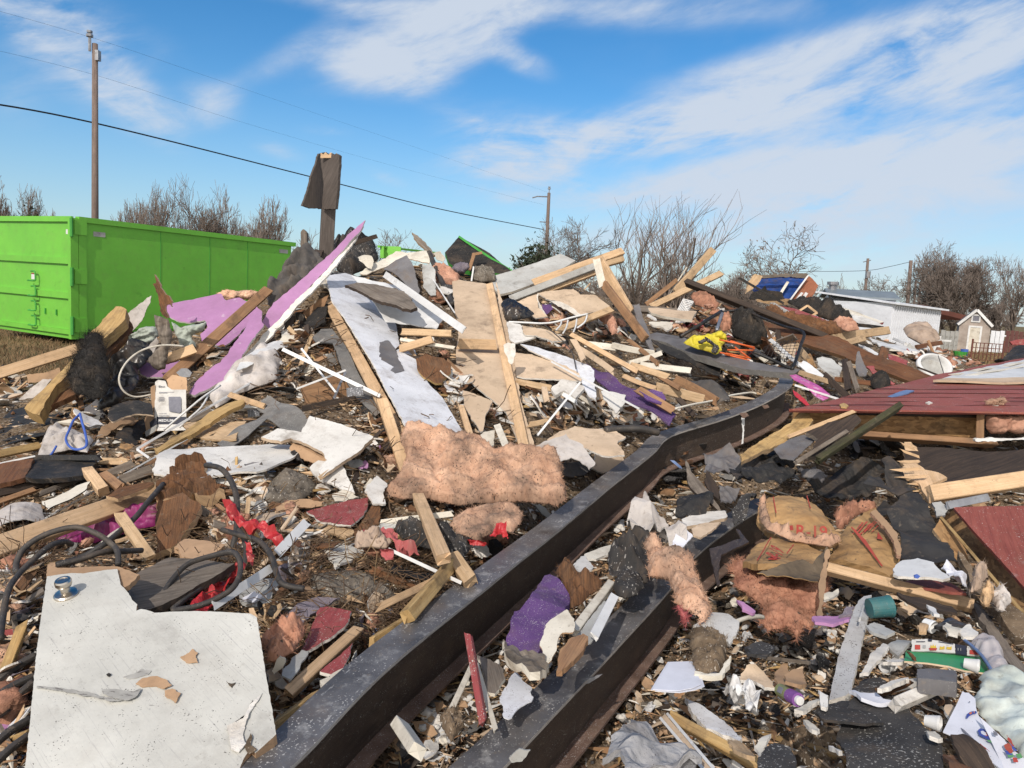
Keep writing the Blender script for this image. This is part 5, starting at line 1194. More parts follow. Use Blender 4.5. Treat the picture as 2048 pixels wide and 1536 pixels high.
blob('rubbish_bag','shiny black rubbish bag right of the tall tan drywall sheet','B',[(1175,965),(1205,945),(1240,942),(1320,980),(1372,1018),(1330,1040),(1270,1050),(1200,1052)],'blackbag',.08,(.02,.1),(.012,.07,.3),d=(7.8,7.5),cat='bag')
def rack():
 r=thing('wire_basket',V(1140,655,7.4),'small white ribbed basket rack below the crossed lumber','rack')
 tube('rim',None,'M',[(400,150),(520,155),(630,160),(720,150),(830,120),(940,95)],7,'whiteplastic',d=7.5,parent=r)
 for a in(((760,140),(755,170),(725,205)),((805,138),(795,185),(770,230)),((865,130),(858,180),(842,220)),((935,105),(920,150),(870,190))):tube('rib',None,'M',a,6,'whiteplastic',d=[7.5,7.4,7.3],parent=r)
rack()
bar('pale_lumber','warm tan lumber running behind the white ribbed basket','M',(720,210),(1100,60),46,'ply',d=(7.6,8.1),h=.05,roll=-20,cat='lumber')
slab('drywall_scrap','long tan drywall slab lying right of the stud with a crumbling lower edge','M',[(440,360),(560,365),(700,420),(880,500),(895,550),(780,540),(660,535),(500,520),(455,510)],'tan','gypsum','white',th=.014,jag=.012,d=(7.0,6.4),cat='drywall scrap')
slab('drywall_scrap','white speckled drywall strip running beside the long tan slab','M',[(480,300),(620,330),(800,380),(960,440),(985,470),(990,570),(1000,690),(950,660),(900,560),(880,500),(700,410),(560,350)],'whitespeck','gypsum',th=.014,jag=.012,warp=.02,d=(7.1,6.1),cat='drywall scrap')
slab('drywall_scrap','cream and tan drywall piece right of the black rubbish bag','M',[(490,170),(640,200),(720,225),(790,270),(700,280),(590,240),(510,235)],'tan','gypsum',th=.014,jag=.014,d=(7.4,7.1),cat='drywall scrap')
slab('drywall_scrap','white broken drywall face right of the stud top','M',[(385,150),(480,165),(515,220),(590,250),(500,285),(440,300),(405,270)],'white','gypsum',th=.014,jag=.016,d=(7.5,7.1),cat='drywall scrap')
slab('drywall_scrap','cream torn slab with crumbled white rim below the long tan slab','M',[(690,600),(760,540),(860,560),(920,590),(860,660),(780,610),(720,640)],'gypsum','gypsum',th=.03,jag=.018,d=(6.3,6.0),cat='drywall scrap')
slab('drywall_scrap','white curved plaster shell beside the purple carpet strip','M',[(1030,645),(1110,640),(1200,655),(1190,710),(1135,765),(1080,720),(1045,690)],'white','gypsum',th=.012,jag=.01,warp=.03,d=(6.3,6.0),cat='plaster shell')
slab('carpet_strip','long purple carpet strip sloping down to the bent beam','M',[(930,425),(985,440),(1080,500),(1170,560),(1260,600),(1300,640),(1440,690),(1545,740),(1500,830),(1400,790),(1290,730),(1190,680),(1140,620),(1070,570),(990,530)],'purple',th=.012,jag=.01,warp=.05,ws=.3,d=(7.2,5.75),cat='carpet')
slab('carpet_strip','gritty purple carpet tongue right of the carpet strip','M',[(1290,620),(1380,610),(1450,630),(1475,680),(1440,720),(1350,690)],'purple',th=.012,jag=.01,warp=.03,d=(6.2,6.0),cat='carpet')
for a,b,w_,mm,dd_,lab in(((830,235),(1270,480),34,'pine',(7.3,6.6),'long split pine board sloping right above the purple carpet'),((880,330),(1110,485),40,'tan',(7.2,6.8),'tan lumber lying on top of the purple carpet strip'),
((930,300),(1130,325),44,'cream',(7.5,7.4),'cream folded trim piece in the dark hollow right of centre'),((1110,310),(1390,365),40,'cream',(7.4,7.2),'cream folded trim continuing to a corner in the dark hollow'),
((1225,430),(1445,360),34,'cream',(7.0,7.1),'cream lower arm of the folded trim piece'),((1215,270),(1410,430),30,'brownwood',(7.5,6.9),'brown slat propped on the folded cream trim'),
((1230,440),(1480,520),46,'ply',(6.8,6.5),'bare board below the folded cream trim'),((1190,520),(1400,600),30,'pine',(6.6,6.3),'split pale lath under the bare board'),
((1340,470),(1560,600),30,'brownwood',(6.7,6.3),'brown lath ending above the black beam'),((1400,590),(1735,680),64,'ply',(6.5,6.3),'wide worn board right of the purple carpet'),
((1290,610),(1520,750),56,'brownwood',(6.2,5.95),'rusty brown board lying across the purple carpet end'),((1530,540),(1810,690),60,'brownwood',(6.7,6.4),'broken brown board near the bend of the black beam'),
((1300,440),(1640,480),44,'cream',(6.95,6.8),'pale yellowed curved siding board under the grey roof sheet'),((455,555),(690,600),44,'ply',(6.5,6.3),'lumber end poking out below the long tan slab'),
((645,600),(660,680),40,'tan',(6.2,6.1),'short tan upright block below the long tan slab'),((720,610),(850,690),28,'whiteplastic',(6.2,6.0),'short white pipe below the crumbled slab'),
((540,850),(680,820),36,'ply',(5.8,5.8),'small wood block left of the white wire'),((600,780),(700,900),22,'darkwood',(5.9,5.7),'thin dark lath behind the white rod'),
((840,270),(905,400),40,'tan',(7.0,6.7),'tan flat strip falling left of the purple carpet'),((1560,670),(1660,780),36,'darkwood',(6.3,6.1),'dark slat under the wide worn board')):
 bar('broken_board',lab,'M',a,b,w_,mm,d=dd_,h=.03,roll=random.uniform(-25,10),ends=(.03,.03),bow=random.uniform(-.02,.02),cat='board')
bar('white_trim','long thin white rod sloping right over the purple carpet','M',(690,420),(1290,742),13,'whiteplastic',d=(6.6,5.75),h=.01,ends=(.002,.002),cat='trim')
bar('white_trim','thin white rod rising over the dark gap right of the stud','M',(600,920),(890,560),14,'whiteplastic',d=(5.4,6.0),h=.01,ends=(.002,.002),cat='trim')
tube('white_cable','white wire arching from the rubble over the bent end of the black beam','M',[(1540,742),(1660,712),(1780,690),(1900,655),(2048,632),(2090,640)],7,'cream',d=[5.9,6.1,6.4,6.7,7.0,7.0],cat='cable')
tube('grey_hose','thin grey wire lying over the white speckled strip','M',[(640,165),(760,270),(830,350),(860,470)],4,'rubber',d=[7.2,7.0,6.8,6.5],cat='wire')
tube('corrugated_pipe','short black pipe lying left of the bend in the black beam','M',[(1060,890),(1180,880),(1300,880),(1420,905)],26,'rubber',d=[5.6,5.65,5.65,5.7],cat='pipe')
slab('cloth_sheet','dark olive cloth sheet draped below the grey roof sheet','M',[(1580,510),(1700,500),(1810,540),(1900,610),(1915,660),(1800,660),(1720,600),(1650,550)],'greycloth',th=.008,jag=.008,warp=.06,ws=.3,d=(6.9,6.4),curlv=-.08,cat='cloth')
slab('drywall_scrap','big tan drywall shards beside the black pipe','F',[(1740,525),(1800,480),(1900,440),(1990,455),(2130,470),(2200,520),(2150,560),(2190,640),(2080,640),(1990,600),(1900,560)],'tan','gypsum',th=.013,jag=.016,warp=.03,d=(5.7,5.2),cat='drywall scrap')
slab('drywall_scrap','tan drywall leaf against the beam just left of its bend','G',[(270,600),(420,560),(440,640),(400,700),(310,720),(240,690)],'tan','gypsum',th=.013,jag=.012,up=.16,cat='drywall scrap')
slab('torn_paper','bright white torn paper sheet right of the big pink insulation','F',[(1668,572),(1760,535),(1850,498),(1870,530),(1950,560),(1985,610),(2022,650),(1985,692),(1930,640),(1880,625),(1810,650),(1740,610)],'whitecloth',th=.006,jag=.012,warp=.02,d=(5.35,5.0),cat='paper')
# pieces along the ridge
tube('black_hose','thick dark grey pipe leaning on the ridge left of the tan sheet','B',[(755,660),(790,740),(830,830),(870,910),(892,965)],17,'rubber',d=[9.2,8.9,8.6,8.3,8.1],cat='pipe')
slab('splintered_board','weathered broken board pointing up left on the ridge','B',[(653,538),(690,560),(735,600),(790,672),(770,680),(730,640),(690,602),(665,570)],'greywood','ply',th=.03,jag=.01,d=(9.5,9.2),cat='board')
slab('beige_sheet','beige torn roof sheet crowning the ridge','B',[(350,790),(440,715),(500,680),(560,640),(640,650),(740,655),(765,690),(758,732),(690,715),(620,690),(540,712),(470,745),(390,790)],'cream','tan',th=.012,jag=.016,warp=.04,d=(9.3,8.8),cat='sheet')
slab('grey_sheet','grey bent sheet hanging below the beige ridge sheet','B',[(488,735),(560,700),(625,688),(660,740),(700,860),(690,880),(640,850),(570,790)],'greysheet',th=.01,jag=.01,warp=.05,d=(8.8,8.3),cat='sheet')
slab('grey_sheet','grey narrow upright sheet beside the thick leaning pipe','B',[(715,735),(760,728),(792,765),(794,905),(765,910),(722,858)],'palegrey',th=.01,jag=.008,warp=.02,d=(8.7,8.2),cat='sheet')
blob('insulation_batt','pink insulation lump on the ridge right of the leaning pipe','B',[(765,745),(800,730),(870,760),(940,800),(930,830),(890,870),(830,850),(790,830)],'pinkclean',.10,(.04,.08),d=(9.0,8.6),fuzz=500,cat='insulation')
slab('dark_sheet','large dark panel with a green edge tilted on the ridge against the sky','B',[(848,655),(890,610),(932,562),(1020,612),(1112,664),(1180,725),(1240,772),(1205,790),(1120,775),(1000,770),(900,740),(870,715)],'char','greenpaint','greenpaint',th=.06,jag=.004,d=(10.6,9.6),cat='panel')
bar('green_strip','green painted rim lying along the dark tilted panel','B',(930,565),(1245,770),13,'greenpaint',d=(10.5,9.7),h=.03,ends=(.01,.01),cat='rim',bow=.02)
bar('lumber_scrap','short bent lumber stake before the dark green-edged panel','B',(990,760),(1020,665),20,'brownwood',d=(9.6,9.7),h=.03,cat='stake')
bar('lumber_scrap','short cross stick at the top of the bent stake','B',(1005,672),(1062,660),16,'brownwood',d=(9.7,9.7),h=.03,cat='stake')
blob('round_cushion','round purple-grey cushion in the shade of the green-edged panel','B',[(880,765),(900,730),(940,712),(985,715),(990,750),(960,785),(920,790)],'greypurple',.1,(.01,.1),d=9.5,cat='cushion')
bar('white_trim','thin white rod standing before the round cushion','B',(1003,825),(1016,740),9,'whiteplastic',d=(9.2,9.3),h=.01,ends=(.002,.002),cat='trim')
bar('white_trim','thin white rod left of the thick leaning pipe','B',(775,810),(905,1010),8,'whiteplastic',d=(8.4,7.6),h=.01,ends=(.002,.002),cat='trim')
blob('rubble_clump','grey gritty clump under the green-edged panel','B',[(1010,770),(1060,755),(1140,770),(1145,820),(1060,830),(1010,815)],'greysoil',.1,(.05,.1),d=(9.5,9.2),cat='soil clump')
blob('dark_couch','dark upholstered furniture wreck behind the broken upright post','B',[(195,600),(215,568),(330,572),(405,575),(440,620),(462,695),(400,740),(300,790),(215,760),(190,690)],'blackcloth',.15,(.08,.2),(.06,.2,.5),d=(10.0,9.0),cat='furniture')
slab('vinyl_roll','white rolled paper tube on the dark furniture wreck','B',[(338,672),(360,655),(420,680),(432,705),(415,735),(395,735),(345,705)],'cream',th=.006,jag=.006,curl=-.05,d=(9.0,8.8),cat='paper roll')
bar('lumber_scrap','dark jagged board on top of the dark furniture wreck','B',(330,600),(442,565),26,'darkwood',d=(9.1,9.2),h=.03,ends=(.05,.08),cat='board')
r=thing('dumpster',V(775,505,26),'second green dumpster far behind the heap, only its rim showing','dumpster')
kk=V(770,505,26);slab('end_wall',None,'B',[(470,620),(590,624),(590,690),(500,690),(472,690)],'container',th=.1,jag=0,d=26,parent=r)
bar('rim',None,'B',(468,624),(810,662),12,'container',d=(25.6,29),h=.1,ends=(0,0),parent=r)
bar('post',None,'B',(480,690),(480,622),22,'container',d=25.7,h=.1,ends=(0,0),parent=r)
slab('wall_chip','grey torn strip on the ridge right of the beige sheet','B',[(780,660),(820,650),(850,690),(840,720),(800,700)],'cream','gypsum',th=.02,jag=.014,d=9.4,cat='drywall scrap')
slab('wall_stub','short grey square pipe end behind the broken upright post','B',[(5,540),(20,522),(40,540),(42,625),(5,625)],'greywood',th=.1,jag=.006,d=10.5,cat='post')
for pts,m_,dd_,lab in(([(20,640),(90,632),(140,650),(110,720),(60,800),(0,790)],'darkwood',(9.2,8.8),'dark charred board left of the broken upright post'),
([(205,770),(300,760),(345,790),(260,850),(190,830),(160,790)],'shingle',(8.9,8.4),'dark gritty shingle right below the lilac strip tip'),
([(20,1050),(120,950),(165,960),(150,1060),(80,1090)],'char',(7.8,7.3),'black charred mass under the vinyl flap')):
 slab('charred_sheet',lab,'B',pts,m_,th=.03,jag=.02,warp=.04,d=dd_,cat='charred debris')
slab('fibre_board','brown fibreboard flap under the vinyl flap','A',[(1775,660),(1860,590),(1925,555),(1900,620),(1850,680),(1790,690)],'brownwood',th=.01,jag=.006,d=7.7,cat='board')
# right of centre: lumber, joist, roof sheet
bar('pale_lumber','thick lumber pointing up right against the sky in front of the gnarled tree','C',(690,765),(945,478),50,'ply',d=(11.2,11.4),h=.05,roll=22,cat='lumber')
bar('pale_lumber','lumber pointing right at a flat angle under the thick upward lumber','C',(520,860),(1000,632),42,'ply',d=(10.6,11),h=.05,roll=-20,cat='lumber')
bar('pale_lumber','brown rough board leaning behind the flat-angled lumber','C',(490,845),(695,682),30,'brownwood',d=(11,11.3),h=.03,cat='board')
bar('white_trim','thin pale rod crossing behind the thick upward lumber','C',(630,800),(760,600),8,'cream',d=11.3,h=.01,cat='trim')
bar('lumber_scrap','thin upright dark stake behind the thick upward lumber','C',(795,570),(822,400),12,'darkwood',d=11.6,h=.03,cat='stake')
bar('charred_joist','long black-edged joist sloping down to the right behind the yellow bag','C',(775,690),(1720,1065),40,'darkwood',d=(10.4,9.4),h=.12,roll=-28,ends=(.05,.05),cat='joist')
bar('charred_joist','thin black charred stick above the black-edged joist','C',(1120,668),(1420,840),16,'char',d=(11,10.6),h=.04,cat='joist')
slab('joist_face','wide rust-brown joist running down to the white basin','C',[(1000,850),(1100,880),(1220,940),(1400,1000),(1560,1030),(1800,1075),(1990,1165),(2280,1270),(2560,1390),(2600,1440),(2440,1430),(2200,1340),(1990,1262),(1800,1190),(1540,1118),(1300,1010),(1120,930)],'rustwood','brownwood',th=.05,jag=.010,warp=.01,d=(9.9,8.4,.9),cat='joist',grain=(0,8))
slab('roof_sheet','dark flat roof sheet with a gritty edge that carries the yellow bag','C',[(500,1058),(560,1040),(740,1075),(900,1165),(1200,1240),(1400,1280),(1545,1292),(1500,1322),(1350,1312),(1150,1290),(960,1235),(780,1180),(620,1110),(520,1090)],'greysheet','shinglegrey',th=.06,jag=.006,warp=.01,d=(8.4,7.3),cat='roof sheet')
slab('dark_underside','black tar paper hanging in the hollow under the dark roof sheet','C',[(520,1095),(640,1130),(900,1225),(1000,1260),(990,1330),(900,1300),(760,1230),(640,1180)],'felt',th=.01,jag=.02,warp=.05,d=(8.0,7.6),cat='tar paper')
def bag():
 r=thing('yellow_bag',V(1420,690,7.9),'bright yellow bag with grey patches lying on the dark roof sheet','bag')
 blob('cloth',None,'C',[(738,1112),(780,1080),(812,1066),(870,1075),(930,1062),(985,1045),(1040,1090),(1005,1130),(1000,1165),(960,1192),(890,1165),(830,1150),(790,1135)],'yellow',.07,(.025,.08),(.012,.05,.6),d=(7.95,7.6),parent=r)
 blob('wall_board',None,'C',[(840,1098),(880,1082),(895,1100),(870,1120),(848,1118)],'greycloth',.05,(.01,.05),d=7.62,parent=r)
 blob('dark_trim',None,'C',[(885,1070),(910,1085),(960,1120),(985,1150),(960,1190),(930,1170),(945,1135),(900,1100)],'blackcloth',.04,(.01,.05),d=7.6,parent=r)
 blob('upper_flap',None,'C',[(945,1075),(965,1040),(1000,1025),(1030,1060),(1030,1085),(985,1080)],'yellow',.04,(.01,.05),d=7.8,parent=r)
bag()
OT='bundle of orange poles beside the yellow bag'
for a,b,lab in(((985,1090),(1225,1142),'topmost orange pole of the bundle beside the yellow bag'),((1060,1097),(1228,1152),'second orange pole from the top of the bundle'),((1040,1160),(1222,1163),'level orange pole in the middle of the bundle'),
((1022,1190),(1192,1232),'lowest orange pole of the bundle'),((1090,1140),(1200,1222),'steep orange pole crossing the bundle'),((1030,1182),(1198,1218),'orange pole just above the lowest one of the bundle'),((900,1160),(1060,1192),'orange pole poking left under the yellow bag')):
 tube('orange_pole',lab,'C',[a,b],5.5,'orange',d=[7.7,7.65],group=OT,cat='pole')
def netframe():
 r=thing('net_goal',V(1560,680,8),'black metal net frame tipped over behind the orange poles','net frame')
 tube('frame_tube',None,'C',[(1010,900),(1080,892),(1150,890),(1300,950),(1430,1000),(1558,1040),(1540,1130),(1492,1270),(1460,1282),(1340,1225),(1215,1172)],10,'blackpaint',d=[9.0,9,8.9,8.6,8.3,8.0,7.8,7.4,7.4,7.4,7.5],parent=r)
 gs=[]
 q=[(1300,1130),(1540,1060),(1490,1265),(1260,1180)]
 for i in range(1,9):
  f=i/9
  for(a,b,c_,d_)in((q[0],q[1],q[3],q[2]),(q[0],q[3],q[1],q[2])):
   s=[(a[0]+(b[0]-a[0])*f,a[1]+(b[1]-a[1])*f),(c_[0]+(d_[0]-c_[0])*f,c_[1]+(d_[1]-c_[1])*f)];z=Z('C',s)
   gs.append(tube_geo([V(*z[0],7.75),V(*z[1],7.6)],.003,3))
 g=merge(*gs);mkobj('net',g[0],g[1],'blackpaint',g[2],None,r)
netframe()
tube('metal_strut','dark strut with two arms leaning left of the yellow bag','C',[(720,1068),(850,990),(960,920),(1000,895)],12,'blackpaint',d=[8.2,8.4,8.6,8.7],straight=True,cat='strut')
tube('metal_strut','ribbed grey spring strut above the yellow bag','C',[(968,1025),(985,970),(1005,910)],11,'metal',d=[8.0,8.2,8.4],cat='strut')
slab('drywall_scrap','tan board pile in front of the white wire shelf','C',[(498,868),(560,868),(660,885),(740,898),(830,900),(800,958),(720,950),(600,925),(520,900)],'tan','cream',th=.03,jag=.012,d=(9.2,8.7),cat='board')
slab('drywall_scrap','white cracked plate below the tan board pile','C',[(505,965),(600,962),(672,968),(660,1010),(630,1030),(590,1000),(530,990)],'cream','gypsum',th=.02,jag=.012,d=(8.7,8.4),cat='plate')
def shelf():
 r=thing('wire_shelf',V(1370,615,9.6),'white wire shelf standing on edge under the flat-angled lumber','shelf');gs=[]
 q=[(740,812),(808,830),(770,900),(700,888)]
 for i in range(8):
  f=i/7
  for(a,b,c_,d_)in((q[0],q[1],q[3],q[2]),(q[0],q[3],q[1],q[2])):
   z=Z('C',[(a[0]+(b[0]-a[0])*f,a[1]+(b[1]-a[1])*f),(c_[0]+(d_[0]-c_[0])*f,c_[1]+(d_[1]-c_[1])*f)])
   gs.append(tube_geo([V(*z[0],9.6),V(*z[1],9.5)],.007,4))
 g=merge(*gs);mkobj('grid',g[0],g[1],'whiteplastic',g[2],None,r)
shelf()
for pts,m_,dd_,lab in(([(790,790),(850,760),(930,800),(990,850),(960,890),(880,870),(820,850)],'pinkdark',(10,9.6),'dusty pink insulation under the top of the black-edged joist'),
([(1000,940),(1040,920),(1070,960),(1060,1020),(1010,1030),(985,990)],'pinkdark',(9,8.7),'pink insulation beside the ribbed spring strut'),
([(870,850),(930,845),(950,870),(900,890)],'pinkclean',9.4,'small pink insulation tuft right of the white wire shelf'),
([(1760,965),(1850,950),(1920,980),(1940,1020),(1860,1030),(1790,1000)],'pinkclean',(10.8,10.4),'pink insulation roll below the black debris beside the mobile home'),
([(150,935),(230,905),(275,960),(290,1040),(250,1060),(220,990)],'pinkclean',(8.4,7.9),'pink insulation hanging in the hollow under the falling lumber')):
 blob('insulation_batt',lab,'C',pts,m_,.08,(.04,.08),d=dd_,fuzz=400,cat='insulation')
blob('charred_heap','black charred heap under the rust-brown joist','C',[(1060,960),(1150,920),(1230,960),(1290,1005),(1310,1090),(1230,1115),(1140,1085),(1070,1050)],'char',.2,(.1,.12),d=(9.2,8.6),fuzz=900,fuzzl=.09,cat='charred debris')
blob('charred_heap','black charred debris heap before the mobile home end wall','C',[(1440,830),(1560,815),(1700,850),(1850,900),(1900,960),(1800,965),(1680,930),(1560,890)],'char',.15,(.1,.15),d=(12.6,11.8),fuzz=900,fuzzl=.1,cat='charred debris')
blob('charred_heap','dark hanging felt strip with ragged lower edge above the rust-brown joist','C',[(1300,860),(1400,900),(1560,960),(1780,990),(1830,1040),(1700,1060),(1500,1000),(1340,930)],'rotwood',.1,(.08,.12),d=(10.6,10.0),fuzz=900,fuzzl=.1,cat='charred debris')
slab('roof_strip','long dark red strip of siding above the ragged felt','C',[(1370,855),(1500,880),(1660,935),(1780,985),(1740,1000),(1560,930),(1400,880)],'redscrap',th=.02,jag=.008,d=(11.4,10.6),cat='siding')
slab('roof_strip','white edged panel lying between the red strip and the charred stick','C',[(1330,838),(1360,835),(1480,905),(1475,918),(1400,885)],'palegrey',th=.02,jag=.008,d=(11.2,10.8),cat='siding')
# tilted house piece
r=thing('house_fragment',V(1560,600,13.5),'tilted piece of a house with blue inner wall and orange brick end against the sky','house piece')
slab('blue_wall',None,'D',[(60,300),(100,262),(250,268),(430,262),(400,320),(300,442),(180,440),(60,415),(20,380)],'bluepaint','pine',th=.12,jag=.01,d=(14.2,13.4),parent=r)
slab('brick_end',None,'D',[(436,262),(470,290),(512,338),(480,400),(440,455),(370,452),(298,446),(360,360)],'brickorange','cream',th=.15,jag=.005,d=(13.6,13.2),parent=r)
slab('roof_edge',None,'D',[(80,262),(250,252),(430,252),(440,266),(420,282),(250,275),(90,285)],'greywood','bluepaint',th=.1,jag=.02,d=13.5,parent=r)
bar('white_trim',None,'D',(302,446),(436,264),12,'whiteplastic',d=(13.1,13.4),h=.05,parent=r)
slab('corner_panel',None,'D',[(-10,310),(40,252),(95,272),(60,330),(10,370),(-30,400)],'ply','pine',th=.08,jag=.01,d=13.3,parent=r)
for pts in([(345,440),(385,390),(400,396),(362,446)],[(375,446),(415,390),(432,400),(400,450)]):slab('window',None,'D',pts,'whiteplastic',th=.03,jag=0,d=13.0,parent=r)
bar('torn_stud',None,'D',(235,390),(285,310),20,'cream',d=(13.3,13.6),h=.06,parent=r)
slab('dark_insulation',None,'D',[(20,400),(120,340),(240,390),(260,440),(120,450),(0,440)],'char',th=.05,jag=.05,warp=.06,d=13.0,parent=r)
r=thing('bare_window',V(1612,620,11.3),'bare pine window frame lying flat among the dark debris','window frame')
for a,b in(((330,555),(430,490)),((430,490),(500,545)),((500,545),(420,590)),((420,590),(330,555))):bar('frame_bar',None,'D',a,b,16,'pine',d=(11.4,11.4),h=.06,parent=r)
slab('wall_board','long pale wall panel lying towards the mobile home','D',[(470,468),(560,475),(700,505),(850,560),(1000,610),(960,625),(840,625),(760,560),(600,500)],'cream','redscrap',th=.04,jag=.01,d=(13.8,12.6),cat='wall panel')
slab('wall_board','white wall panel end in front of the mobile home','D',[(690,545),(840,570),(960,615),(1000,640),(810,625),(760,590)],'white','felt',th=.06,jag=.01,d=(13,12.3),cat='wall panel')
bar('pale_lumber','wide tan board across the debris in front of the mobile home','D',(560,735),(1045,672),62,'ply',d=(10.3,11.2),h=.05,roll=-10,cat='board')
bar('pale_lumber','tan sheathing board under the wide tan board','D',(690,775),(860,730),46,'ply',d=(9.9,10.3),h=.03,roll=-10,cat='board')
blob('cushion','big tan sofa cushion slumped in front of the ribbed shed','D',[(1145,665),(1180,640),(1250,628),(1340,642),(1390,690),(1422,738),(1400,760),(1290,782),(1230,745),(1170,715)],'tancloth',.15,(.05,.3),(.03,.3,.4),d=(14.5,13.6))
bar('pale_lumber','rusty brown board lying under the tan sofa cushion','D',(1250,800),(1440,765),34,'rustwood',d=(13,13.4),h=.05,cat='board')
bar('pale_lumber','short white pipe below the tan sofa cushion, left side','D',(1070,735),(1155,772),20,'whiteplastic',d=(12.8,12.4),h=.06,cat='pipe')
slab('vinyl_siding','white ribbed siding sheets lying behind the white basin','D',[(880,735),(1000,770),(1100,790),(1290,850),(1240,862),(1100,830),(960,800)],'whiteplastic',th=.02,jag=.01,ridge=(.03,.16,1),d=(12.2,11.2),cat='siding')
slab('vinyl_siding','white siding strips left of the rust-brown upright stub','D',[(810,770),(860,790),(960,850),(1060,900),(1020,905),(920,850),(820,790)],'whiteplastic',th=.02,jag=.008,d=(10.6,9.8),cat='siding')
bar('standing_stub','rust-brown board stub standing upright on the wide joist','D',(950,1010),(1015,800),62,'rustwood',d=(8.5,8.9),h=.05,roll=10,cat='board')
def basin():
 k=plane_of([],anchors=[(1865,709,9.38),(1865,755,9.2),(1890,730,9.33)])
 c=at(k,1866,733);n=((at(k,1830,733)-c).cross(at(k,1866,710)-c)).normalized()
 if n.dot(CAM-c)<0:n=-n
 u=(at(k,1890,733)-c).normalized();v=n.cross(u)
 r=thing('white_basin',c,'oval white bath basin tipped towards the camera behind the red siding roof','basin')
 def ell(o,a,b,s,seg=40):return[c+n*o+u*(math.cos(6.2832*j/seg)*a)+v*(math.sin(6.2832*j/seg)*b*(1.0 if math.sin(6.2832*j/seg)>0 else 1.15))for j in range(seg)]
 a0,b0=.235,.165
 rings=[ell(-.05,a0*.8,b0*.8,0),ell(.0,a0,b0,0),ell(.04,a0*1.02,b0*1.02,0),ell(.055,a0*.94,b0*.94,0),ell(.05,a0*.84,b0*.82,0),ell(.0,a0*.78,b0*.76,0),ell(-.03,a0*.72,b0*.7,0)]
 vs=[p for q in rings for p in q];S_=40;fs=[(i*S_+j,i*S_+(j+1)%S_,(i+1)*S_+(j+1)%S_,(i+1)*S_+j)for i in range(6)for j in range(S_)]
 mkobj('rim',vs,fs,'whiteplastic',[(p.x,p.z)for p in vs],None,r,smooth=True)
 vs=[c-n*.035]+rings[6];mkobj('bowl',vs,[(0,1+j,1+(j+1)%S_)for j in range(S_)],'palegrey',[(p.x,p.z)for p in vs],None,r)
 bar('dark_strip',None,'D',(1455,1020),(1405,860),5,'ink',d=8.9,h=.01,parent=r)
basin()
bar('lumber_scrap','thin dark stick resting across the white basin','D',(1250,950),(1445,1025),14,'darkwood',d=(8.9,8.6),h=.03,cat='stick')
bar('pale_lumber','light lower end of the wide joist in front of the white basin','D',(1020,950),(1360,1060),70,'brownwood',d=(8.6,8.1),h=.05,roll=-12,cat='joist')
slab('plaster_plate','grey flat plate leaning below the wide rust-brown joist','D',[(500,880),(540,870),(610,885),(690,950),(672,1010),(630,1020),(560,985),(510,930)],'palegrey','gypsum',th=.02,jag=.008,d=(8.2,7.7),cat='plate')
slab('torn_paper','bright white pointed sheet below the net frame','D',[(362,935),(400,905),(430,918),(500,970),(552,1012),(540,1035),(490,1020),(420,985)],'whiteplastic',th=.004,jag=.004,warp=.01,d=(7.5,7.1),cat='sheet')
slab('printed_sheet','hot pink printed sheet with a colourful pattern beside the beam end','D',[(295,1015),(345,1000),(420,1035),(520,1085),(600,1140),(590,1175),(545,1205),(480,1165),(400,1095),(330,1060)],'hotpink',th=.004,jag=.004,warp=.03,d=(7.1,6.5),cat='printed sheet')
slab('red_sheet','crimson curved plastic sheet below the pink printed sheet','D',[(318,1125),(350,1140),(410,1190),(450,1240),(425,1245),(370,1200),(330,1165)],'redfilm',th=.004,jag=.003,warp=.02,d=(6.7,6.4),cat='plastic sheet')
bar('white_trim','white trim lying along the pink printed sheet','D',(335,1085),(680,1195),16,'whiteplastic',d=(6.8,6.5),h=.015,ends=(.002,.002),cat='trim')
for a,b,w_,mm,dd_,lab in(((550,1000),(720,1165),46,'darkwood',(7.2,6.8),'dark board end leaning left of the twin dark stubs'),((705,890),(730,1110),44,'darkwood',(7.6,7.0),'upright dark stub above the red siding edge'),((735,905),(800,1110),34,'greywood',(7.5,7.0),'grey stub beside the upright dark stub'),
((640,1040),(900,1070),36,'rustwood',(7.4,7.4),'dark red-brown lath behind the dark stubs'),((340,780),(440,900),40,'ply',(8.2,7.8),'open pine channel under the net frame'),((150,745),(370,940),26,'whiteplastic',(8.3,7.6),'white flat bar under the net'),
((430,860),(470,960),44,'osb',(7.9,7.6),'OSB board scrap below the net frame'),((370,990),(560,1050),36,'ply',(7.3,7.0),'tan slat above the pink printed sheet')):
 bar('broken_board',lab,'D',a,b,w_,mm,d=dd_,h=.035,roll=random.uniform(-20,20),ends=(.02,.03),cat='board')
slab('tapered_plate','pale tapered plate standing before the rust-brown stub','D',[(800,840),(815,835),(840,900),(880,975),(870,1010),(820,1015),(795,960),(790,900)],'greysheet','palegrey',th=.012,jag=.004,d=(8.1,7.8),cat='plate')
blob('charred_heap','round black charred lump at the foot of the rust-brown stub','D',[(880,1040),(920,1015),(1000,1018),(1045,1050),(1040,1100),(980,1112),(920,1105),(885,1080)],'char',.1,(.04,.08),d=(7.9,7.4),fuzz=400,cat='charred debris')
slab('siding_scrap','red and salmon siding scraps between the joist and the grey plates','D',[(870,930),(930,925),(960,1000),(1020,1010),(1090,1060),(1080,1080),(1000,1040),(930,1000)],'redcloth',th=.01,jag=.02,warp=.03,d=(8.2,7.8),cat='siding scrap')
slab('siding_scrap','red siding board behind the rust-brown stub','D',[(1030,850),(1080,860),(1180,900),(1170,950),(1090,920),(1040,890)],'redscrap',th=.015,jag=.01,d=(9.4,9.0),cat='siding scrap')
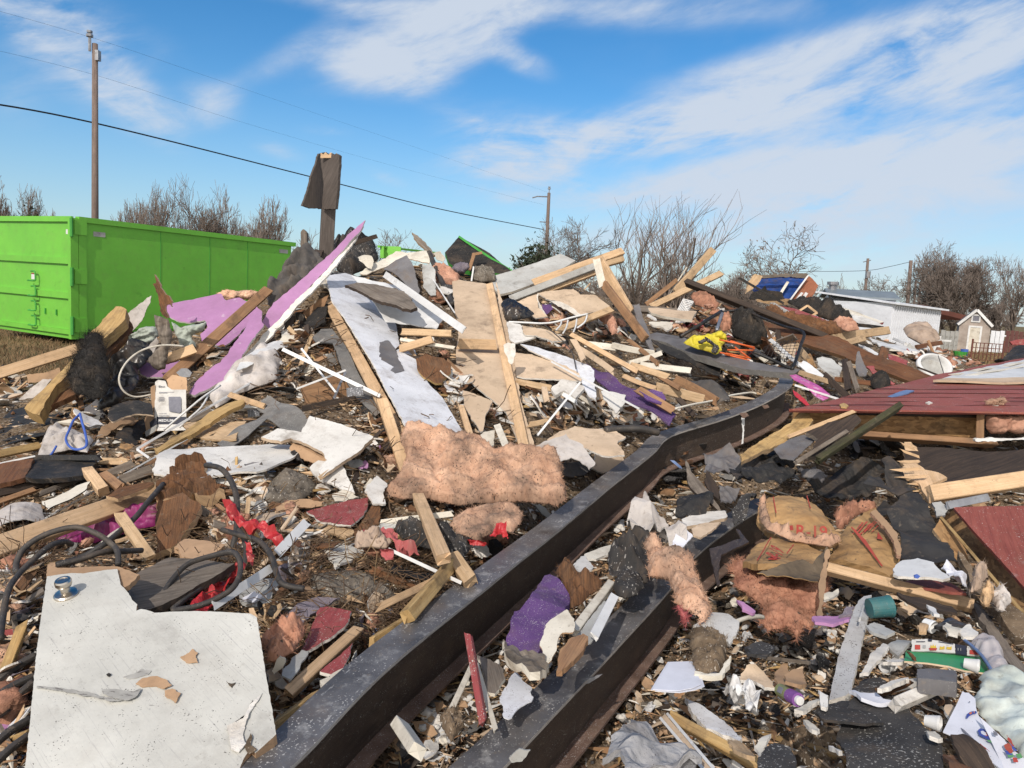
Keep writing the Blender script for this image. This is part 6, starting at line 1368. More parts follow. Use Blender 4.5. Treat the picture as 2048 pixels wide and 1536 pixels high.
slab('siding_scrap','red triangular siding scrap right of the white basin','D',[(1480,885),(1560,855),(1600,840),(1630,890),(1560,900),(1490,900)],'redscrap',th=.02,jag=.01,up=.2,cat='siding scrap')
slab('metal_scrap','dark square scrap above the white basin rim','D',[(1395,850),(1410,810),(1450,825),(1435,860)],'ink',th=.03,jag=0,up=.25,cat='scrap')
slab('tar_paper','black tar sheet hump at the far right edge beyond the red roof','D',[(1830,880),(1900,850),(1960,800),(2048,780),(2140,780),(2140,870),(2000,900),(1860,920)],'felt',th=.02,jag=.02,warp=.08,d=(11.5,10.5),cat='tar sheet')
slab('siding_scrap','dark red board on the black tar hump at the right edge','D',[(1940,760),(1990,745),(2100,740),(2100,785),(1960,785)],'redscrap',th=.03,jag=.01,d=11.6,cat='siding scrap')
# red sided wall lying flat at right
r=thing('wall_section',V(1830,850,5.6),'wall section lying flat at right, dark red siding and white trim on top','wall section')
rk=plane_of([],anchors=[(1585,820,5.55),(2048,825,5.55),(2048,718,9.2)])
slab('siding',None,'P',[(1578,819),(1640,806),(1705,789),(1790,770),(1880,748),(1980,728),(2048,716),(2200,690),(2300,690),(2300,830),(2048,826),(1900,823),(1740,821)],'redsiding','redsiding','osb',th=.02,jag=.002,warp=.004,k=rk,parent=r,grain=(0,12),res=.06)
for y in(779,787,795,803,811):
 xl=1578+(819-y)/(819-770)*212
 slab('siding_groove',None,'P',[(xl,y-.3),(2290,y+1.7),(2290,y+2.3),(xl,y+.3)],'grooveline',th=.003,jag=0,k=rk,lift=.004,parent=r,res=.2,occ=False)
slab('white_trim',None,'D',[(1370,1072),(1460,1042),(1700,985),(2048,912),(2250,875),(2250,1056),(2048,1056),(1470,1052)],'whiteplastic','cream',th=.02,jag=0,k=rk,lift=.03,parent=r)
slab('tan_border',None,'D',[(1366,1074),(1470,1054),(2250,1058),(2250,1084),(1800,1084)],'tan',th=.02,jag=0,k=rk,lift=.03,parent=r)
for pts in([(1480,1030),(2048,930),(2048,942),(1560,1032)],[(1600,1034),(2048,965),(2048,972),(1700,1034)]):slab('yellowed_strip',None,'D',pts,'cream',th=.004,jag=0,k=rk,lift=.036,parent=r)
slab('drip_edge',None,'D',[(290,1262),(700,1266),(1540,1278),(2250,1290),(2250,1306),(1540,1290),(700,1276),(320,1272)],'redsiding',th=.03,jag=0,d=5.52,parent=r)
slab('sheathing',None,'D',[(330,1275),(1000,1282),(1700,1292),(1700,1480),(1400,1465),(820,1425),(560,1400),(320,1340)],'osb',th=.02,jag=.006,d=(5.72,5.8),parent=r)
bar('stud',None,'D',(1722,1285),(1718,1500),52,'brownwood',d=5.6,h=.05,parent=r)
bar('bottom_plate',None,'D',(820,1442),(1845,1512),44,'brownwood',d=(5.75,5.6),h=.08,roll=-20,parent=r)
slab('plate_paint',None,'D',[(1685,1490),(1760,1482),(2250,1466),(2250,1490),(1800,1505),(1690,1505)],'whiteplastic',th=.03,jag=.008,d=5.5,parent=r)
blob('wall_insulation',None,'D',[(1765,1312),(1850,1305),(2250,1320),(2250,1440),(2000,1450),(1930,1430),(1880,1452),(1800,1450),(1765,1400)],'pinkclean',.07,(.03,.08),d=5.62,parent=r)
slab('back_stud',None,'D',[(820,1290),(1700,1300),(1700,1330),(820,1310)],'darkwood',th=.05,jag=.004,d=5.68,parent=r)
for pts,m_,lab in(([(1030,1168),(1170,1132),(1228,1135),(1180,1155),(1060,1175)],'bluefilm','pale blue film strip lying on the red siding'),([(905,1170),(1000,1162),(985,1172)],'paper','white paper sliver on the left corner of the red siding'),
([(670,1235),(700,1218),(735,1238),(720,1258),(680,1255)],'yellowwood','yellow wood chip on the left corner of the red siding'),([(1310,1218),(1340,1208),(1365,1218),(1335,1228)],'gypsum','plaster chip in the middle of the red siding'),
([(1690,1248),(1760,1238),(1790,1222),(1880,1225),(1850,1245),(1720,1255)],'cream','flat cream chip at the edge of the red siding')):
 q=plane_of([],anchors=[(x,y,1/(rk[0]*x+rk[1]*y+rk[2])-.03)for x,y in((1600,815),(2000,815),(2000,740))])
 slab('debris_chip',lab,'D',pts,m_,th=.01,jag=.004,k=q,cat='chip')
blob('insulation_batt','brownish insulation tuft resting on the red siding near the right edge','D',[(1760,1235),(1755,1200),(1800,1185),(1840,1195),(1880,1172),(1910,1215),(1870,1240),(1800,1245)],'pink',.05,(.03,.05),d=5.85,fuzz=500,cat='insulation')
# ------------------------------------------------------------------ lower left quarter
bar('floor_joist','long clean two-by-six joist entering from the left edge above the black cables','E',(-40,858),(935,520),112,'pine',d=(3.55,4.55),h=.05,roll=-22,ends=(.01,.03),cat='joist')
slab('rotten_wood','rotten dark brown wood chunk with a pointed top at the end of the clean joist','E',[(920,480),(975,430),(1050,335),(1100,312),(1160,310),(1205,345),(1210,420),(1260,480),(1312,530),(1230,545),(1160,555),(1130,520),(1060,580),(960,600),(915,590)],'rotwood','pine',th=.07,jag=.016,warp=.03,crumple=(.05,.09),d=(4.6,4.1),cat='wood chunk')
slab('rotten_wood','orange brown splintered board below the rotten dark chunk','E',[(930,600),(1000,590),(1080,570),(1140,620),(1185,645),(1150,720),(1100,780),(1060,835),(1000,870),(910,895),(915,760)],'rotwood','pine',th=.04,jag=.018,warp=.03,d=(4.15,3.75),cat='board')
c1='heavy black cables looping over the left foreground'
for pts,dd_,lab in(
([(955,492),(880,580),(790,690),(690,780),(600,850),(480,920),(330,965)],[4.25,4.0,3.8,3.65,3.55,3.5,3.4],'straight run of black cable crossing the clean joist'),
([(690,965),(690,900),(660,850),(560,780),(430,745),(260,790),(140,870),(95,960),(100,1010)],[3.1,3.15,3.2,3.2,3.2,3.15,3.1,3.05,3.0],'wide loop of black cable just above the broken door'),
([(420,845),(380,830),(300,850),(200,930),(110,1020),(50,1110),(20,1250),(0,1400)],[3.3,3.25,3.15,3.05,2.95,2.85,2.75,2.6],'black cable running down the far left edge beside the door'),
([(330,965),(480,930),(600,890),(720,885),(830,880)],[3.05,3.1,3.15,3.25,3.35],'black cable lying flat behind the top of the door'),
([(1205,382),(1290,400),(1350,470),(1382,560),(1388,680),(1380,790),(1350,900)],[4.15,4.05,3.95,3.85,3.75,3.65,3.6],'tall arching black cable right of the rotten chunk'),
([(925,1240),(950,1150),(1010,1050),(1100,960),(1230,915),(1350,890),(1400,930),(1405,1010),(1370,1090),(1290,1150),(1160,1205),(1000,1235)],[2.85,2.9,2.98,3.05,3.1,3.1,3.05,3.0,2.92,2.88,2.84,2.8],'closed loop of black cable touching the torn top of the door'),
([(1300,760),(1400,790),(1520,830),(1590,920),(1620,1020),(1660,1080),(1780,1105)],[3.5,3.45,3.35,3.25,3.15,3.1,3.1],'black cable end curling down right of the closed loop'),
([(1010,1225),(1090,1160),(1190,1090),(1290,1040)],[2.82,2.9,3.0,3.1],'short black cable inside the closed loop'),
([(1430,980),(1440,880),(1425,800),(1400,760)],[3.4,3.5,3.55,3.6],'doubled upright black cable beside the red film')):
 tube('black_cable',lab,'E',pts,17,'rubber',d=dd_,group=c1,cat='cable',sides=10)
for a,dd_,lab in(([(-30,960),(100,860),(240,780)],[2.5,2.55,2.6],'topmost black pipe left of the door'),([(-30,1060),(100,980),(235,920)],[2.4,2.45,2.5],'second black pipe from the top left of the door'),([(-30,1190),(110,1060),(225,960)],[2.35,2.4,2.45],'third black pipe from the top left of the door'),([(-30,1370),(80,1280),(200,1210)],[2.15,2.2,2.25],'fourth black pipe from the top left of the door'),([(-30,1500),(80,1400),(190,1320)],[2.05,2.1,2.15],'lowest black pipe left of the door')):
 tube('black_cable',lab,'I',a,30,'rubber',d=dd_,group='black pipes beside the door',cat='pipe',sides=10)
blob('plastic_crate','crushed magenta plastic crate under the clean joist','E',[(495,745),(600,700),(740,650),(830,625),(920,600),(935,660),(920,730),(800,765),(680,800),(560,838),(430,830),(320,832),(330,800)],'magenta',.03,(.02,.12),(.03,.07,.2),d=(4.35,4.1),cat='crate')
bar('lumber_scrap','short pale stake standing below the clean joist in the magenta crate','E',(700,660),(880,915),62,'ply',d=(3.75,3.5),h=.04,roll=-15,cat='stake')
bar('lumber_scrap','stubby pale post leaning above the clean joist','E',(510,395),(600,510),60,'pine',d=(4.65,4.4),h=.06,roll=-18,cat='stake')
bar('lumber_scrap','second stubby brown post beside the pale post above the joist','E',(600,420),(700,500),50,'brownwood',d=(4.6,4.4),h=.05,roll=-18,cat='stake')
slab('bark_strip','brown split bark lying on top of the clean joist','E',[(620,560),(700,510),(830,480),(900,475),(860,510),(760,550),(690,575)],'rotwood','ply',th=.02,jag=.016,warp=.02,d=(4.35,4.15),cat='bark')
for pts,dd_,m_,lab in(([(1310,610),(1350,588),(1390,650),(1440,700),(1520,715),(1600,760),(1665,830),(1640,850),(1540,790),(1450,760),(1370,720),(1330,680)],(3.75,3.45),'redfilm','bright red plastic film strip right of the tall black cable'),
([(1100,1232),(1130,1150),(1250,1065),(1340,1020),(1445,1000),(1400,1050),(1320,1085),(1250,1140),(1210,1230)],(3.2,2.85),'redfilm','bright red plastic film inside the closed cable loop'),
([(1440,850),(1470,860),(1495,920),(1480,985),(1450,960)],(3.35,3.2),'redfilm','hanging red film scrap under the upright cable')):
 slab('red_film',lab,'E',pts,m_,th=.002,jag=.01,crumple=(.05,.12),d=dd_,cat='plastic film')
slab('siding_scrap','faded red siding scrap below the big pink insulation','F',[(330,940),(450,905),(560,880),(692,858),(690,900),(668,962),(640,990),(590,1030),(500,1020),(420,1010)],'redscrap','gypsum',th=.012,jag=.01,d=(4.45,4.05),cat='siding scrap')
bar('white_trim','short wide white strip above the cable end','E',(1625,895),(1795,715),56,'whiteplastic',d=(3.4,3.7),h=.008,ends=(.012,.012),cat='trim')
bar('white_trim','long white strip with a bent edge lying beside the closed cable loop','E',(1255,1200),(1585,985),52,'whiteplastic',d=(2.85,3.2),h=.008,ends=(.012,.012),cat='trim')
slab('fibre_board','dusty tan fibreboard slab left of the upright cable','E',[(1020,870),(1080,822),(1190,830),(1315,852),(1280,890),(1215,930),(1140,945),(1065,925)],'cardboard','cardboard',th=.03,jag=.012,d=(3.6,3.35),cat='board')
slab('bark_board','mossy grey-brown weathered plank behind the torn top of the door','E',[(715,1085),(850,1000),(1000,935),(1180,945),(1375,965),(1250,1040),(1080,1130),(880,1215),(800,1232),(755,1150)],'greywood','darkwood',th=.03,jag=.012,d=(3.2,2.75),cat='plank',grain=(0,4))
slab('drywall_scrap','long broken white ceiling board left of the shingle','E',[(890,412),(940,330),(985,292),(1150,275),(1400,262),(1560,258),(1690,268),(1752,308),(1700,350),(1640,372),(1560,410),(1500,425),(1400,410),(1240,432),(1150,445),(1000,440),(900,430)],'white','gypsum','tan',th=.012,jag=.012,warp=.03,d=(5.0,4.35),cat='ceiling board')
slab('drywall_scrap','square cornered white wall board with a tan edge near the grey shingle','F',[(65,510),(160,460),(300,480),(350,384),(460,410),(600,455),(722,505),(640,590),(500,680),(415,742),(400,690),(450,640),(420,590),(330,545),(240,515),(180,535)],'white','tan','tan',th=.022,jag=.008,warp=.004,d=(5.05,4.45),cat='wall board')
bar('wall_edge','tan cut edge rail lying under the square cornered board','F',(415,745),(715,530),26,'ply',d=(4.45,4.9),h=.02,cat='rail')
slab('cardboard_scrap','curled brown cardboard tongue between the two white boards','F',[(225,545),(280,515),(360,535),(420,580),(470,650),(400,640),(320,605),(250,570)],'cardboard',th=.006,jag=.006,warp=.03,curlv=-.03,d=(4.85,4.65),cat='cardboard')
slab('vinyl_roll','rolled grey-white vinyl flooring at the far left edge above the joist','E',[(-40,625),(80,590),(225,560),(245,620),(230,665),(90,710),(-40,750)],'whitecloth','whiteplastic',th=.006,jag=.008,curlv=-.06,warp=.03,d=(4.5,4.15),cat='vinyl roll')
slab('bark_board','dirty white torn sheet beside the rolled vinyl flooring','E',[(245,600),(340,560),(450,500),(530,480),(500,540),(400,600),(280,660)],'cream','darkwood',th=.008,jag=.014,warp=.03,d=(4.5,4.2),cat='sheet')
slab('felt_sheet','thick black tar board with a straight back edge at left','E',[(140,465),(210,330),(360,325),(565,330),(545,380),(500,440),(380,460),(250,472)],'felt','blackpaint',th=.03,jag=.008,warp=.02,d=(5.1,4.65),cat='tar board')
bar('black_rail','black straight rail along the back of the thick tar board','E',(200,338),(575,338),34,'blackpaint',d=(5.0,4.98),h=.04,cat='rail')
bar('floor_joist','orange-brown slat at the far left edge above the rusty board','E',(-40,320),(240,262),44,'yellowwood',d=(5.0,5.3),h=.04,roll=-15,cat='slat')
slab('charred_sheet','rusty brown board lying at the left edge under the slat','E',[(-40,390),(150,340),(200,345),(150,450),(60,480),(-40,500)],'rustwood',th=.03,jag=.01,d=(4.95,4.55),cat='board')
bar('white_trim','thin white rod at the far left edge below the slat','E',(-20,375),(205,328),10,'whiteplastic',d=(4.85,4.95),h=.01,ends=(.002,.002),cat='trim')
for a,b,w_,mm,lab in(((0,540),(330,470),44,'darkwood','dark weathered plank at left below the tar board'),((240,545),(480,455),30,'greywood','grey split plank between tar board and joist'),((540,355),(740,360),40,'ply','broken pale board end right of the tar board'),((700,470),(900,400),60,'greywood','grey board stub left of the rotten chunk'),
((0,590),(200,520),30,'brownwood','brown thin plank above the rolled vinyl'),((620,440),(760,380),50,'greywood','short grey plank end above the pale stubby post'),((1000,180),(1240,60),34,'greywood','dark slat below the pale splintered plywood'),((860,390),(1150,210),36,'brownwood','orange-brown slat under the thin white trim')):
 bar('broken_board',lab,'E',a,b,w_,mm,up=.14,h=.035,roll=random.uniform(-25,5),ends=(.03,.04),cat='board')
 # pink insulation pieces
blob('insulation_batt','large pink fibreglass batt draped across the foot of the white speckled board','F',[(900,462),(960,445),(1000,430),(1050,472),(1150,482),(1250,500),(1330,525),(1400,562),(1440,590),(1480,575),(1550,570),(1620,602),(1700,590),(1780,588),(1812,650),(1828,740),(1850,800),(1850,872),(1800,912),(1720,895),(1620,888),(1450,892),(1300,900),(1200,902),(1100,880),(1050,862),(930,868),(810,860),(798,822),(840,770),(880,740),(900,690),(922,620),(895,560),(880,520)],
'pink',.09,(.035,.075),d=(5.0,4.35),fuzz=15000,fuzzl=.017,rim=.05,cat='insulation',res=.016)
blob('insulation_batt','crumpled pink insulation with red wrapping below the large batt','F',[(1168,1022),(1200,980),(1240,950),(1350,912),(1450,905),(1545,912),(1600,960),(1575,1020),(1530,1075),(1470,1040),(1420,1062),(1330,1112),(1270,1090),(1225,1078)],'pink',.04,(.03,.09),(.02,.08,.5),d=(4.32,4.0),fuzz=1500,cat='insulation')
slab('red_film','torn red wrapper on the crumpled pink insulation','F',[(1400,1082),(1440,1020),(1500,1030),(1512,1085),(1470,1060),(1440,1090)],'redfilm',th=.002,jag=.01,crumple=(.05,.12),d=(3.98,3.9),cat='plastic film')
slab('red_film','red wrapper shred left below the crumpled pink insulation','F',[(1270,1110),(1330,1115),(1385,1125),(1370,1150),(1300,1142)],'redfilm',th=.002,jag=.01,crumple=(.05,.12),d=3.88,cat='plastic film')
slab('red_film','faded red cloth strips lying on the dark felt in mid foreground','F',[(658,1075),(720,1045),(780,1030),(830,1045),(862,1085),(920,1120),(990,1160),(930,1165),(880,1180),(840,1130),(760,1090)],'redcloth',th=.002,jag=.01,crumple=(.05,.12),d=(3.85,3.6),cat='cloth')
slab('red_film','small red cloth tab hanging below the red strips','F',[(760,1165),(830,1170),(842,1220),(800,1230),(770,1200)],'redcloth',th=.002,jag=.01,crumple=(.05,.12),d=3.5,cat='cloth')
blob('black_cloth','black knitted cloth heap around the foot of the light stud','F',[(830,1042),(900,1022),(965,1020),(1055,1060),(1120,1040),(1200,1080),(1285,1170),(1250,1222),(1180,1200),(1100,1172),(1000,1150),(930,1120)],'blackcloth',.07,(.05,.08),(.012,.05,.8),d=(4.0,3.7),fuzz=900,cat='cloth')
blob('grey_rag','dirty grey fleece rag left of the red cloth strips','F',[(600,1130),(680,1095),(760,1092),(830,1125),(800,1155),(700,1150),(620,1160)],'tancloth',.05,(.04,.05),d=(3.75,3.6),cat='rag')
bar('lumber_scrap','short yellow timber leaning against the black beam','F',(950,1545),(1205,1245),74,'yellowwood',d=(2.9,3.45),h=.05,roll=20,ends=(.02,.015),cat='timber')
bar('lumber_scrap','small dusty lumber block touching the black beam','F',(1180,1185),(1285,1335),84,'ply',d=(3.5,3.3),h=.05,roll=-15,cat='timber')
bar('lumber_scrap','splintered lath left of the short yellow timber','F',(755,1505),(1085,1345),42,'pine',d=(3.0,3.25),h=.02,ends=(.06,.05),cat='lath')
bar('white_trim','thin white strip sloping to the black beam in the left foreground','F',(810,1165),(1235,1362),20,'whiteplastic',d=(3.55,3.3),h=.006,ends=(.002,.002),cat='trim')
bar('lumber_scrap','cream painted lath behind the foot of the light stud','F',(760,1010),(1185,958),34,'cream',d=(4.2,4.2),h=.02,cat='lath')
slab('felt_sheet','black curled plastic sheet left of the small lumber block','F',[(810,1300),(850,1240),(870,1275),(980,1300),(1080,1310),(1110,1345),(1020,1345),(900,1330)],'felt',th=.004,jag=.006,warp=.03,up=.14,cat='plastic sheet')
bar('lumber_scrap','rusty brown splinter board under the black curled plastic','F',(720,1290),(975,1400),42,'rotwood',up=.12,h=.02,ends=(.05,.05),cat='board')
for fr,pts,m_,up_,lab in(('F',[(350,700),(400,655),(540,680),(580,760),(612,822),(540,810),(480,782),(400,762)],'white',.16,'white plaster flake with grey roots below the square board'),('F',[(670,830),(740,730),(805,775),(780,830),(795,900),(720,905)],'white',.2,'bright white plaster piece left of the big insulation'),
('F',[(480,840),(560,800),(640,850),(560,880),(500,880)],'cream',.14,'cream plaster flake above the faded red siding'),('F',[(440,1190),(480,1140),(600,1150),(690,1180),(560,1250),(500,1285)],'cream',.14,'dusty cream board end left of the black felt'),('E',[(1400,1150),(1500,1060),(1640,1055),(1630,1110),(1560,1200),(1420,1190)],'palegrey',.14,'dusty grey plaster sheet right of the closed cable loop'),
('E',[(1415,1160),(1490,1115),(1560,1135),(1480,1180)],'paper',.19,'small white paper sheet on the grey plaster'),('F',[(150,920),(230,880),(330,870),(440,880),(420,910),(300,920),(160,950)],'cardboard',.14,'brown cardboard strip above the faded red siding'),
('F',[(610,1060),(660,980),(740,880),(765,930),(760,1010),(700,1050),(640,1090)],'rotwood',.18,'brown rotten wood curl beside the faded red siding'),('F',[(720,1030),(800,1005),(920,1010),(890,1040),(760,1060)],'palegrey',.14,'pale grey flake above the red cloth strips'),('F',[(400,1030),(520,1010),(610,1070),(560,1100),(450,1080)],'ply',.14,'dusty wood flake below the faded red siding'),
('F',[(1820,660),(1960,640),(2000,700),(1900,740),(1830,730)],'greycloth',.16,'grey fuzzy scrap beside the bright white paper'),('F',[(1640,895),(1700,900),(1790,960),(1760,985),(1690,930)],'palegrey',.16,'thin grey flake between the big batt and the beam')):
 slab('plaster_flake' if m_ in('white','cream','palegrey')else 'debris_flake',lab,fr,pts,m_,'gypsum' if m_ in('white','cream')else None,th=.012,jag=.012,warp=.02,up=up_,cat='flake')
blob('soil_clump','grey gravelly soil clump left of the white boards','F',[(75,850),(110,790),(180,722),(260,720),(335,742),(385,792),(350,850),(290,885),(180,895),(110,890)],'greysoil',.05,(.02,.06),up=.08,fuzz=500)
blob('soil_clump','grey-brown gravelly soil heap in the middle of the left foreground','F',[(330,1350),(400,1310),(560,1288),(700,1320),(800,1380),(860,1460),(700,1490),(500,1482),(360,1440)],'greysoil',.04,(.02,.06),up=.05,fuzz=900)
# around the door's right side and the beam
bar('lumber_scrap','tan lumber lying over the red and white siding beside the beam','J',(275,1000),(735,585),76,'pine',d=(2.5,3.0),h=.04,roll=-20,ends=(.02,.02),cat='lumber')
bar('floor_joist','yellow timber strip along the beam at the bottom left','J',(170,1270),(500,1030),74,'yellowwood',d=(2.25,2.5),h=.04,roll=12,cat='timber')
bar('lumber_scrap','yellow timber end along the beam left of its middle','J',(850,690),(1150,500),76,'yellowwood',d=(2.85,3.1),h=.04,roll=12,cat='timber')
slab('siding_scrap','red siding piece with white splashes left of the beam','J',[(470,435),(520,428),(600,440),(682,462),(660,520),(640,560),(540,640),(440,700),(345,745),(370,660),(420,540)],'redscrap','gypsum',th=.012,jag=.006,d=(3.1,2.75),cat='siding scrap')
slab('siding_scrap','red siding wedge with white splashes below the tan lumber','J',[(470,880),(560,800),(660,720),(690,690),(650,800),(610,890),(540,900)],'redscrap','gypsum',th=.012,jag=.008,d=(2.85,2.6),cat='siding scrap')
slab('siding_scrap','grey vinyl piece between the red siding and the lumber','J',[(220,890),(300,800),(350,760),(400,770),(330,880),(270,940),(215,920)],'palegrey',th=.006,jag=.006,warp=.01,d=(2.7,2.5),cat='vinyl scrap')
slab('bark_strip','crumbled cream board edge between the red wedge and the beam','J',[(470,950),(560,900),(640,860),(690,790),(720,740),(700,830),(640,900),(560,960),(490,1000)],'cream','gypsum',th=.02,jag=.016,warp=.02,d=(2.75,2.5),cat='board edge')
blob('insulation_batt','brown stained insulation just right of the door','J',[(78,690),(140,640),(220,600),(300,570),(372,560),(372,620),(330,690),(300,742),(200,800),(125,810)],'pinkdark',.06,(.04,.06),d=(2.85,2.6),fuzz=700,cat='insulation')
slab('carpet_scrap','grey-purple felt scrap above the stained insulation','J',[(250,490),(330,420),(420,398),(520,402),(600,412),(540,440),(470,470),(400,520),(330,560),(270,540)],'greypurple',th=.012,jag=.01,warp=.03,up=.12,cat='carpet')
slab('cardboard_scrap','small folded cream flap right of the stained insulation','J',[(150,880),(200,780),(240,800),(220,860),(165,900)],'cream',th=.005,jag=.004,d=2.6,cat='cardboard')
# between the two beams
slab('foam_sheet','deep purple foam sheet lying between the two black beams','K',[(30,655),(60,600),(80,520),(95,480),(130,475),(200,420),(225,350),(250,285),(300,215),(335,205),(380,240),(430,300),(465,340),(470,380),(440,440),(440,480),(380,520),(320,560),(300,640),(260,705),(210,728),(150,725),(80,700)],'purple','purple',th=.03,jag=.006,warp=.03,ws=.2,d=(3.5,2.75),cat='foam',curl=-.02)
blob('foam_lump','orange-brown crumbled foam beside the purple foam sheet','K',[(380,205),(420,172),(470,178),(530,240),(600,250),(700,285),(640,350),(560,420),(500,470),(460,450),(470,380),(430,300)],'rotwood',.06,(.05,.05),d=(3.6,3.2),fuzz=300,cat='foam')
bar('lumber_scrap','white edged wood channel left of the shorter beam','K',(505,595),(750,275),58,'cream',d=(2.95,3.5),h=.04,roll=-22,ends=(.02,.02),cat='channel')
bar('white_trim','wide white plastic gutter next to the shorter beam','K',(640,635),(775,370),62,'whiteplastic',d=(2.85,3.25),h=.02,roll=8,ends=(.01,.01),cat='gutter')
slab('plastic_sheet','grey sheet beneath the white plastic gutter','K',[(520,640),(620,500),(700,400),(760,420),(700,560),(620,690),(560,720)],'palegrey',th=.006,jag=.005,d=(3.2,2.85),cat='sheet')
slab('cardboard_scrap','folded grey-white carton between the purple foam and the shorter beam','K',[(268,690),(300,600),(322,560),(390,520),(450,490),(500,560),(505,600),(490,645),(420,640),(400,660),(370,760),(320,820),(285,760)],'cream','cardboard','cardboard',th=.006,jag=.006,warp=.03,d=(2.95,2.65),cat='carton')
slab('cardboard_scrap','crushed corrugated fibre below the purple foam sheet','K',[(22,670),(50,710),(140,745),(220,735),(290,760),(330,820),(270,890),(200,885),(110,840),(45,800)],'greywood','cream',th=.03,jag=.012,warp=.03,d=(2.8,2.55),ridge=(.02,.03,0),cat='fibre')
slab('bark_strip','dark brown curved bark under the shorter beam','K',[(380,880),(400,760),(470,660),(560,620),(595,640),(560,740),(480,820),(420,880)],'brownwood',th=.02,jag=.008,d=(2.75,2.5),cat='bark')
slab('white_sheet','white dented sheet beside the lower end of the shorter beam','J',[(1685,1080),(1720,990),(1785,880),(1830,920),(1900,1000),(1905,1070),(1850,1110),(1740,1215),(1700,1180)],'whitespeck',th=.004,jag=.008,warp=.012,d=(2.75,2.4),cat='sheet')
bar('lumber_scrap','maroon painted stick standing between the two beams','J',(1460,620),(1560,1215),46,'redscrap',d=(2.75,2.35),h=.025,roll=20,ends=(.03,.02),cat='stick')
bar('lumber_scrap','long cream stick right of the maroon stick','J',(1525,830),(1650,1262),34,'cream',d=(2.75,2.35),h=.02,ends=(.02,.02),cat='stick')
bar('lumber_scrap','cream stick slanting left of the maroon stick','J',(1488,862),(1345,1165),40,'cream',d=(2.75,2.5),h=.02,ends=(.02,.03),cat='stick')
slab('siding_scrap','dirty grey plate leaning on the long cream stick','J',[(1530,770),(1620,800),(1690,850),(1720,930),(1650,1040),(1600,1030),(1570,920)],'greywood','cream',th=.012,jag=.01,d=(2.85,2.55),cat='plate')
bar('white_stub','small white painted wood stub standing against the long beam','J',(965,1215),(1085,1395),78,'cream',d=(2.35,2.15),h=.05,roll=20,ends=(.01,.01),cat='stub')
blob('soil_clump','dark brown dirt clump stuck between the beams near the bottom','J',[(1280,1192),(1330,1165),(1395,1160),(1445,1200),(1442,1252),(1390,1310),(1355,1368),(1320,1300)],'soil',.04,(.03,.04),d=(2.5,2.3),fuzz=200)
blob('black_cloth','black crumpled jacket between the beams','G',[(340,1205),(380,1140),(425,1100),(500,1090),(580,1082),(640,1090),(672,1112),(640,1150),(590,1190),(580,1270),(570,1362),(500,1352),(430,1330),(350,1318)],'blackcloth',.05,(.05,.09),(.055,.085,.8),d=(4.1,3.5),cat='jacket')
blob('shoe','flattened grey-black shoe sole below the black jacket','G',[(368,1385),(390,1330),(430,1300),(490,1310),(545,1332),(562,1390),(520,1430),(440,1450),(390,1430)],'blackcloth',.05,(.008,.05),d=(3.55,3.3))
slab('torn_paper','crumpled white plaster sheet between the beams','G',[(452,985),(500,920),(560,862),(600,910),(645,945),(700,990),(762,1032),(790,1080),(802,1130),(740,1165),(690,1110),(640,1050),(600,1080),(555,1082),(500,1060),(465,1030)],'whitecloth','gypsum',th=.01,jag=.01,crumple=(.04,.15),warp=.06,ws=.14,d=(4.6,3.85),cat='plaster sheet')
slab('torn_paper','small white triangular scrap beside the shorter beam','G',[(712,1150),(760,1030),(800,1080),(835,1110),(780,1160),(740,1172)],'paper',th=.006,jag=.005,warp=.02,d=(4.1,3.85),cat='paper')
slab('board_scrap','white-edged cream board resting on the shorter beam top','G',[(770,990),(850,955),(940,950),(1020,945),(1032,985),(940,1005),(860,1020),(790,1030)],'gypsum','tan',th=.02,jag=.012,d=(4.7,4.45),cat='board')
slab('board_scrap','tan board below the white-edged cream board','G',[(830,1040),(900,1010),(1000,1005),(960,1040),(880,1095),(840,1080)],'tan',th=.012,jag=.006,d=(4.45,4.2),cat='board')
slab('torn_paper','white corner scrap against the long beam near the black jacket','G',[(132,1265),(180,1205),(205,1200),(240,1250),(250,1285),(190,1310),(140,1300)],'white','gypsum',th=.01,jag=.008,d=(3.75,3.5),cat='plaster sheet')
slab('torn_paper','cream torn plaster strip along the long beam above the jacket','G',[(200,1200),(290,1160),(360,1140),(340,1200),(270,1230),(220,1230)],'cream','gypsum',th=.012,jag=.012,warp=.02,d=(4.0,3.8),cat='plaster sheet')
blob('insulation_batt','pink insulation strip draped over the shorter black beam','K',[(970,25),(1010,5),(1050,2),(1090,40),(1105,82),(1180,80),(1240,95),(1312,150),(1300,185),(1332,255),(1360,330),(1400,420),(1412,495),(1380,545),(1345,562),(1320,500),(1280,470),(1225,462),(1195,400),(1165,330),(1140,258),(1060,245),(1005,240),(990,180),(1005,100)],'pink',.07,(.04,.06),(.01,.06,.3),d=(3.75,3.0),fuzz=5000,fuzzl=.022,cat='insulation')
blob('red_fibre','red frayed threads hanging from the draped pink insulation','K',[(1195,440),(1230,470),(1262,480),(1270,520),(1245,575),(1230,540),(1205,480)],'redcloth',.02,(.02,.03),d=2.98,fuzz=200,cat='threads')
slab('grey_tape','short pale blue tape curl beside the bend of the long beam','G',[(705,645),(730,648),(765,678),(778,695),(760,692),(730,668)],'bluefilm',th=.003,jag=0,curl=-.01,d=5.4,cat='tape')
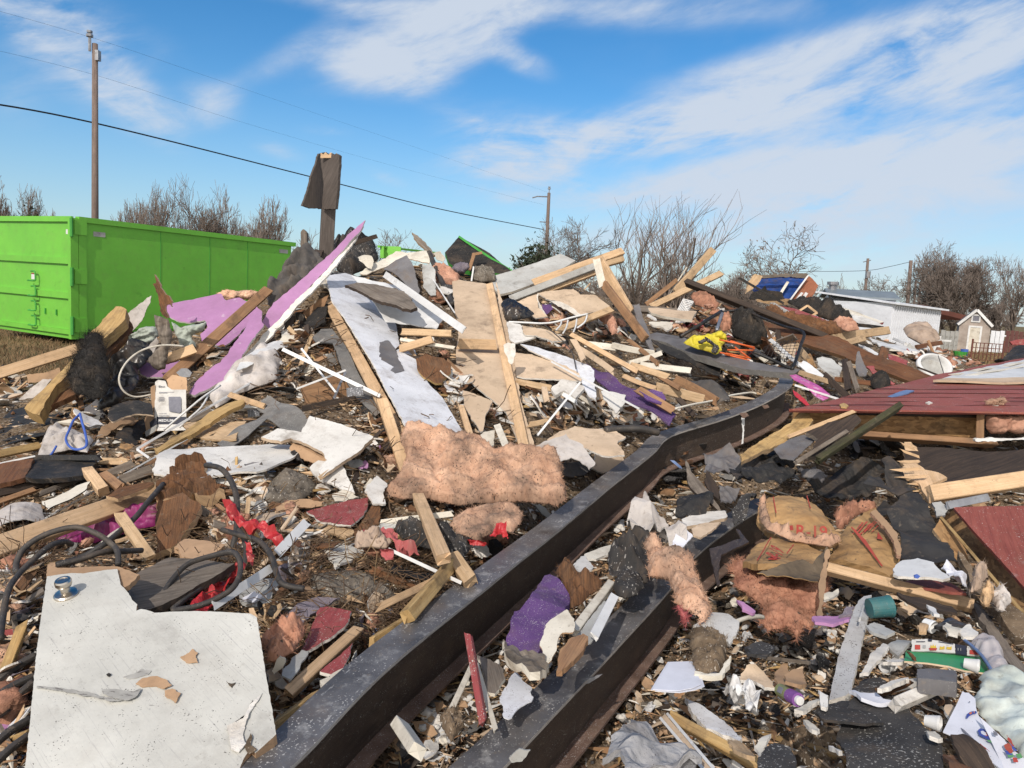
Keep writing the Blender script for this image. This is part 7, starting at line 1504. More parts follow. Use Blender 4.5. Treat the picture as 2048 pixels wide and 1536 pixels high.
# dark hollow right of the long beam
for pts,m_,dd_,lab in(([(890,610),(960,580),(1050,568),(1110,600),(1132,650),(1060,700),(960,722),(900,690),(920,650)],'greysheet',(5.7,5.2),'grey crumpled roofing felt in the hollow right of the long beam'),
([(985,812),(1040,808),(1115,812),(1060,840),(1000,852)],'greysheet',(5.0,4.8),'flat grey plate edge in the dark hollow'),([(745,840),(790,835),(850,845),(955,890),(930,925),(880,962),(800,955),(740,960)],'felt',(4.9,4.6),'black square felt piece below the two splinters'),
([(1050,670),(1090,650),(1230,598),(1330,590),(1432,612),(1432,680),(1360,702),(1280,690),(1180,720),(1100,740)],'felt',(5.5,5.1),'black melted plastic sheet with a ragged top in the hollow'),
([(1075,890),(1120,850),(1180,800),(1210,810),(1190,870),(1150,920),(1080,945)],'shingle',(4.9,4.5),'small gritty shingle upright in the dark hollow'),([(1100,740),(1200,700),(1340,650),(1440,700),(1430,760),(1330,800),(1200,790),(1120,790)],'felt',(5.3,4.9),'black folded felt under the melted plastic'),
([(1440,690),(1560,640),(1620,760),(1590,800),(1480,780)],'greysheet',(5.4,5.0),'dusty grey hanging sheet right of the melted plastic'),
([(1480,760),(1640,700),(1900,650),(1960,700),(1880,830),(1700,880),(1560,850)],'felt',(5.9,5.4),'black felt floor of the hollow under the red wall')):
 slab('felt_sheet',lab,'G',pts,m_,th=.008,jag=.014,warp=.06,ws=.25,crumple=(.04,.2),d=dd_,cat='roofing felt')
slab('splintered_board','tall dark splinter standing in the hollow','G',[(790,638),(815,680),(830,720),(880,770),(950,850),(1000,940),(985,945),(920,880),(850,840),(805,780)],'greywood','darkwood',th=.02,jag=.008,d=(5.2,4.7),cat='splinter')
slab('splintered_board','second dark splinter with a black face in the hollow','G',[(915,705),(950,750),(985,800),(990,870),(960,850),(905,780)],'darkwood',th=.015,jag=.006,d=(5.1,4.8),cat='splinter')
slab('yellow_plank','broad yellow weathered plank end leaning against the red wall section','H',[(540,80),(575,88),(610,140),(560,200),(430,290),(290,350),(120,425),(110,380),(240,290),(400,185)],'yellowwood','ply',th=.03,jag=.01,d=(5.7,5.1),cat='plank',grain=(7,0))
bar('yellow_plank','narrow clean pine strip above the broad yellow plank','H',(440,250),(890,75),26,'pine',d=(5.3,5.5),h=.02,cat='strip')
slab('grey_sheet','bent grey metal sheet below the yellow plank','H',[(340,325),(440,270),(580,228),(645,262),(560,330),(480,402),(390,390)],'greysheet','metal',th=.006,jag=.005,warp=.02,d=(5.35,5.0),cat='metal sheet')
slab('charred_sheet','wide dark weathered board beneath the mossy beam','H',[(560,220),(760,130),(900,90),(940,130),(860,200),(700,330),(640,390),(560,380),(640,270)],'darkwood','greywood',th=.03,jag=.012,d=(5.4,5.0),cat='board')
bar('mossy_beam','mossy green dark timber reaching over the edge of the red siding','H',(650,388),(1200,28),44,'mosswood',d=(4.75,5.3),h=.05,roll=-25,ends=(.03,.08),cat='timber')
bar('broken_board','charred grey lath under the mossy timber','H',(500,420),(840,210),28,'greywood',d=(4.8,5.2),h=.03,cat='lath')
r=thing('torn_plywood',V(1870,930,4.9),'dark plywood floor piece with a splintered light edge under the red wall section','plywood')
hk=plane_of([],anchors=[(1830,890,5.4),(2048,900,5.2),(1870,990,4.6)])
slab('sheet',None,'H',[(1240,300),(1320,322),(1480,330),(1700,345),(1900,350),(2200,340),(2200,560),(1960,480),(1800,540),(1560,560),(1480,580),(1420,600),(1300,560),(1210,480),(1235,410),(1230,340)],'darkwood','pine',th=.02,jag=.012,warp=.02,k=hk,parent=r)
slab('split_edge',None,'H',[(1230,300),(1275,302),(1320,345),(1340,420),(1310,440),(1370,500),(1460,520),(1520,560),(1420,605),(1400,690),(1440,770),(1380,690),(1330,600),(1250,560),(1190,510),(1230,470),(1200,430),(1250,380)],'pine','pine',th=.02,jag=.016,warp=.02,k=hk,lift=.02,parent=r)
for p0,p1,w_ in(((1290,330),(1215,300),16),((1310,380),(1225,350),18),((1300,420),(1200,425),20),((1340,470),(1195,480),22),((1380,520),(1240,530),20),((1430,560),(1300,575),20),((1450,600),(1350,620),18),((1440,650),(1380,670),16),((1440,700),(1395,735),14)):
 bar('torn_splinter',None,'H',p0,p1,w_,'pine',d=4.72,h=.008,ends=(.05,.06),parent=r)
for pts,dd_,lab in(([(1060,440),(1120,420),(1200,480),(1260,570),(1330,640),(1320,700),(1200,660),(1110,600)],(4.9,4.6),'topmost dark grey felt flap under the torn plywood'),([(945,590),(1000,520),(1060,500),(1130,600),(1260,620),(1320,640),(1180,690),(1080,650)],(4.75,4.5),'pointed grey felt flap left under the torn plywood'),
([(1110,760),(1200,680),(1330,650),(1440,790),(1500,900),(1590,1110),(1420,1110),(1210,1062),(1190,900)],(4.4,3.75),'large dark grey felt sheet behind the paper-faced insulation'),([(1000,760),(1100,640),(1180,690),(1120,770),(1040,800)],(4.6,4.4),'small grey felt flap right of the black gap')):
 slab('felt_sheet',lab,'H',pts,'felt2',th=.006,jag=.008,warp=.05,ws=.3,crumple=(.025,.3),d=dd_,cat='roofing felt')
bar('clean_lumber','wide clean lumber end coming in from the right edge','H',(1425,630),(2250,505),112,'pine',d=(4.35,4.55),h=.06,roll=-14,ends=(.015,.015),cat='lumber')
bar('metal_strap','galvanized grey metal strap below the wide clean lumber','H',(1535,718),(1812,662),52,'metal',d=(4.2,4.3),h=.02,ends=(.01,.01),cat='strap')
slab('corroded_flake','white corroded metal flake at the tip of the clean lumber','H',[(1420,700),(1480,690),(1530,740),(1510,790),(1450,800)],'palegrey','metal',th=.012,jag=.012,warp=.02,d=(4.3,4.15),cat='metal flake')
# red panel lower right
r=thing('painted_board',V(1960,1050,3.9),'dark red painted panel standing on edge at the right border with an OSB side','panel')
pk2=plane_of([],anchors=[(1912,1013,4.15),(2048,1013,4.0),(2048,1172,3.35)])
slab('painted_face',None,'H',[(1565,728),(1700,724),(1900,724),(2048,722),(2250,720),(2250,1480),(2048,1275),(1900,1110),(1720,910)],'redsiding','redsiding',th=.02,jag=.002,warp=.003,k=pk2,parent=r)
slab('osb_side',None,'H',[(1485,800),(1570,735),(1720,915),(1900,1115),(2048,1280),(2250,1490),(2250,1700),(2048,1500),(1800,1210),(1640,1010)],'osb','ply',th=.03,jag=.008,d=(4.2,3.3,.9),parent=r)
bar('edge_trim',None,'H',(1482,800),(2100,1520),20,'yellowwood',d=(4.12,3.15),h=.02,parent=r)
slab('osb_end',None,'H',[(1425,885),(1482,800),(1560,900),(1640,1010),(1700,1160),(1620,1140),(1510,1000)],'osb','ply',th=.02,jag=.008,d=(4.15,3.75),parent=r)
slab('dirt_layer',None,'H',[(1600,1020),(1700,1100),(1900,1330),(2048,1520),(2200,1700),(1990,1620),(1820,1400),(1700,1200)],'soil',th=.04,jag=.02,warp=.04,d=(3.75,3.0),parent=r)
for fr,pts,m_,dd_,lab in(('L',[(1690,420),(1760,450),(1900,640),(2048,830),(2080,900),(2040,930),(1900,760),(1740,520)],'greywood',(3.45,2.75),'grey weathered plank below the red panel at the right border'),):
 slab('grey_plank',lab,fr,pts,m_,th=.03,jag=.008,d=dd_,cat='plank',grain=(1,4))
for pts,m_,lab in(([(1700,230),(1770,200),(1790,260),(1740,330),(1690,350)],'tancloth','ragged brown cloth tuft under the red panel'),([(1830,370),(1900,340),(1950,400),(1930,480),(1860,470)],'whitecloth','grey wool tuft under the red panel edge'),([(1750,400),(1830,330),(1850,380),(1790,440)],'pine','small splintered wood bit under the red panel')):
 blob('fibre_tuft',lab,'L',pts,m_,.05,(.03,.05),d=(3.3,3.1),fuzz=200,cat='tuft')
 # paper faced insulation
def kraft(label,top,fibre,dt,df,txt=None,stripe=True,kk=None):
 r=thing('paper_faced_insulation',V(*Z('G',[top[0]])[0],dt[1]),label,'insulation')
 if fibre:blob('fibre',None,'L',fibre,'pinkdark',.05,(.05,.12),d=df,fuzz=7000,fuzzl=.04,parent=r)
 pt=Z('G',top);k=plane_of(pt,dt)
 sh=slab('paper_facing',None,'G',top,'kraft','kraft','pinkdark',th=.03,jag=.008,warp=.018,ws=.3,crumple=(.010,.2),k=k,parent=r,curlv=-.03)
 return r,k
r,k=kraft('brown paper faced insulation lying highest, partly over the R-19 piece',[(1228,872),(1280,855),(1350,850),(1480,845),(1560,880),(1630,960),(1690,1050),(1702,1092),(1640,1130),(1540,1125),(1420,1110),(1330,1070),(1260,1022),(1218,960)],
None,(4.55,3.95),None)
blob('torn_fibre_edge',None,'G',[(1228,870),(1260,862),(1265,920),(1290,1010),(1360,1060),(1440,1090),(1560,1105),(1690,1090),(1700,1110),(1640,1150),(1500,1130),(1380,1100),(1270,1050),(1225,980)],'pink',.04,(.04,.05),d=(4.45,3.85),fuzz=400,parent=r)
def onk(k,fr,x,y,lift=.03):
 p=Z(fr,[(x,y)])[0];q=at(k,*p);return q+(CAM-q).normalized()*lift
def ktext(s,r,k,fr,x,y,x2,y2,size,ml='redink',lift=.05):
 a=onk(k,fr,x,y,lift);b=onk(k,fr,x2,y2,lift);xd=(b-a).normalized();n=(CAM-a).normalized();yd=n.cross(xd)
 text(s,ml,r,a,xd,yd,size,bold=.02)
slab('red_mark',None,'H',[(410,900),(465,895),(470,925),(412,930)],'redink',th=.002,jag=.002,k=k,lift=.026,parent=r)
ktext('R-19',r,k,'H',488,928,560,932,.085)
for q in([(330,690),(336,688),(356,800),(350,802)],[(560,680),(566,678),(590,770),(584,772)]):slab('red_line',None,'H',q,'redink',th=.002,jag=.001,k=k,lift=.026,parent=r)
r,k=kraft('brown paper faced insulation marked R-19 in red with pink fibre spilling below',[(1128,1222),(1160,1160),(1200,1112),(1300,1100),(1420,1108),(1540,1150),(1622,1165),(1622,1255),(1500,1275),(1350,1280),(1215,1272)],
[(60,190),(120,130),(250,180),(420,220),(560,240),(725,180),(722,280),(690,420),(650,520),(610,600),(560,570),(515,665),(490,600),(440,575),(380,600),(320,610),(270,560),(300,470),(260,420),(180,350),(95,310),(105,240)],(4.02,3.5),(3.85,3.22))
ktext('R-19',r,k,'H',372,1102,412,1030,.095)
slab('red_mark',None,'H',[(298,1118),(330,1090),(365,1105),(352,1120)],'redink',th=.002,jag=.002,k=k,lift=.026,parent=r)
for q in([(222,1130),(318,968),(324,970),(228,1134)],[(425,1095),(472,1020),(478,1023),(431,1098)]):slab('red_line',None,'H',q,'redink',th=.002,jag=.001,k=k,lift=.026,parent=r)
slab('dark_flap',None,'H',[(230,1155),(380,1110),(530,1090),(600,1120),(700,1020),(712,1040),(690,1150),(640,1240),(560,1210),(420,1180)],'kraftdark','kraft',th=.004,jag=.005,warp=.03,crumple=(.02,.2),d=(3.6,3.35),parent=r)
slab('side_flap',None,'H',[(700,1030),(715,1030),(700,1200),(680,1350),(665,1480),(640,1480),(650,1330),(660,1200)],'cardboard','pink',th=.006,jag=.008,warp=.02,d=(3.5,3.05),parent=r)
r,k=kraft('brown paper faced insulation on the right with faint red warning stripes',[(1640,1185),(1665,1130),(1700,1070),(1780,990),(1870,920),(1905,908),(1950,970),(1985,1035),(2020,1110),(2050,1180),(2035,1270),(1990,1312),(1900,1280),(1800,1245)],None,(4.35,3.7),None)
blob('torn_fibre_edge',None,'H',[(745,780),(790,740),(830,700),(870,720),(900,715),(960,710),(1010,710),(1040,735),(980,760),(900,790),(830,850),(790,880)],'pinkdark',.05,(.04,.05),d=(4.4,4.2),fuzz=600,parent=r)
slab('frame_strip',None,'H',[(1000,760),(1035,740),(1110,820),(1170,900),(1205,1010),(1205,1070),(1180,1060),(1160,970),(1090,860)],'cardboard','pink',th=.02,jag=.006,d=(4.2,3.75),parent=r)
for i in range(6):
 y=0;x0=870+i*26;slab('red_stripe',None,'H',[(x0,945-i*3),(x0+8,943-i*3),(x0+78,862-i*2),(x0+70,862-i*2)],'redink',th=.002,jag=.003,k=k,lift=.026,parent=r)
for q in([(860,905),(866,903),(960,985),(1080,1150),(1072,1152)],[(1045,925),(1080,980),(1040,975)]):slab('red_line',None,'H',q,'redink',th=.002,jag=.001,k=k,lift=.026,parent=r)
bar('clean_lumber','long yellow lumber under the paper faced insulation sloping down right','L',(720,175),(1690,425),72,'pine',d=(3.55,3.35),h=.05,roll=-28,cat='lumber')
slab('siding_scrap','red painted strip lying along the long yellow lumber','L',[(1180,285),(1290,270),(1420,275),(1560,300),(1660,370),(1560,360),(1420,330),(1280,305)],'redsiding',th=.012,jag=.004,d=(3.55,3.3),cat='siding scrap')
slab('torn_paper','bright white plaster paper with a blue mark on the long yellow lumber','L',[(1165,235),(1180,190),(1230,165),(1330,160),(1440,190),(1480,230),(1550,270),(1500,280),(1380,262),(1280,258),(1200,250)],'whiteplastic','gypsum',th=.012,jag=.012,warp=.03,d=(3.55,3.3),cat='plaster paper')
slab('blue_chip','small blue chip on the bright white plaster paper','L',[(1312,240),(1335,233),(1352,245),(1335,262),(1315,258)],'bluestrap',th=.008,jag=0,d=3.26,cat='chip')
slab('torn_paper','lilac-grey crumpled tissue right of the white plaster paper','L',[(1490,190),(1540,170),(1600,185),(1640,230),(1670,310),(1640,330),(1590,290),(1540,260)],'paper',th=.006,jag=.012,crumple=(.04,.15),warp=.04,ws=.08,d=(3.45,3.25),cat='tissue')
slab('torn_bracket','twisted dark steel bracket torn from the shorter beam','G',[(932,1165),(1000,1150),(1090,1110),(1120,1105),(1090,1035),(1110,1045),(1150,1110),(1165,1125),(1120,1150),(1000,1210),(985,1300),(995,1360),(980,1365),(950,1260)],'beamweb',th=.012,jag=.004,warp=.02,d=(4.1,3.6),cat='bracket')
# ------------------------------------------------------------------ lower right quarter
slab('grey_plank','grey-white painted plank lying in the dirt at lower right','L',[(968,382),(1022,368),(1016,440),(975,620),(930,800),(880,1020),(845,1048),(735,1078),(760,950),(810,740),(870,560),(930,420)],'palegreyp','gypsum',th=.03,jag=.004,d=(3.35,2.55),cat='plank',grain=(0,5))
bar('plank_lip','raised narrow lip lying along the grey-white plank','L',(985,385),(945,520),12,'palegreyp',d=(3.25,3.0),h=.02,ends=(.004,.01),cat='strip')
def cup(label,fr,c,tip,r_,l_,m,d,name='plastic_cup',taper=.75):
 """cup lying: c = mouth centre, tip = direction point towards its base (crop px)"""
 (x0,y0),(x1,y1)=Z(fr,[c,tip]);a=V(x0,y0,d[0]);b=V(x1,y1,d[1]);ax=(b-a).normalized();u=ax.orthogonal().normalized();v=ax.cross(u)
 prof=[(0,r_*1.08),(.006,r_*1.1),(.012,r_*1.02),(l_,r_*taper),(l_+.001,0)];inner=[(0,r_*1.04),(l_*.95,r_*taper*.93),(l_*.95,0)];S_=24;vs=[];fs=[]
 for pr in(prof,inner):
  o=len(vs)
  for z,r in pr:
   for j in range(S_):t=6.2832*j/S_;vs.append(a+ax*z+(u*math.cos(t)+v*math.sin(t))*r)
  for i in range(len(pr)-1):
   for j in range(S_):fs.append((o+i*S_+j,o+i*S_+(j+1)%S_,o+(i+1)*S_+(j+1)%S_,o+(i+1)*S_+j))
 return mkobj(name,vs,fs,m,[(p.x,p.z)for p in vs],None,smooth=False,label=label,cat='cup')
cup('teal plastic tumbler half buried behind the grey-white plank','L',(1150,445),(1010,460),.042,.09,'teal',(3.1,3.1),'tumbler',.95)
CG='small white medicine cups'
cup('white plastic cup lying left of the green card','L',(1108,852),(1190,838),.021,.042,'whiteplastic',(2.62,2.66))['group']=CG
cup('white plastic cup lying on the green card','L',(1748,855),(1670,835),.022,.045,'whiteplastic',(2.52,2.54))['group']=CG
cup('white plastic cup right of the big dark shingle','L',(1488,1240),(1410,1222),.021,.042,'whiteplastic',(2.22,2.24))['group']=CG
cup('white plastic bottle neck at the bottom edge near the drawings','L',(1740,1500),(1830,1560),.03,.08,'whiteplastic',(2.0,1.98))
cup('white cup half hidden under the grey weathered plank','L',(1440,590),(1385,560),.024,.04,'whiteplastic',(2.95,2.98))['group']=CG
r=thing('packaging_card',V(1860,1330,2.6),'green packaging card with a printed strip of red and yellow marks','packaging')
ck=plane_of([],anchors=[(1815,1310,2.66),(1960,1330,2.60),(1840,1340,2.52)])
slab('green_face',None,'L',[(1252,752),(1400,752),(1560,762),(1740,782),(1790,850),(1805,885),(1780,902),(1650,885),(1540,855),(1400,835),(1240,825)],'greencard','tan',th=.006,jag=.001,warp=.006,k=ck,parent=r)
ck2=plane_of([],anchors=[(1815,1305,2.68),(1960,1322,2.63),(1820,1280,2.74)])
slab('printed_strip',None,'L',[(1292,672),(1400,668),(1582,702),(1585,762),(1450,752),(1290,748)],'white','palegrey',th=.004,jag=.002,warp=.001,k=ck2,parent=r)
slab('dark_strip',None,'L',[(1586,702),(1660,712),(1662,775),(1588,764)],'ink',th=.004,jag=.001,warp=.001,k=ck2,parent=r)
slab('printed_end',None,'L',[(1664,715),(1740,725),(1745,782),(1664,776)],'white','palegrey',th=.004,jag=.001,warp=.001,k=ck2,parent=r)
for pts,m_ in(([(1312,712),(1348,712),(1348,742),(1312,742)],'redink'),([(1680,748),(1740,752),(1740,780),(1680,775)],'redink'),([(1405,735),(1462,735),(1455,750),(1412,750)],'redink'),([(1415,735),(1418,712),(1428,725),(1435,708),(1442,725),(1452,712),(1455,735)],'yellowink'),
([(1478,745),(1480,722),(1495,728),(1510,720),(1512,740)],'yellowink'),([(1524,742),(1526,725),(1545,730),(1560,722),(1558,745)],'yellowink'),([(1365,715),(1385,715),(1385,735),(1365,735)],'palegrey'),([(1398,676),(1428,676),(1425,690),(1402,690)],'ink'),([(1470,690),(1570,706),(1570,710),(1470,694)],'ink'),([(1320,690),(1380,690),(1380,694),(1320,694)],'ink'),([(1600,735),(1604,735),(1604,752),(1600,752)],'palegrey'),([(1618,735),(1622,735),(1622,752),(1618,752)],'palegrey')):
 slab('printed_mark',None,'L',pts,m_,th=.001,jag=0,warp=.0005,k=ck2,lift=.005,parent=r)
slab('twig_on_card','brown twig lying on the left end of the green card','L',[(1270,765),(1300,768),(1335,800),(1340,825),(1322,825),(1300,790)],'rotwood',th=.015,jag=.003,d=2.55,cat='twig')
slab('grey_block','dusty dark grey foam block below the green card','L',[(1330,862),(1450,858),(1592,872),(1592,955),(1520,945),(1400,930),(1332,925)],'greysheet',th=.05,jag=.004,d=(2.5,2.38),cat='block')
blob('plastic_bag','pale green plastic bag spilling in at the bottom right corner','L',[(1740,935),(1790,900),(1850,888),(1990,900),(2060,930),(2200,950),(2250,1200),(2250,1600),(2120,1560),(2060,1480),(1960,1380),(1880,1290),(1790,1210),(1735,1130),(1728,1040)],'plasticbag',.05,(.025,.12),(.018,.09,.9),d=(2.45,1.95),cat='bag')
r=thing('zip_bag',V(1960,1330,2.55),'clear zip bag with a blue seal behind the pale green bag','bag')
blob('bag_film',None,'L',[(1690,690),(1760,672),(1850,700),(1905,770),(1950,850),(1960,910),(1900,930),(1840,900),(1800,820),(1740,740)],'clearbag',.03,(.015,.08),(.02,.10,.5),d=(2.72,2.45),parent=r)
tube('blue_seal',None,'L',[(1645,672),(1700,715),(1760,775),(1805,840),(1840,895)],11,'bluefilm',d=[2.74,2.68,2.6,2.52,2.44],parent=r)
def sheet_papers():
 k1=plane_of([],anchors=[(1890,1460,2.12),(1930,1385,2.3),(2000,1440,2.14)])
 r=thing('drawing_sheet',at(k1,1930,1440),'white folded paper with a red and blue drawing beside the pale green bag','paper')
 slab('sheet',None,'Q',[(568,1142),(640,1000),(720,850),(780,722),(808,738),(842,738),(918,800),(925,900),(945,960),(1010,1080),(1080,1210),(1150,1330),(1230,1536),(1190,1536),(1000,1390),(800,1260),(680,1190)],'paper',th=.003,jag=0,warp=.004,k=k1,parent=r)
 for pts,m_ in(([(820,1030),(830,985),(870,960),(930,955),(935,975),(880,990),(850,1010),(835,1035)],'blueink'),([(850,985),(870,965),(885,975),(870,995)],'orangeink'),([(900,962),(930,955),(935,972),(908,980)],'orangeink'),
([(945,1165),(970,1142),(1015,1150),(1055,1200),(1080,1255),(1060,1262),(1000,1235),(960,1215)],'blueink'),([(975,1175),(1000,1170),(1030,1190),(1040,1220),(1010,1215),(985,1200)],'paper'),([(1000,1185),(1045,1180),(1050,1225),(1015,1228)],'redink'),([(1040,1265),(1095,1275),(1100,1295),(1060,1285)],'greenink'),([(965,1300),(1000,1330),(1050,1370),(1072,1390),(1020,1355),(985,1330)],'redink'),([(850,850),(862,852),(862,862),(850,862)],'greyink')):
  slab('drawing_mark',None,'Q',pts,m_,th=.001,jag=.001,warp=.001,k=k1,lift=.009,parent=r,res=.006)
 slab('fold',None,'Q',[(760,1110),(790,1130),(880,1220),(1000,1340),(1000,1345),(870,1235),(780,1150)],'greyink',th=.001,jag=0,k=k1,lift=.005,parent=r)
 k2=plane_of([],anchors=[(1960,1440,2.1),(2048,1500,1.98),(1990,1536,1.95)])
 r2=thing('drawing_sheet',at(k2,2000,1500),'creased paper with bright red green and blue scribbles under the pale green bag','paper')
 slab('sheet',None,'Q',[(955,965),(1040,1040),(1120,1120),(1240,1230),(1330,1340),(1439,1430),(1500,1560),(1240,1580),(1150,1380),(1060,1180)],'paper',th=.003,jag=0,warp=.01,k=k2,parent=r2)
 for pts,m_ in(([(1230,1340),(1270,1320),(1310,1350),(1320,1420),(1290,1430),(1240,1380)],'redink'),([(1230,1400),(1290,1400),(1320,1450),(1260,1440)],'blueink'),([(1255,1430),(1320,1425),(1335,1465),(1270,1470)],'greenink'),([(1350,1440),(1410,1435),(1425,1480),(1370,1485)],'greenink'),([(1320,1480),(1370,1490),(1380,1530),(1330,1530)],'redink'),([(1255,1230),(1290,1270),(1340,1350),(1320,1350),(1270,1290)],'redink'),([(1110,1180),(1150,1190),(1160,1230),(1120,1225)],'greyink'),([(1290,1320),(1340,1370),(1370,1400),(1330,1400)],'blueink')):
  slab('drawing_mark',None,'Q',pts,m_,th=.001,jag=.002,warp=.002,k=k2,lift=.016,parent=r2,res=.006)
sheet_papers()
slab('roof_shingle','large black granular roofing sheet at the bottom of the right foreground','L',[(780,1290),(830,1180),(900,1090),(1000,1065),(1170,1080),(1250,1150),(1330,1230),(1400,1310),(1480,1380),(1520,1620),(845,1620),(850,1480),(838,1400)],'shingle','felt',th=.008,jag=.006,warp=.025,ws=.25,d=(2.5,1.95),cat='shingle')
slab('roof_shingle','folded black shingle flap lying on top of the large roofing sheet','L',[(622,1155),(700,1110),(820,1060),(900,1062),(1000,1130),(1100,1212),(980,1222),(860,1212),(700,1205)],'shingle','felt',th=.008,jag=.006,warp=.02,d=(2.5,2.25),cat='shingle')
slab('roof_shingle','round black felt scrap left of the grey-white plank','L',[(178,725),(220,692),(275,680),(330,695),(372,722),(340,765),(300,792),(230,785)],'shingle',th=.008,jag=.005,d=(2.85,2.7),cat='shingle')
slab('roof_shingle','small black shingle scrap at the bottom edge left of the large roofing sheet','L',[(245,1560),(255,1480),(300,1400),(360,1350),(430,1365),(490,1430),(525,1560)],'shingle','felt',th=.008,jag=.006,warp=.015,d=(2.15,1.95),cat='shingle')
slab('roof_shingle','dark shingle under the white-edged log','L',[(890,990),(980,930),(1080,920),(1120,950),(1070,1020),(940,1020)],'shingle','felt',th=.008,jag=.008,d=(2.6,2.45),cat='shingle')
bar('plaster_log','wood strip wrapped in white plaster above the large roofing sheet','L',(1200,1085),(1500,955),74,'gypsum',d=(2.35,2.5),h=.04,roll=-20,ends=(.02,.03),cat='strip')
bar('plaster_log','brown splintered strip with a white edge above the plaster wrapped strip','L',(1075,1015),(1275,945),50,'rotwood',d=(2.45,2.55),h=.03,roll=-15,ends=(.03,.03),cat='strip')
slab('white_strip','white plaster edge on the brown splintered strip','L',[(1060,1020),(1160,970),(1270,940),(1275,955),(1180,990),(1090,1025)],'gypsum',th=.015,jag=.006,d=(2.5,2.38),cat='strip')
def bottle():
 (x0,y0),(x1,y1)=Z('L',[(405,1010),(540,1085)]);a=V(x0,y0,2.52);b=V(x1,y1,2.4);ax=(b-a).normalized();L=(b-a).length
 r=thing('bottle',a,'small green and purple bottle lying in the dirt','bottle')
 g=tube_geo([a,a+ax*.004,a+ax*L*.5],.021,16);mkobj('green_half',g[0],g[1],'greenbottle',g[2],None,r)
 g=tube_geo([a+ax*L*.5,a+ax*L*.9],.022,16);mkobj('purple_cap',g[0],g[1],'violet',g[2],None,r)
 g=tube_geo([a+ax*L*.9,a+ax*L],.014,16);mkobj('white_tip',g[0],g[1],'whiteplastic',g[2],None,r)
 u=(CAM-a);u=(u-ax*u.dot(ax)).normalized();s=ax.cross(u);c=a+ax*L*.28+u*.022
 vs,fs,uv=box_geo(c,(ax,s,u),(L*.22,.02,.002));mkobj('label_patch',vs,fs,'greyink',uv,None,r)
bottle()
r=thing('paper_stack',V(1360,1360,2.75),'stack of pale lilac paper sheets beside the shorter beam','paper')
for i,sh in enumerate(((0,0),(14,-6),(30,8))):
 slab('sheet',None,'K',[(1015+sh[0],1010+sh[1]),(1070+sh[0],920+sh[1]),(1130+sh[0],826+sh[1]),(1298+sh[0],822+sh[1]),(1310+sh[0]*1.4,890+sh[1]),(1330+sh[0]*1.6,975+sh[1]),(1285+sh[0],1000+sh[1]),(1180+sh[0],1020+sh[1])],'paper',th=.002,jag=0,warp=.004,d=(2.78-.004*i,2.5-.004*i),parent=r)
blob('fibre_board','brown crumbled fibre block with a plaster rim right of the shorter beam','K',[(1280,620),(1340,590),(1400,600),(1480,620),(1520,650),(1535,760),(1510,830),(1480,890),(1390,900),(1310,885),(1290,760)],'soil',.03,(.025,.05),d=(3.0,2.65),fuzz=500,cat='fibre block')
slab('gypsum_edge','curved plaster rim around the brown fibre block','K',[(1310,885),(1400,900),(1480,890),(1520,810),(1555,770),(1550,830),(1500,905),(1420,915),(1310,902)],'cream',th=.02,jag=.006,d=(2.75,2.62),cat='plaster rim')
slab('plaster_flake','broad white plaster plate behind the brown fibre block','K',[(1300,570),(1360,530),(1420,480),(1500,490),(1560,520),(1612,562),(1590,650),(1545,702),(1500,660),(1400,605)],'white','gypsum',th=.012,jag=.012,warp=.02,d=(3.15,2.85),cat='plaster')
tube('plastic_pipe','bent white plastic pipe behind the broad white plaster plate','K',[(1590,550),(1660,525),(1730,515),(1770,520)],15,'cream',d=[3.05,3.1,3.15,3.2],cat='pipe')
r=thing('metal_track',V(1350,1480,2.3),'white metal track with a brown middle at the bottom edge','track')
for o in(-26,26):bar('side_lip',None,'K',(1100+o*.9,1180-o*.55),(1420+o*.9,1560-o*.55),20,'whiteplastic',d=(2.6,2.15),h=.015,ends=(.002,.002),parent=r)
bar('track_bed',None,'K',(1100,1182),(1420,1562),34,'tan',d=(2.62,2.17),h=.006,ends=(.002,.002),parent=r)
bar('lumber_scrap','splintered timber right of the white metal track','K',(1170,1190),(1725,1500),72,'yellowwood',d=(2.6,2.3),h=.04,roll=-15,ends=(.03,.03),cat='timber')
slab('plaster_plank','long plaster coated lath above the splintered timber','K',[(1245,1060),(1340,1100),(1480,1200),(1632,1335),(1610,1355),(1500,1310),(1390,1262),(1290,1150)],'whitespeck','gypsum',th=.02,jag=.01,d=(2.7,2.4),cat='lath')
slab('fabric_sheet','grey matted insulation sheet at the bottom between beam and track','K',[(690,1450),(780,1350),(880,1250),(945,1210),(1020,1260),(1100,1320),(1200,1360),(1285,1402),(1360,1560),(840,1560),(810,1480)],'greyfelt',th=.02,jag=.012,warp=.03,ws=.12,crumple=(.02,.15),d=(2.5,2.1),cat='felt sheet')
slab('torn_paper','crumpled white paper right of the lilac paper stack','K',[(1500,985),(1560,975),(1620,950),(1680,990),(1735,1025),(1780,1000),(1760,1060),(1725,1100),(1690,1170),(1655,1150),(1650,1090),(1590,1060)],'paperwhite',th=.003,jag=.004,crumple=(.05,.1),d=(2.7,2.45),cat='paper')
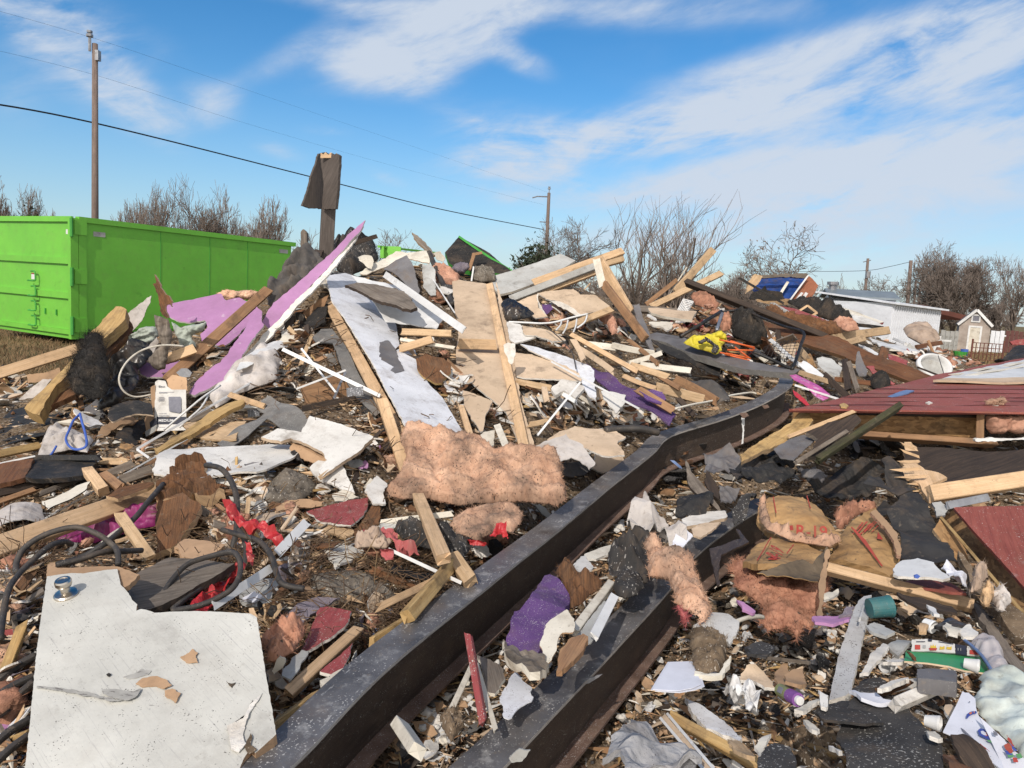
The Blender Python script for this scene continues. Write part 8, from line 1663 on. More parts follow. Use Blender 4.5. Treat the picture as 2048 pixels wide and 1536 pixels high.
for fr,pts,m_,dd_,lab in(('K',[(1605,920),(1660,850),(1720,840),(1780,880),(1840,960),(1850,1010),(1780,1010),(1700,940)],'tan',(2.75,2.6),'tan torn board above the crumpled white paper'),('K',[(1850,880),(1930,800),(1960,900),(2000,960),(1960,1030),(1880,990)],'cardboard',(2.7,2.5),'folded brown board beside the green and purple bottle'),('K',[(1650,700),(1700,690),(1850,700),(1830,760),(1720,790),(1660,770)],'shingle',(2.85,2.7),'dark speckled scrap left of the round black felt'),
('L',[(230,1385),(280,1340),(345,1318),(320,1370),(300,1430),(305,1480),(270,1460)],'cream',(2.2,2.05),'curved cream plaster shard left of the small black shingle'),('L',[(50,1345),(120,1345),(225,1420),(235,1470),(180,1460),(90,1410)],'ply',(2.2,2.05),'pale wood end at the bottom of the right foreground'),('L',[(560,1210),(590,1205),(670,1255),(650,1275),(590,1245)],'cream',(2.3,2.2),'short cream lath left of the large roofing sheet'),
('L',[(660,1030),(730,1060),(715,1120),(680,1110)],'white',(2.42,2.32),'pointed white chip at the foot of the grey-white plank'),('L',[(500,1150),(600,1110),(690,1080),(680,1110),(560,1160)],'cream',(2.42,2.3),'thin cream lath pointing at the grey-white plank foot'),('L',[(870,1020),(930,1005),(1010,1020),(1100,1060),(1170,1072),(1060,1080),(950,1065)],'paper',(2.5,2.38),'crinkled pale foil strip on the large roofing sheet'),
('L',[(940,880),(1000,820),(1100,720),(1140,745),(1080,820),(1000,880)],'gypsum',(2.72,2.5),'thick cream plaster bar right of the grey-white plank'),('L',[(1130,720),(1190,680),(1300,690),(1240,740),(1200,760)],'palegrey',(2.8,2.65),'crumpled grey film left of the printed strip'),('L',[(1095,800),(1180,765),(1250,775),(1230,800),(1150,815)],'white',(2.68,2.58),'white plaster lump above the lying cup'),
('L',[(980,560),(1040,530),(1110,560),(1180,620),(1120,640),(1020,600)],'palegrey',(3.0,2.85),'pale cracked plate below the teal tumbler'),('L',[(1500,600),(1520,550),(1600,560),(1640,590),(1600,640),(1540,630)],'cream',(2.9,2.75),'white broken plaster block under the grey weathered plank'),('L',[(1600,620),(1680,580),(1740,640),(1720,670),(1640,660)],'gypsum',(2.85,2.72),'speckled plaster lump beside the clear zip bag'),('L',[(1325,600),(1360,575),(1405,600),(1390,635),(1340,630)],'pine',(2.85,2.78),'small orange wood chip behind the printed strip'),
('L',[(1390,1290),(1450,1275),(1500,1330),(1470,1345),(1410,1330)],'cream',(2.15,2.08),'cream plaster chip below the small white cup'),('L',[(730,1385),(760,1380),(825,1440),(800,1450)],'gypsum',(2.15,2.05),'pale chip at the left border of the large roofing sheet'),('L',[(1510,1130),(1560,1110),(1580,1150),(1545,1185)],'tan',(2.32,2.25),'tan paper scrap left of the white drawing sheet'),
('L',[(620,530),(700,510),(800,500),(880,490),(870,540),(760,570),(640,560)],'lilac',(3.05,2.9),'lilac plaster strip left of the grey-white plank'),('L',[(690,370),(760,340),(800,310),(806,330),(770,385),(700,415)],'cream',(3.3,3.2),'cream curved shell under the yellow lumber'),('L',[(110,410),(160,430),(240,470),(220,490),(150,470)],'lilac',(3.2,3.1),'lilac painted scrap under the pink spilled fibre'),
('L',[(800,500),(850,450),(905,455),(890,490)],'greypurple',(3.05,2.98),'grey-purple scrap beside the head of the grey-white plank'),('L',[(1190,350),(1330,380),(1560,440),(1600,500),(1440,480),(1260,420)],'darkwood',(3.3,3.1),'dark brown board under the long yellow lumber'),('L',[(1390,440),(1440,450),(1480,500),(1440,500)],'whiteplastic',(3.1,3.0),'white curved ring scrap under the yellow lumber'),
('L',[(1440,560),(1560,530),(1700,560),(1680,590),(1540,580)],'blackbag',(3.0,2.85),'black rubber strip under the grey weathered plank'),('L',[(290,790),(420,795),(610,815),(600,825),(420,815)],'greywood',(2.75,2.65),'thin grey lath below the round black felt'),('L',[(430,905),(500,870),(560,860),(575,950),(520,990),(440,960)],'cardboard',(2.6,2.45),'curled brown bark beside the bottle'),
('L',[(1890,1600),(1780,1420),(1640,1300),(1560,1290),(1600,1400),(1700,1560)],'darkwood',(2.05,1.92),'dark plank under the drawing sheets'),('L',[(1500,1420),(1600,1440),(1720,1560),(1560,1560)],'rustwood',(2.05,1.93),'reddish bark chunk at the bottom edge')):
 slab('debris_flake',lab,fr,pts,m_,'gypsum' if m_ in('cream','white','tan')else None,th=.012,jag=.007,warp=.012,ws=.12,d=dd_,cat='flake')
blob('soil_clump','brown soil mound speckled with plaster at the bottom of the right foreground','L',[(330,1290),(450,1260),(620,1290),(760,1300),(820,1400),(840,1560),(520,1560),(430,1420)],'soil',.05,(.04,.04),up=.02,fuzz=400)
# ------------------------------------------------------------------ settle the heap, then build the ground sheet
settle()
_rows=[0.75]
while _rows[-1]<1500:_rows.append(_rows[-1]*(1.0125 if _rows[-1]<34 else 1.06))
_rows=np.array(_rows)
_cols=np.concatenate([np.linspace(-2600,-320,40)[:-1],np.linspace(-320,2370,270),np.linspace(2370,4700,40)[1:]])
DD,PX=np.meshgrid(_rows,_cols,indexing='ij')
GX=(PX-1024)/FPX*DD;GY=DD.copy()
GZ=np.where((GY<41)&(np.abs(GX-3)<26.5),hz(GX,GY),base_z(GX,GY));RM=rubble_mask(GX,GY)
GZ=GZ-.02
_nz=np.array([noise.fractal(Vector((x*2.6,y*2.6,0)),1.0,2.0,5)if y<36 else 0 for x,y in zip(GX.ravel(),GY.ravel())]).reshape(GX.shape)
_nb=np.array([noise.noise(Vector((x*9,y*9,5)))if y<20 else 0 for x,y in zip(GX.ravel(),GY.ravel())]).reshape(GX.shape)
GZ+=(_nz*.055+_nb*.018)*RM*np.clip(.35+DD/8,0,1.3)+_nz*.012*(1-RM)
nr,nc=GX.shape
_v=np.stack([GX.ravel(),GY.ravel(),GZ.ravel()],1)
_f=[(i*nc+j,i*nc+j+1,(i+1)*nc+j+1,(i+1)*nc+j)for i in range(nr-1)for j in range(nc-1)]
def ground_material():
 m=bpy.data.materials.new('ground');m.use_nodes=True;t=m.node_tree;N,L=t.nodes,t.links
 b=N['Principled BSDF'];b.inputs['Roughness'].default_value=1;b.inputs['Specular IOR Level'].default_value=.1
 tcn=N.new('ShaderNodeTexCoord')
 def nz(sc,det=6,r=.6):
  n=N.new('ShaderNodeTexNoise');n.inputs['Scale'].default_value=sc;n.inputs['Detail'].default_value=det;n.inputs['Roughness'].default_value=r
  L.new(tcn.outputs['Object'],n.inputs['Vector']);return n.outputs[0]
 def rp(f,st):
  r=N.new('ShaderNodeValToRGB');e=r.color_ramp.elements
  e[0].position=st[0][0];e[0].color=(*st[0][1],1);e[1].position=st[-1][0];e[1].color=(*st[-1][1],1)
  for p,c in st[1:-1]:e.new(p).color=(*c,1)
  L.new(f,r.inputs[0]);return r.outputs[0]
 def mx(f,a,c):
  n=N.new('ShaderNodeMix');n.data_type='RGBA';L.new(f,n.inputs[0]);L.new(a,n.inputs[6]);L.new(c,n.inputs[7]);return n.outputs[2]
 dirt=rp(nz(7,10,.72),[(.28,(.055,.041,.030)),(.46,(.16,.115,.075)),(.62,(.24,.18,.12)),(.75,(.31,.245,.18))])
 # crumbs of plaster, splinters and stones trodden into the dirt
 v=N.new('ShaderNodeTexVoronoi');v.inputs['Scale'].default_value=75;L.new(tcn.outputs['Object'],v.inputs['Vector'])
 sep=N.new('ShaderNodeSeparateColor');L.new(v.outputs['Color'],sep.inputs[0])
 crumbs=rp(sep.outputs[1],[(.0,(.03,.024,.018)),(.45,(.10,.07,.045)),(.75,(.19,.14,.095)),(.97,(.36,.32,.28))])
 gt=N.new('ShaderNodeMath');gt.operation='GREATER_THAN';L.new(sep.outputs[0],gt.inputs[0]);gt.inputs[1].default_value=.60
 dirt=mx(gt.outputs[0],dirt,crumbs)
 grass=rp(nz(2.2,10,.7),[(.3,(.085,.065,.033)),(.5,(.17,.125,.065)),(.7,(.23,.175,.095))])
 g2=rp(nz(.6,4),[(.45,(.10,.095,.045)),(.6,(.2,.15,.085))])
 n=N.new('ShaderNodeMix');n.data_type='RGBA';n.inputs[0].default_value=.4;L.new(grass,n.inputs[6]);L.new(g2,n.inputs[7]);grass=n.outputs[2]
 at=N.new('ShaderNodeAttribute');at.attribute_name='rubble'
 L.new(mx(at.outputs['Fac'],grass,dirt),b.inputs['Base Color'])
 bp=N.new('ShaderNodeBump');bp.inputs['Strength'].default_value=.9;bp.inputs['Distance'].default_value=.03;L.new(nz(28,8,.7),bp.inputs['Height'])
 L.new(bp.outputs[0],b.inputs['Normal'])
 MATS['ground']=m
ground_material()
go=mkobj('ground',_v,_f,'ground',origin=(0,0,0),smooth=True,kind='structure')
_a=go.data.attributes.new('rubble','FLOAT','POINT');_a.data.foreach_set('value',RM.ravel().astype(np.float32))
# ------------------------------------------------------------------ loose debris between the big pieces
rnd=random.Random(21)
def poly_shape(n,rx,ry,jag):
 return[(math.cos(6.2832*i/n+rnd.uniform(-.25,.25))*rx*rnd.uniform(.65,1.1),math.sin(6.2832*i/n+rnd.uniform(-.25,.25))*ry*rnd.uniform(.65,1.1))for i in range(n)]
def flake_mesh(name,rx,ry,th,mats,n=7,jag=.08,warp=.06):
 pl=poly_shape(n,rx,ry,jag);vv,ff,dist=mesh2d(pl,rx/3.2,rx*jag,rnd.random()*50)
 h=np.array([warp*rx*noise.noise(Vector((x/rx*1.3,y/rx*1.3,rx*91)))*2 for x,y in vv]);N0=len(vv)
 top=np.column_stack([vv,h+th/2]);bot=np.column_stack([vv,h-th/2]);fs=list(ff)+[tuple(i+N0 for i in f[::-1])for f in ff];mi=[0]*len(ff)+[2]*len(ff)
 be=boundary_edges(ff)
 for a,b in be:fs.append((b,a,a+N0,b+N0));mi.append(1)
 return proto_mesh(name,np.concatenate([top,bot]),fs,mats,np.concatenate([vv,vv]),mi)
def proto_mesh(name,vs,fs,mats,uv,mi=None,smooth=False):
 me=bpy.data.meshes.new(name);me.from_pydata(np.asarray(vs,float).tolist(),[],fs)
 for m in mats:me.materials.append(MATS[m])
 if mi is not None:me.polygons.foreach_set('material_index',np.asarray(mi,np.int32))
 if smooth:me.polygons.foreach_set('use_smooth',np.ones(len(me.polygons),bool))
 li=np.zeros(len(me.loops),np.int32);me.loops.foreach_get('vertex_index',li)
 me.uv_layers.new(name='UVMap').data.foreach_set('uv',np.asarray(uv,np.float32)[li].ravel());me.update();return me
def stick_mesh(name,l,w,h,m):
 vs,fs,uv=bar_geo(Vector((-l/2,0,0)),Vector((l/2,0,0)),w,h,Vector((0,0,1)),(l*.05,l*.06),rnd.uniform(-.02,.02)*l,5,rnd.uniform(-.15,.15))
 return proto_mesh(name,[tuple(v)for v in vs],fs,[m],uv)
def lump_mesh(name,r,m,amp=.45,fuzz=0):
 bm=bmesh.new();bmesh.ops.create_icosphere(bm,subdivisions=3,radius=r);sd=rnd.random()*40
 for v in bm.verts:
  q=noise.fractal(v.co/r*1.4+Vector((sd,sd,sd)),.8,2.1,4);v.co*=1+amp*q;v.co.z*=.6
 vs=[tuple(v.co)for v in bm.verts];fs=[tuple(v.index for v in f.verts)for f in bm.faces];bm.free()
 uv=[(v[0],v[1]+v[2])for v in vs];nv=len(vs)
 for i in range(fuzz):
  p=Vector(vs[rnd.randrange(nv)]);d_=(p.normalized()+Vector((rnd.gauss(0,.6),rnd.gauss(0,.6),rnd.gauss(0,.6)))).normalized()*r*.35;s=d_.orthogonal().normalized()*.0008;o=len(vs)
  vs+=[tuple(p-s),tuple(p+s),tuple(p+d_)];uv+=[(p.x,p.y)]*3;fs.append((o,o+1,o+2))
 return proto_mesh(name,vs,fs,[m],uv,smooth=True)
def curl_mesh(name,l,w,m,turn=1.6):
 nx,ny=12,5;vs=[];uv=[];fs=[]
 for i in range(nx+1):
  a=(i/nx-.5)*turn
  for j in range(ny+1):
   y=(j/ny-.5)*w*(1+.15*math.sin(i*2.1));vs.append((math.sin(a)*l/turn,y+.02*math.sin(i),math.cos(a)*l/turn-l/turn));uv.append((i/nx*l,y))
 for i in range(nx):
  for j in range(ny):k=i*(ny+1)+j;fs.append((k,k+ny+1,k+ny+2,k+1))
 n=len(vs);vs+=[(x*.985,y,z-.006)for x,y,z in vs];uv+=uv;fs+=[tuple(q+n for q in f[::-1])for f in fs]
 bnd=[i*(ny+1)for i in range(nx+1)]
 return proto_mesh(name,vs,fs,[m],uv,smooth=True)
PROTO={}
def protos(key,lst):PROTO[key]=lst
protos('drywall_shard',[flake_mesh('drywall_shard',s,s*a,.012,(m,'gypsum','tan'))for s,a,m in((.16,.6,'tan'),(.2,.45,'tan'),(.12,.8,'cream'),(.22,.35,'tan'),(.14,.5,'white'),(.1,.7,'tan'))])
protos('white_shard',[flake_mesh('white_shard',s,s*a,.010,(m,'gypsum','gypsum'))for s,a,m in((.12,.6,'white'),(.16,.4,'whitespeck'),(.09,.8,'gypsum'),(.2,.3,'whiteplastic'),(.07,.7,'white'))])
protos('wood_stick',[stick_mesh('wood_stick',l,w,h,m)for l,w,h,m in((.5,.05,.02,'pine'),(.8,.06,.03,'ply'),(.35,.04,.015,'brownwood'),(.65,.09,.02,'ply'),(.9,.04,.03,'brownwood'),(.4,.08,.02,'greywood'),(.55,.05,.04,'yellowwood'),(.7,.07,.02,'cream'),(.3,.03,.02,'pine'))])
protos('dark_lath',[stick_mesh('dark_lath',l,w,h,m)for l,w,h,m in((.5,.05,.02,'darkwood'),(.8,.07,.03,'greywood'),(.4,.05,.02,'darkwood'),(.6,.1,.02,'rustwood'),(.35,.05,.02,'rotwood'))])
protos('shingle_scrap',[flake_mesh('shingle_scrap',s,s*a,.006,(m,'felt','felt'),6,.05,.12)for s,a,m in((.16,.6,'shingle'),(.2,.5,'felt'),(.12,.8,'shinglegrey'),(.18,.45,'greysheet'),(.1,.7,'shingle'))])
protos('insulation_tuft',[lump_mesh('insulation_tuft',r,m,.55,160)for r,m in((.07,'pink'),(.1,'pinkdark'),(.05,'pinkclean'),(.08,'pinkdark'))])
protos('wood_chip',[flake_mesh('wood_chip',s,s*a,.010,(m,'ply',m),6,.14,.1)for s,a,m in((.1,.5,'osb'),(.14,.4,'rotwood'),(.08,.6,'cardboard'),(.12,.35,'brownwood'),(.06,.6,'ply'),(.16,.5,'cardboard'))])
protos('plaster_lump',[lump_mesh('plaster_lump',r,m,.5)for r,m in((.03,'gypsum'),(.022,'white'),(.04,'greysoil'),(.025,'cream'))])
protos('paper_curl',[curl_mesh('paper_curl',l,w,m,t)for l,w,m,t in((.2,.14,'paperwhite',2.0),(.16,.1,'cream',1.4),(.25,.12,'tan',1.8))])
protos('film_scrap',[flake_mesh('film_scrap',s,s*a,.003,(m,m,m),7,.12,.3)for s,a,m in((.1,.5,'redscrap'),(.08,.6,'lilac'),(.12,.5,'greypurple'),(.07,.6,'bluefilm'))])
protos('wood_splinter',[stick_mesh('wood_splinter',l,w,h,m)for l,w,h,m in((.22,.02,.01,'pine'),(.3,.03,.012,'ply'),(.18,.03,.01,'brownwood'),(.26,.015,.012,'yellowwood'),(.35,.025,.012,'tan'),(.2,.04,.01,'rotwood'))])
protos('bark_sliver',[stick_mesh('bark_sliver',l,w,h,m)for l,w,h,m in((.28,.03,.01,'brownwood'),(.36,.05,.012,'rotwood'),(.24,.04,.01,'darkwood'),(.3,.025,.012,'greywood'))])
protos('lath_piece',[stick_mesh('lath_piece',l,w,h,m)for l,w,h,m in((.55,.03,.012,'pine'),(.7,.04,.015,'tan'),(.45,.05,.012,'cream'),(.6,.035,.02,'ply'),(.8,.025,.015,'white'))])
protos('gypsum_scrap',[flake_mesh('gypsum_scrap',s,s*a,.011,(m,'gypsum','tan'),8,.12,.1)for s,a,m in((.09,.7,'tan'),(.07,.6,'cream'),(.11,.5,'white'),(.06,.8,'gypsum'),(.1,.4,'tan'),(.08,.6,'palegrey'))])
protos('soot_flake',[flake_mesh('soot_flake',s,s*a,.008,(m,m,m),8,.14,.2)for s,a,m in((.10,.7,'char'),(.08,.6,'felt'),(.12,.5,'darkwood'),(.09,.5,'shingle'),(.07,.8,'rotwood'))])
protos('pink_scrap',[flake_mesh('film_scrap',s,s*a,.012,(m,m,m),7,.12,.25)for s,a,m in((.12,.5,'redscrap'),(.1,.6,'redcloth'),(.12,.5,'palegrey'))])
INFO={'bark_sliver':('narrow brown wood sliver lying loose in the rubble','wood sliver','loose brown wood slivers'),'lath_piece':('long thin pale lath lying loose in the rubble','lath','loose pale laths'),
'wood_splinter':('thin pale wood splinter lying loose in the rubble','splinter','loose wood splinters'),'gypsum_scrap':('palm sized gypsum board scrap lying loose in the rubble','gypsum scrap','loose gypsum board scraps'),'soot_flake':('small sooty dark flake lying loose in the rubble','soot flake','loose sooty flakes'),
'drywall_shard':('small torn drywall shard with tan paper lying loose in the rubble','drywall shard','loose drywall shards'),'white_shard':('small white plaster shard lying loose in the rubble','plaster shard','loose white plaster shards'),
'wood_stick':('broken length of light wood lying loose in the rubble','wood stick','loose broken wood sticks'),'dark_lath':('dark weathered lath lying loose in the rubble','lath','loose dark laths'),'shingle_scrap':('black roofing scrap lying loose in the rubble','shingle scrap','loose roofing scraps'),
'insulation_tuft':('small pink insulation tuft caught in the rubble','insulation tuft','loose insulation tufts'),'wood_chip':('small brown board chip lying loose in the rubble','wood chip','loose brown board chips'),'plaster_lump':('small crumbled plaster lump lying in the dirt','plaster lump','crumbled plaster lumps'),
'paper_curl':('curled paper scrap caught in the rubble','paper scrap','curled paper scraps'),'film_scrap':('small coloured scrap caught in the rubble','scrap','small coloured scraps'),'pink_scrap':('reddish siding chip among the far debris','siding chip','far reddish siding chips')}
COUNT={}
SMALL=('wood_splinter','gypsum_scrap','soot_flake','wood_chip','plaster_lump','bark_sliver','lath_piece')
RAD={m.name:float(max(np.linalg.norm(np.array([tuple(v.co)for v in m.vertices]),axis=1)))for l in PROTO.values()for m in l}
def scatter(key,n,region,size=(.7,1.3),up=(0,.05),tilt=.45,avoid=.96,dmax=30):
 label,cat,group=INFO[key];done=0;tries=0
 xs=[p[0]for p in region];ys=[p[1]for p in region]
 while done<n and tries<n*45:
  tries+=1
  px,py=rnd.uniform(min(xs),max(xs)),rnd.uniform(min(ys),max(ys))
  if not inside(px,py,region):continue
  if 0<=px<2048 and 0<=py<1536 and OCC[int(py)//8,int(px)//8]and rnd.random()<(avoid if key not in SMALL else .72):continue
  d=gd(px,py)
  if d>dmax:continue
  if COUNT.get(key,0)>=298:return
  me=rnd.choice(PROTO[key]);s=rnd.uniform(*size)*min(1.7,max(.5,.40+d*.11));rp=RAD[me.name]*s*FPX/d*.8
  if avoid and rp>9:
   hit=sum(OCC[int(min(1535,max(0,py+rp*math.sin(t)*f)))//8,int(min(2047,max(0,px+rp*math.cos(t)*f)))//8]for t in(0,.8,1.6,2.4,3.2,4,4.8,5.6)for f in(.5,1))
   if hit>3:continue
  p=V(px,py,d)
  e=.06;nx=float(hz(p.x-e,p.y)-hz(p.x+e,p.y))/(2*e);ny=float(hz(p.x,p.y-e)-hz(p.x,p.y+e))/(2*e)
  nv=Vector((nx+rnd.gauss(0,tilt),ny+rnd.gauss(0,tilt),1)).normalized()
  o=bpy.data.objects.new(key,me);COL.objects.link(o)
  q=nv.to_track_quat('Z','Y').to_matrix()@Matrix.Rotation(rnd.uniform(0,6.2832),3,'Z')
  o.matrix_world=Matrix.Translation(p+Vector((0,0,rnd.uniform(*up)+.02)))@q.to_4x4()@Matrix.Scale(s,4)
  tag(o,label,cat,group);done+=1;COUNT[key]=COUNT.get(key,0)+1
R_left=[(0,900),(450,880),(900,900),(1150,1050),(560,1536),(0,1536)]
R_leftup=[(0,760),(120,780),(300,640),(560,600),(700,700),(800,900),(450,1000),(0,1000)]
R_mid=[(640,560),(900,520),(1200,560),(1300,640),(1560,760),(1300,900),(1100,980),(850,880),(700,720)]
R_ridge=[(600,500),(760,490),(900,520),(1050,550),(1250,560),(1300,650),(900,700),(650,600)]
R_rup=[(1280,600),(1480,590),(1650,620),(1800,670),(1950,690),(2048,700),(2048,720),(1700,800),(1560,800),(1350,720)]
R_far=[(1480,590),(1640,620),(1780,660),(1940,690),(2048,700),(2048,725),(1900,740),(1750,700),(1600,640)]
R_between=[(1100,1110),(1300,950),(1420,1060),(1300,1180),(1000,1450),(900,1536),(760,1536)]
R_right=[(1380,1190),(1700,1130),(2048,1300),(2048,1536),(1180,1536)]
R_hollow=[(1320,900),(1500,830),(1900,900),(1900,1010),(1500,1040),(1340,1000)]
for key,n,reg,kw in(
('wood_stick',30,R_leftup,{}),('dark_lath',34,R_leftup,{}),('wood_chip',40,R_leftup,{}),('drywall_shard',26,R_leftup,{}),('shingle_scrap',26,R_leftup,{}),('white_shard',20,R_leftup,{}),
('wood_chip',70,R_left,{}),('drywall_shard',44,R_left,{}),('wood_stick',22,R_left,W_(size=(.5,1))),('white_shard',34,R_left,W_(size=(.5,1.1))),('insulation_tuft',40,R_left,{}),('film_scrap',30,R_left,{}),('shingle_scrap',12,R_left,{}),
('drywall_shard',90,R_mid,W_(up=(0,.12))),('white_shard',60,R_mid,W_(up=(0,.12))),('wood_stick',80,R_mid,W_(up=(0,.12))),('dark_lath',50,R_mid,W_(up=(0,.1))),('shingle_scrap',46,R_mid,{}),('insulation_tuft',20,R_mid,{}),('paper_curl',16,R_mid,{}),('wood_chip',40,R_mid,{}),
('drywall_shard',30,R_ridge,W_(up=(0,.12))),('dark_lath',26,R_ridge,W_(up=(0,.12))),('shingle_scrap',24,R_ridge,W_(up=(0,.1))),('wood_stick',20,R_ridge,W_(up=(0,.1))),('insulation_tuft',16,R_ridge,{}),
('wood_stick',70,R_rup,W_(up=(0,.15))),('dark_lath',60,R_rup,W_(up=(0,.12))),('white_shard',50,R_rup,W_(up=(0,.12))),('drywall_shard',30,R_rup,{}),('insulation_tuft',50,R_rup,W_(size=(.5,1.1))),('shingle_scrap',40,R_rup,{}),('pink_scrap',60,R_rup,{}),('wood_chip',40,R_rup,{}),
('insulation_tuft',40,R_far,W_(size=(.5,1.2))),('white_shard',40,R_far,{}),('wood_stick',40,R_far,{}),('drywall_shard',30,R_far,{}),('pink_scrap',20,R_far,{}),
('wood_chip',26,R_between,W_(size=(.5,1))),('white_shard',16,R_between,W_(size=(.4,.9))),('plaster_lump',30,R_between,{}),('shingle_scrap',10,R_between,W_(size=(.5,1))),
('plaster_lump',60,R_right,W_(size=(.5,1.1))),('white_shard',40,R_right,W_(size=(.2,.6))),('wood_chip',60,R_right,W_(size=(.4,.9))),('shingle_scrap',34,R_right,W_(size=(.4,.9))),('drywall_shard',24,R_right,W_(size=(.3,.7))),('paper_curl',12,R_right,W_(size=(.3,.6))),
('wood_splinter',90,R_mid,W_(up=(0,.1))),('gypsum_scrap',110,R_mid,W_(up=(0,.1))),('soot_flake',70,R_mid,{}),('wood_splinter',60,R_leftup,{}),('gypsum_scrap',50,R_leftup,{}),('soot_flake',80,R_leftup,{}),
('wood_splinter',60,R_left,{}),('gypsum_scrap',50,R_left,{}),('soot_flake',40,R_left,{}),('wood_splinter',60,R_rup,W_(up=(0,.1))),('gypsum_scrap',50,R_rup,{}),('soot_flake',60,R_rup,{}),('wood_splinter',24,R_right,W_(size=(.4,.8))),('soot_flake',44,R_right,W_(size=(.4,.9))),('gypsum_scrap',30,R_right,W_(size=(.3,.8))),
('drywall_shard',50,R_mid,W_(size=(.6,1))),('wood_stick',40,R_mid,W_(size=(.5,.9))),
('bark_sliver',70,R_mid,W_(up=(0,.1))),('bark_sliver',60,R_leftup,{}),('bark_sliver',70,R_left,{}),('bark_sliver',50,R_rup,{}),('lath_piece',80,R_mid,W_(up=(0,.14))),('lath_piece',50,R_leftup,W_(up=(0,.1))),('lath_piece',50,R_rup,W_(up=(0,.14))),('lath_piece',40,R_left,W_(size=(.5,.9))),('lath_piece',30,R_ridge,{}),
('shingle_scrap',50,R_hollow,W_(up=(0,.15))),('dark_lath',30,R_hollow,W_(up=(0,.12)))):
 scatter(key,n,reg,**kw)
 # crumbs of plaster, wood and soot too many to count
def crumbs(name,n,region,mats,weights,size,seed,label,up=.0,dmax=20,flat=.6,thin=.7):
 r=np.random.RandomState(seed);xs=[p[0]for p in region];ys=[p[1]for p in region];vs=[];fs=[];mi=[];uv=[];k=0;tries=0
 base=np.array([(1,0,0),(-1,0,0),(0,1,0),(0,-1,0),(0,0,1),(0,0,-1)],float);F=[(0,2,4),(2,1,4),(1,3,4),(3,0,4),(2,0,5),(1,2,5),(3,1,5),(0,3,5)]
 while k<n and tries<n*4:
  tries+=1;px,py=r.uniform(min(xs),max(xs)),r.uniform(min(ys),max(ys))
  if not inside(px,py,region):continue
  d=gd(px,py)
  if d>dmax:continue
  p=V(px,py,d);s=size*(.35+d*.14)*(r.lognormal(0,.55))
  q=base*(np.array((1,thin,flat))*s*r.uniform(.5,1.2,3))*r.uniform(.7,1.3,(6,1));a=r.uniform(0,6.28);ca,sa=math.cos(a),math.sin(a);b=r.normal(0,.6);cb,sb=math.cos(b),math.sin(b)
  Rm=np.array(((ca,-sa,0),(sa,ca,0),(0,0,1)))@np.array(((1,0,0),(0,cb,-sb),(0,sb,cb)));q=q@Rm.T+np.array((p.x,p.y,p.z+up+r.uniform(-.01,.035)))
  o=len(vs);vs+=q.tolist();fs+=[tuple(i+o for i in f)for f in F];m=r.choice(len(mats),p=weights);mi+=[m]*8;uv+=[(p.x,p.y)]*6;k+=1
 mkobj(name,np.array(vs),fs,mats,uv,mi,kind='stuff',label=label,cat='crumbs')
FULL=[(-100,830),(130,790),(300,640),(560,590),(760,500),(950,520),(1200,560),(1480,590),(1780,650),(2048,700),(2150,900),(2150,1560),(-100,1560)]
w_=lambda*a:np.array(a)/sum(a)
crumbs('rubble_crumbs',20000,FULL,['gypsum','cardboard','darkwood','rotwood','soil','palegrey','tan','shingle'],w_(1.6,3,3,3,4,1.2,2.4,2),.013,4,'crumbs of plaster wood and soot covering the heap')
crumbs('plaster_crumbs',11000,R_right+[],['gypsum','white','soil','cardboard','char','cream','rotwood'],w_(1.2,.5,8,3.5,3,1,3),.0075,5,'fine plaster and dirt crumbs covering the right foreground')
crumbs('plaster_crumbs',5000,R_between+[],['gypsum','soil','cardboard','char','rotwood'],w_(1.2,5,3,3,3),.008,6,'fine dirt crumbs between the two beams')
crumbs('wood_crumbs',9000,R_left,['cardboard','rotwood','tan','soil','pinkdark','cream'],w_(4,4,3,4,2,1.5),.014,7,'wood and cardboard crumbs covering the left foreground')
crumbs('wood_slivers',9000,FULL,['pine','tan','brownwood','white','darkwood','yellowwood','cream'],w_(3,3,3,1.5,2,1.5,2),.045,9,'thin wood and board slivers strewn all over the heap',flat=.10,thin=.13,up=.02)
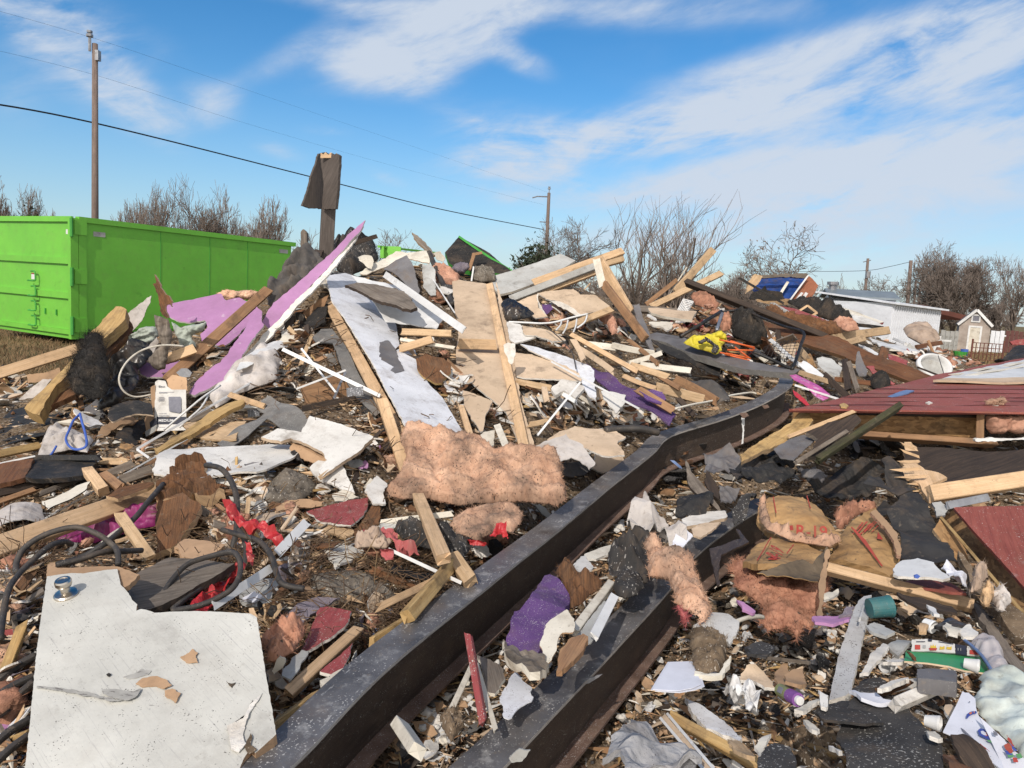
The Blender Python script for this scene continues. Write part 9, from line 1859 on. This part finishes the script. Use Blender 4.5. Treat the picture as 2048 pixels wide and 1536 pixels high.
# roots and straw matted over the left foreground
def strands(name,n,region,m,length,seed,label,r0=.0016,up=.05,clump=None):
 r=random.Random(seed);xs=[p[0]for p in region];ys=[p[1]for p in region];gs_v=[];gs_f=[];k=0;centers=[]
 if clump:
  while len(centers)<clump:
   c=(r.uniform(min(xs),max(xs)),r.uniform(min(ys),max(ys)))
   if inside(*c,region):centers.append(c)
 while k<n:
  if clump:c=r.choice(centers);px,py=c[0]+r.gauss(0,34),c[1]+r.gauss(0,22)
  else:px,py=r.uniform(min(xs),max(xs)),r.uniform(min(ys),max(ys))
  if not inside(px,py,region)or(0<px<2048 and 0<py<1536 and OCC[int(py)//8,int(px)//8]and r.random()<.75):k+=.2;continue
  p=G(px,py,r.uniform(0,up));a=r.uniform(0,6.28);dr=Vector((math.cos(a),math.sin(a)*.8,r.gauss(.05,.3))).normalized();L=length*r.uniform(.4,1.4);pts=[p]
  for i in range(4):
   dr=(dr+Vector((r.gauss(0,.35),r.gauss(0,.35),r.gauss(-.05,.22)))).normalized();pts.append(pts[-1]+dr*L/4)
  rr=r0*r.uniform(.6,1.5)*max(.7,gd(px,py)/3.2);o=len(gs_v)
  for q in pts:
   s=dr.orthogonal().normalized()*rr;t=dr.cross(s).normalized()*rr
   gs_v+=[q+s,q-s*.5+t*.87,q-s*.5-t*.87]
  for i in range(4):
   for j in range(3):gs_f.append((o+i*3+j,o+i*3+(j+1)%3,o+i*3+3+(j+1)%3,o+i*3+3+j))
  k+=1
 mkobj(name,gs_v,gs_f,m,[(v.x,v.y)for v in gs_v],kind='stuff',label=label,cat='roots')
strands('dry_roots',3800,[(330,950),(500,960),(720,980),(900,1120),(820,1260),(600,1400),(330,1240)],'rootfibre',.2,1,'tangled dry roots matted over the left foreground',clump=26)
strands('dry_roots',900,[(0,1050),(110,1090),(80,1400),(0,1420)],'rootfibre',.2,2,'dry roots beside the left edge of the door',clump=8)
strands('dry_straw',1500,[(330,950),(720,980),(900,1120),(820,1260),(600,1400),(330,1240)],'straw',.18,3,'pale straw stems over the left foreground')
strands('dry_roots',700,[(700,640),(860,700),(1000,860),(780,960),(560,860),(560,700)],'rootfibre',.25,4,'thin roots hanging in the middle of the heap',r0=.0018,up=.12)
strands('dry_straw',500,R_right,'straw',.08,5,'pale straw bits in the right foreground',r0=.0014,up=.02)
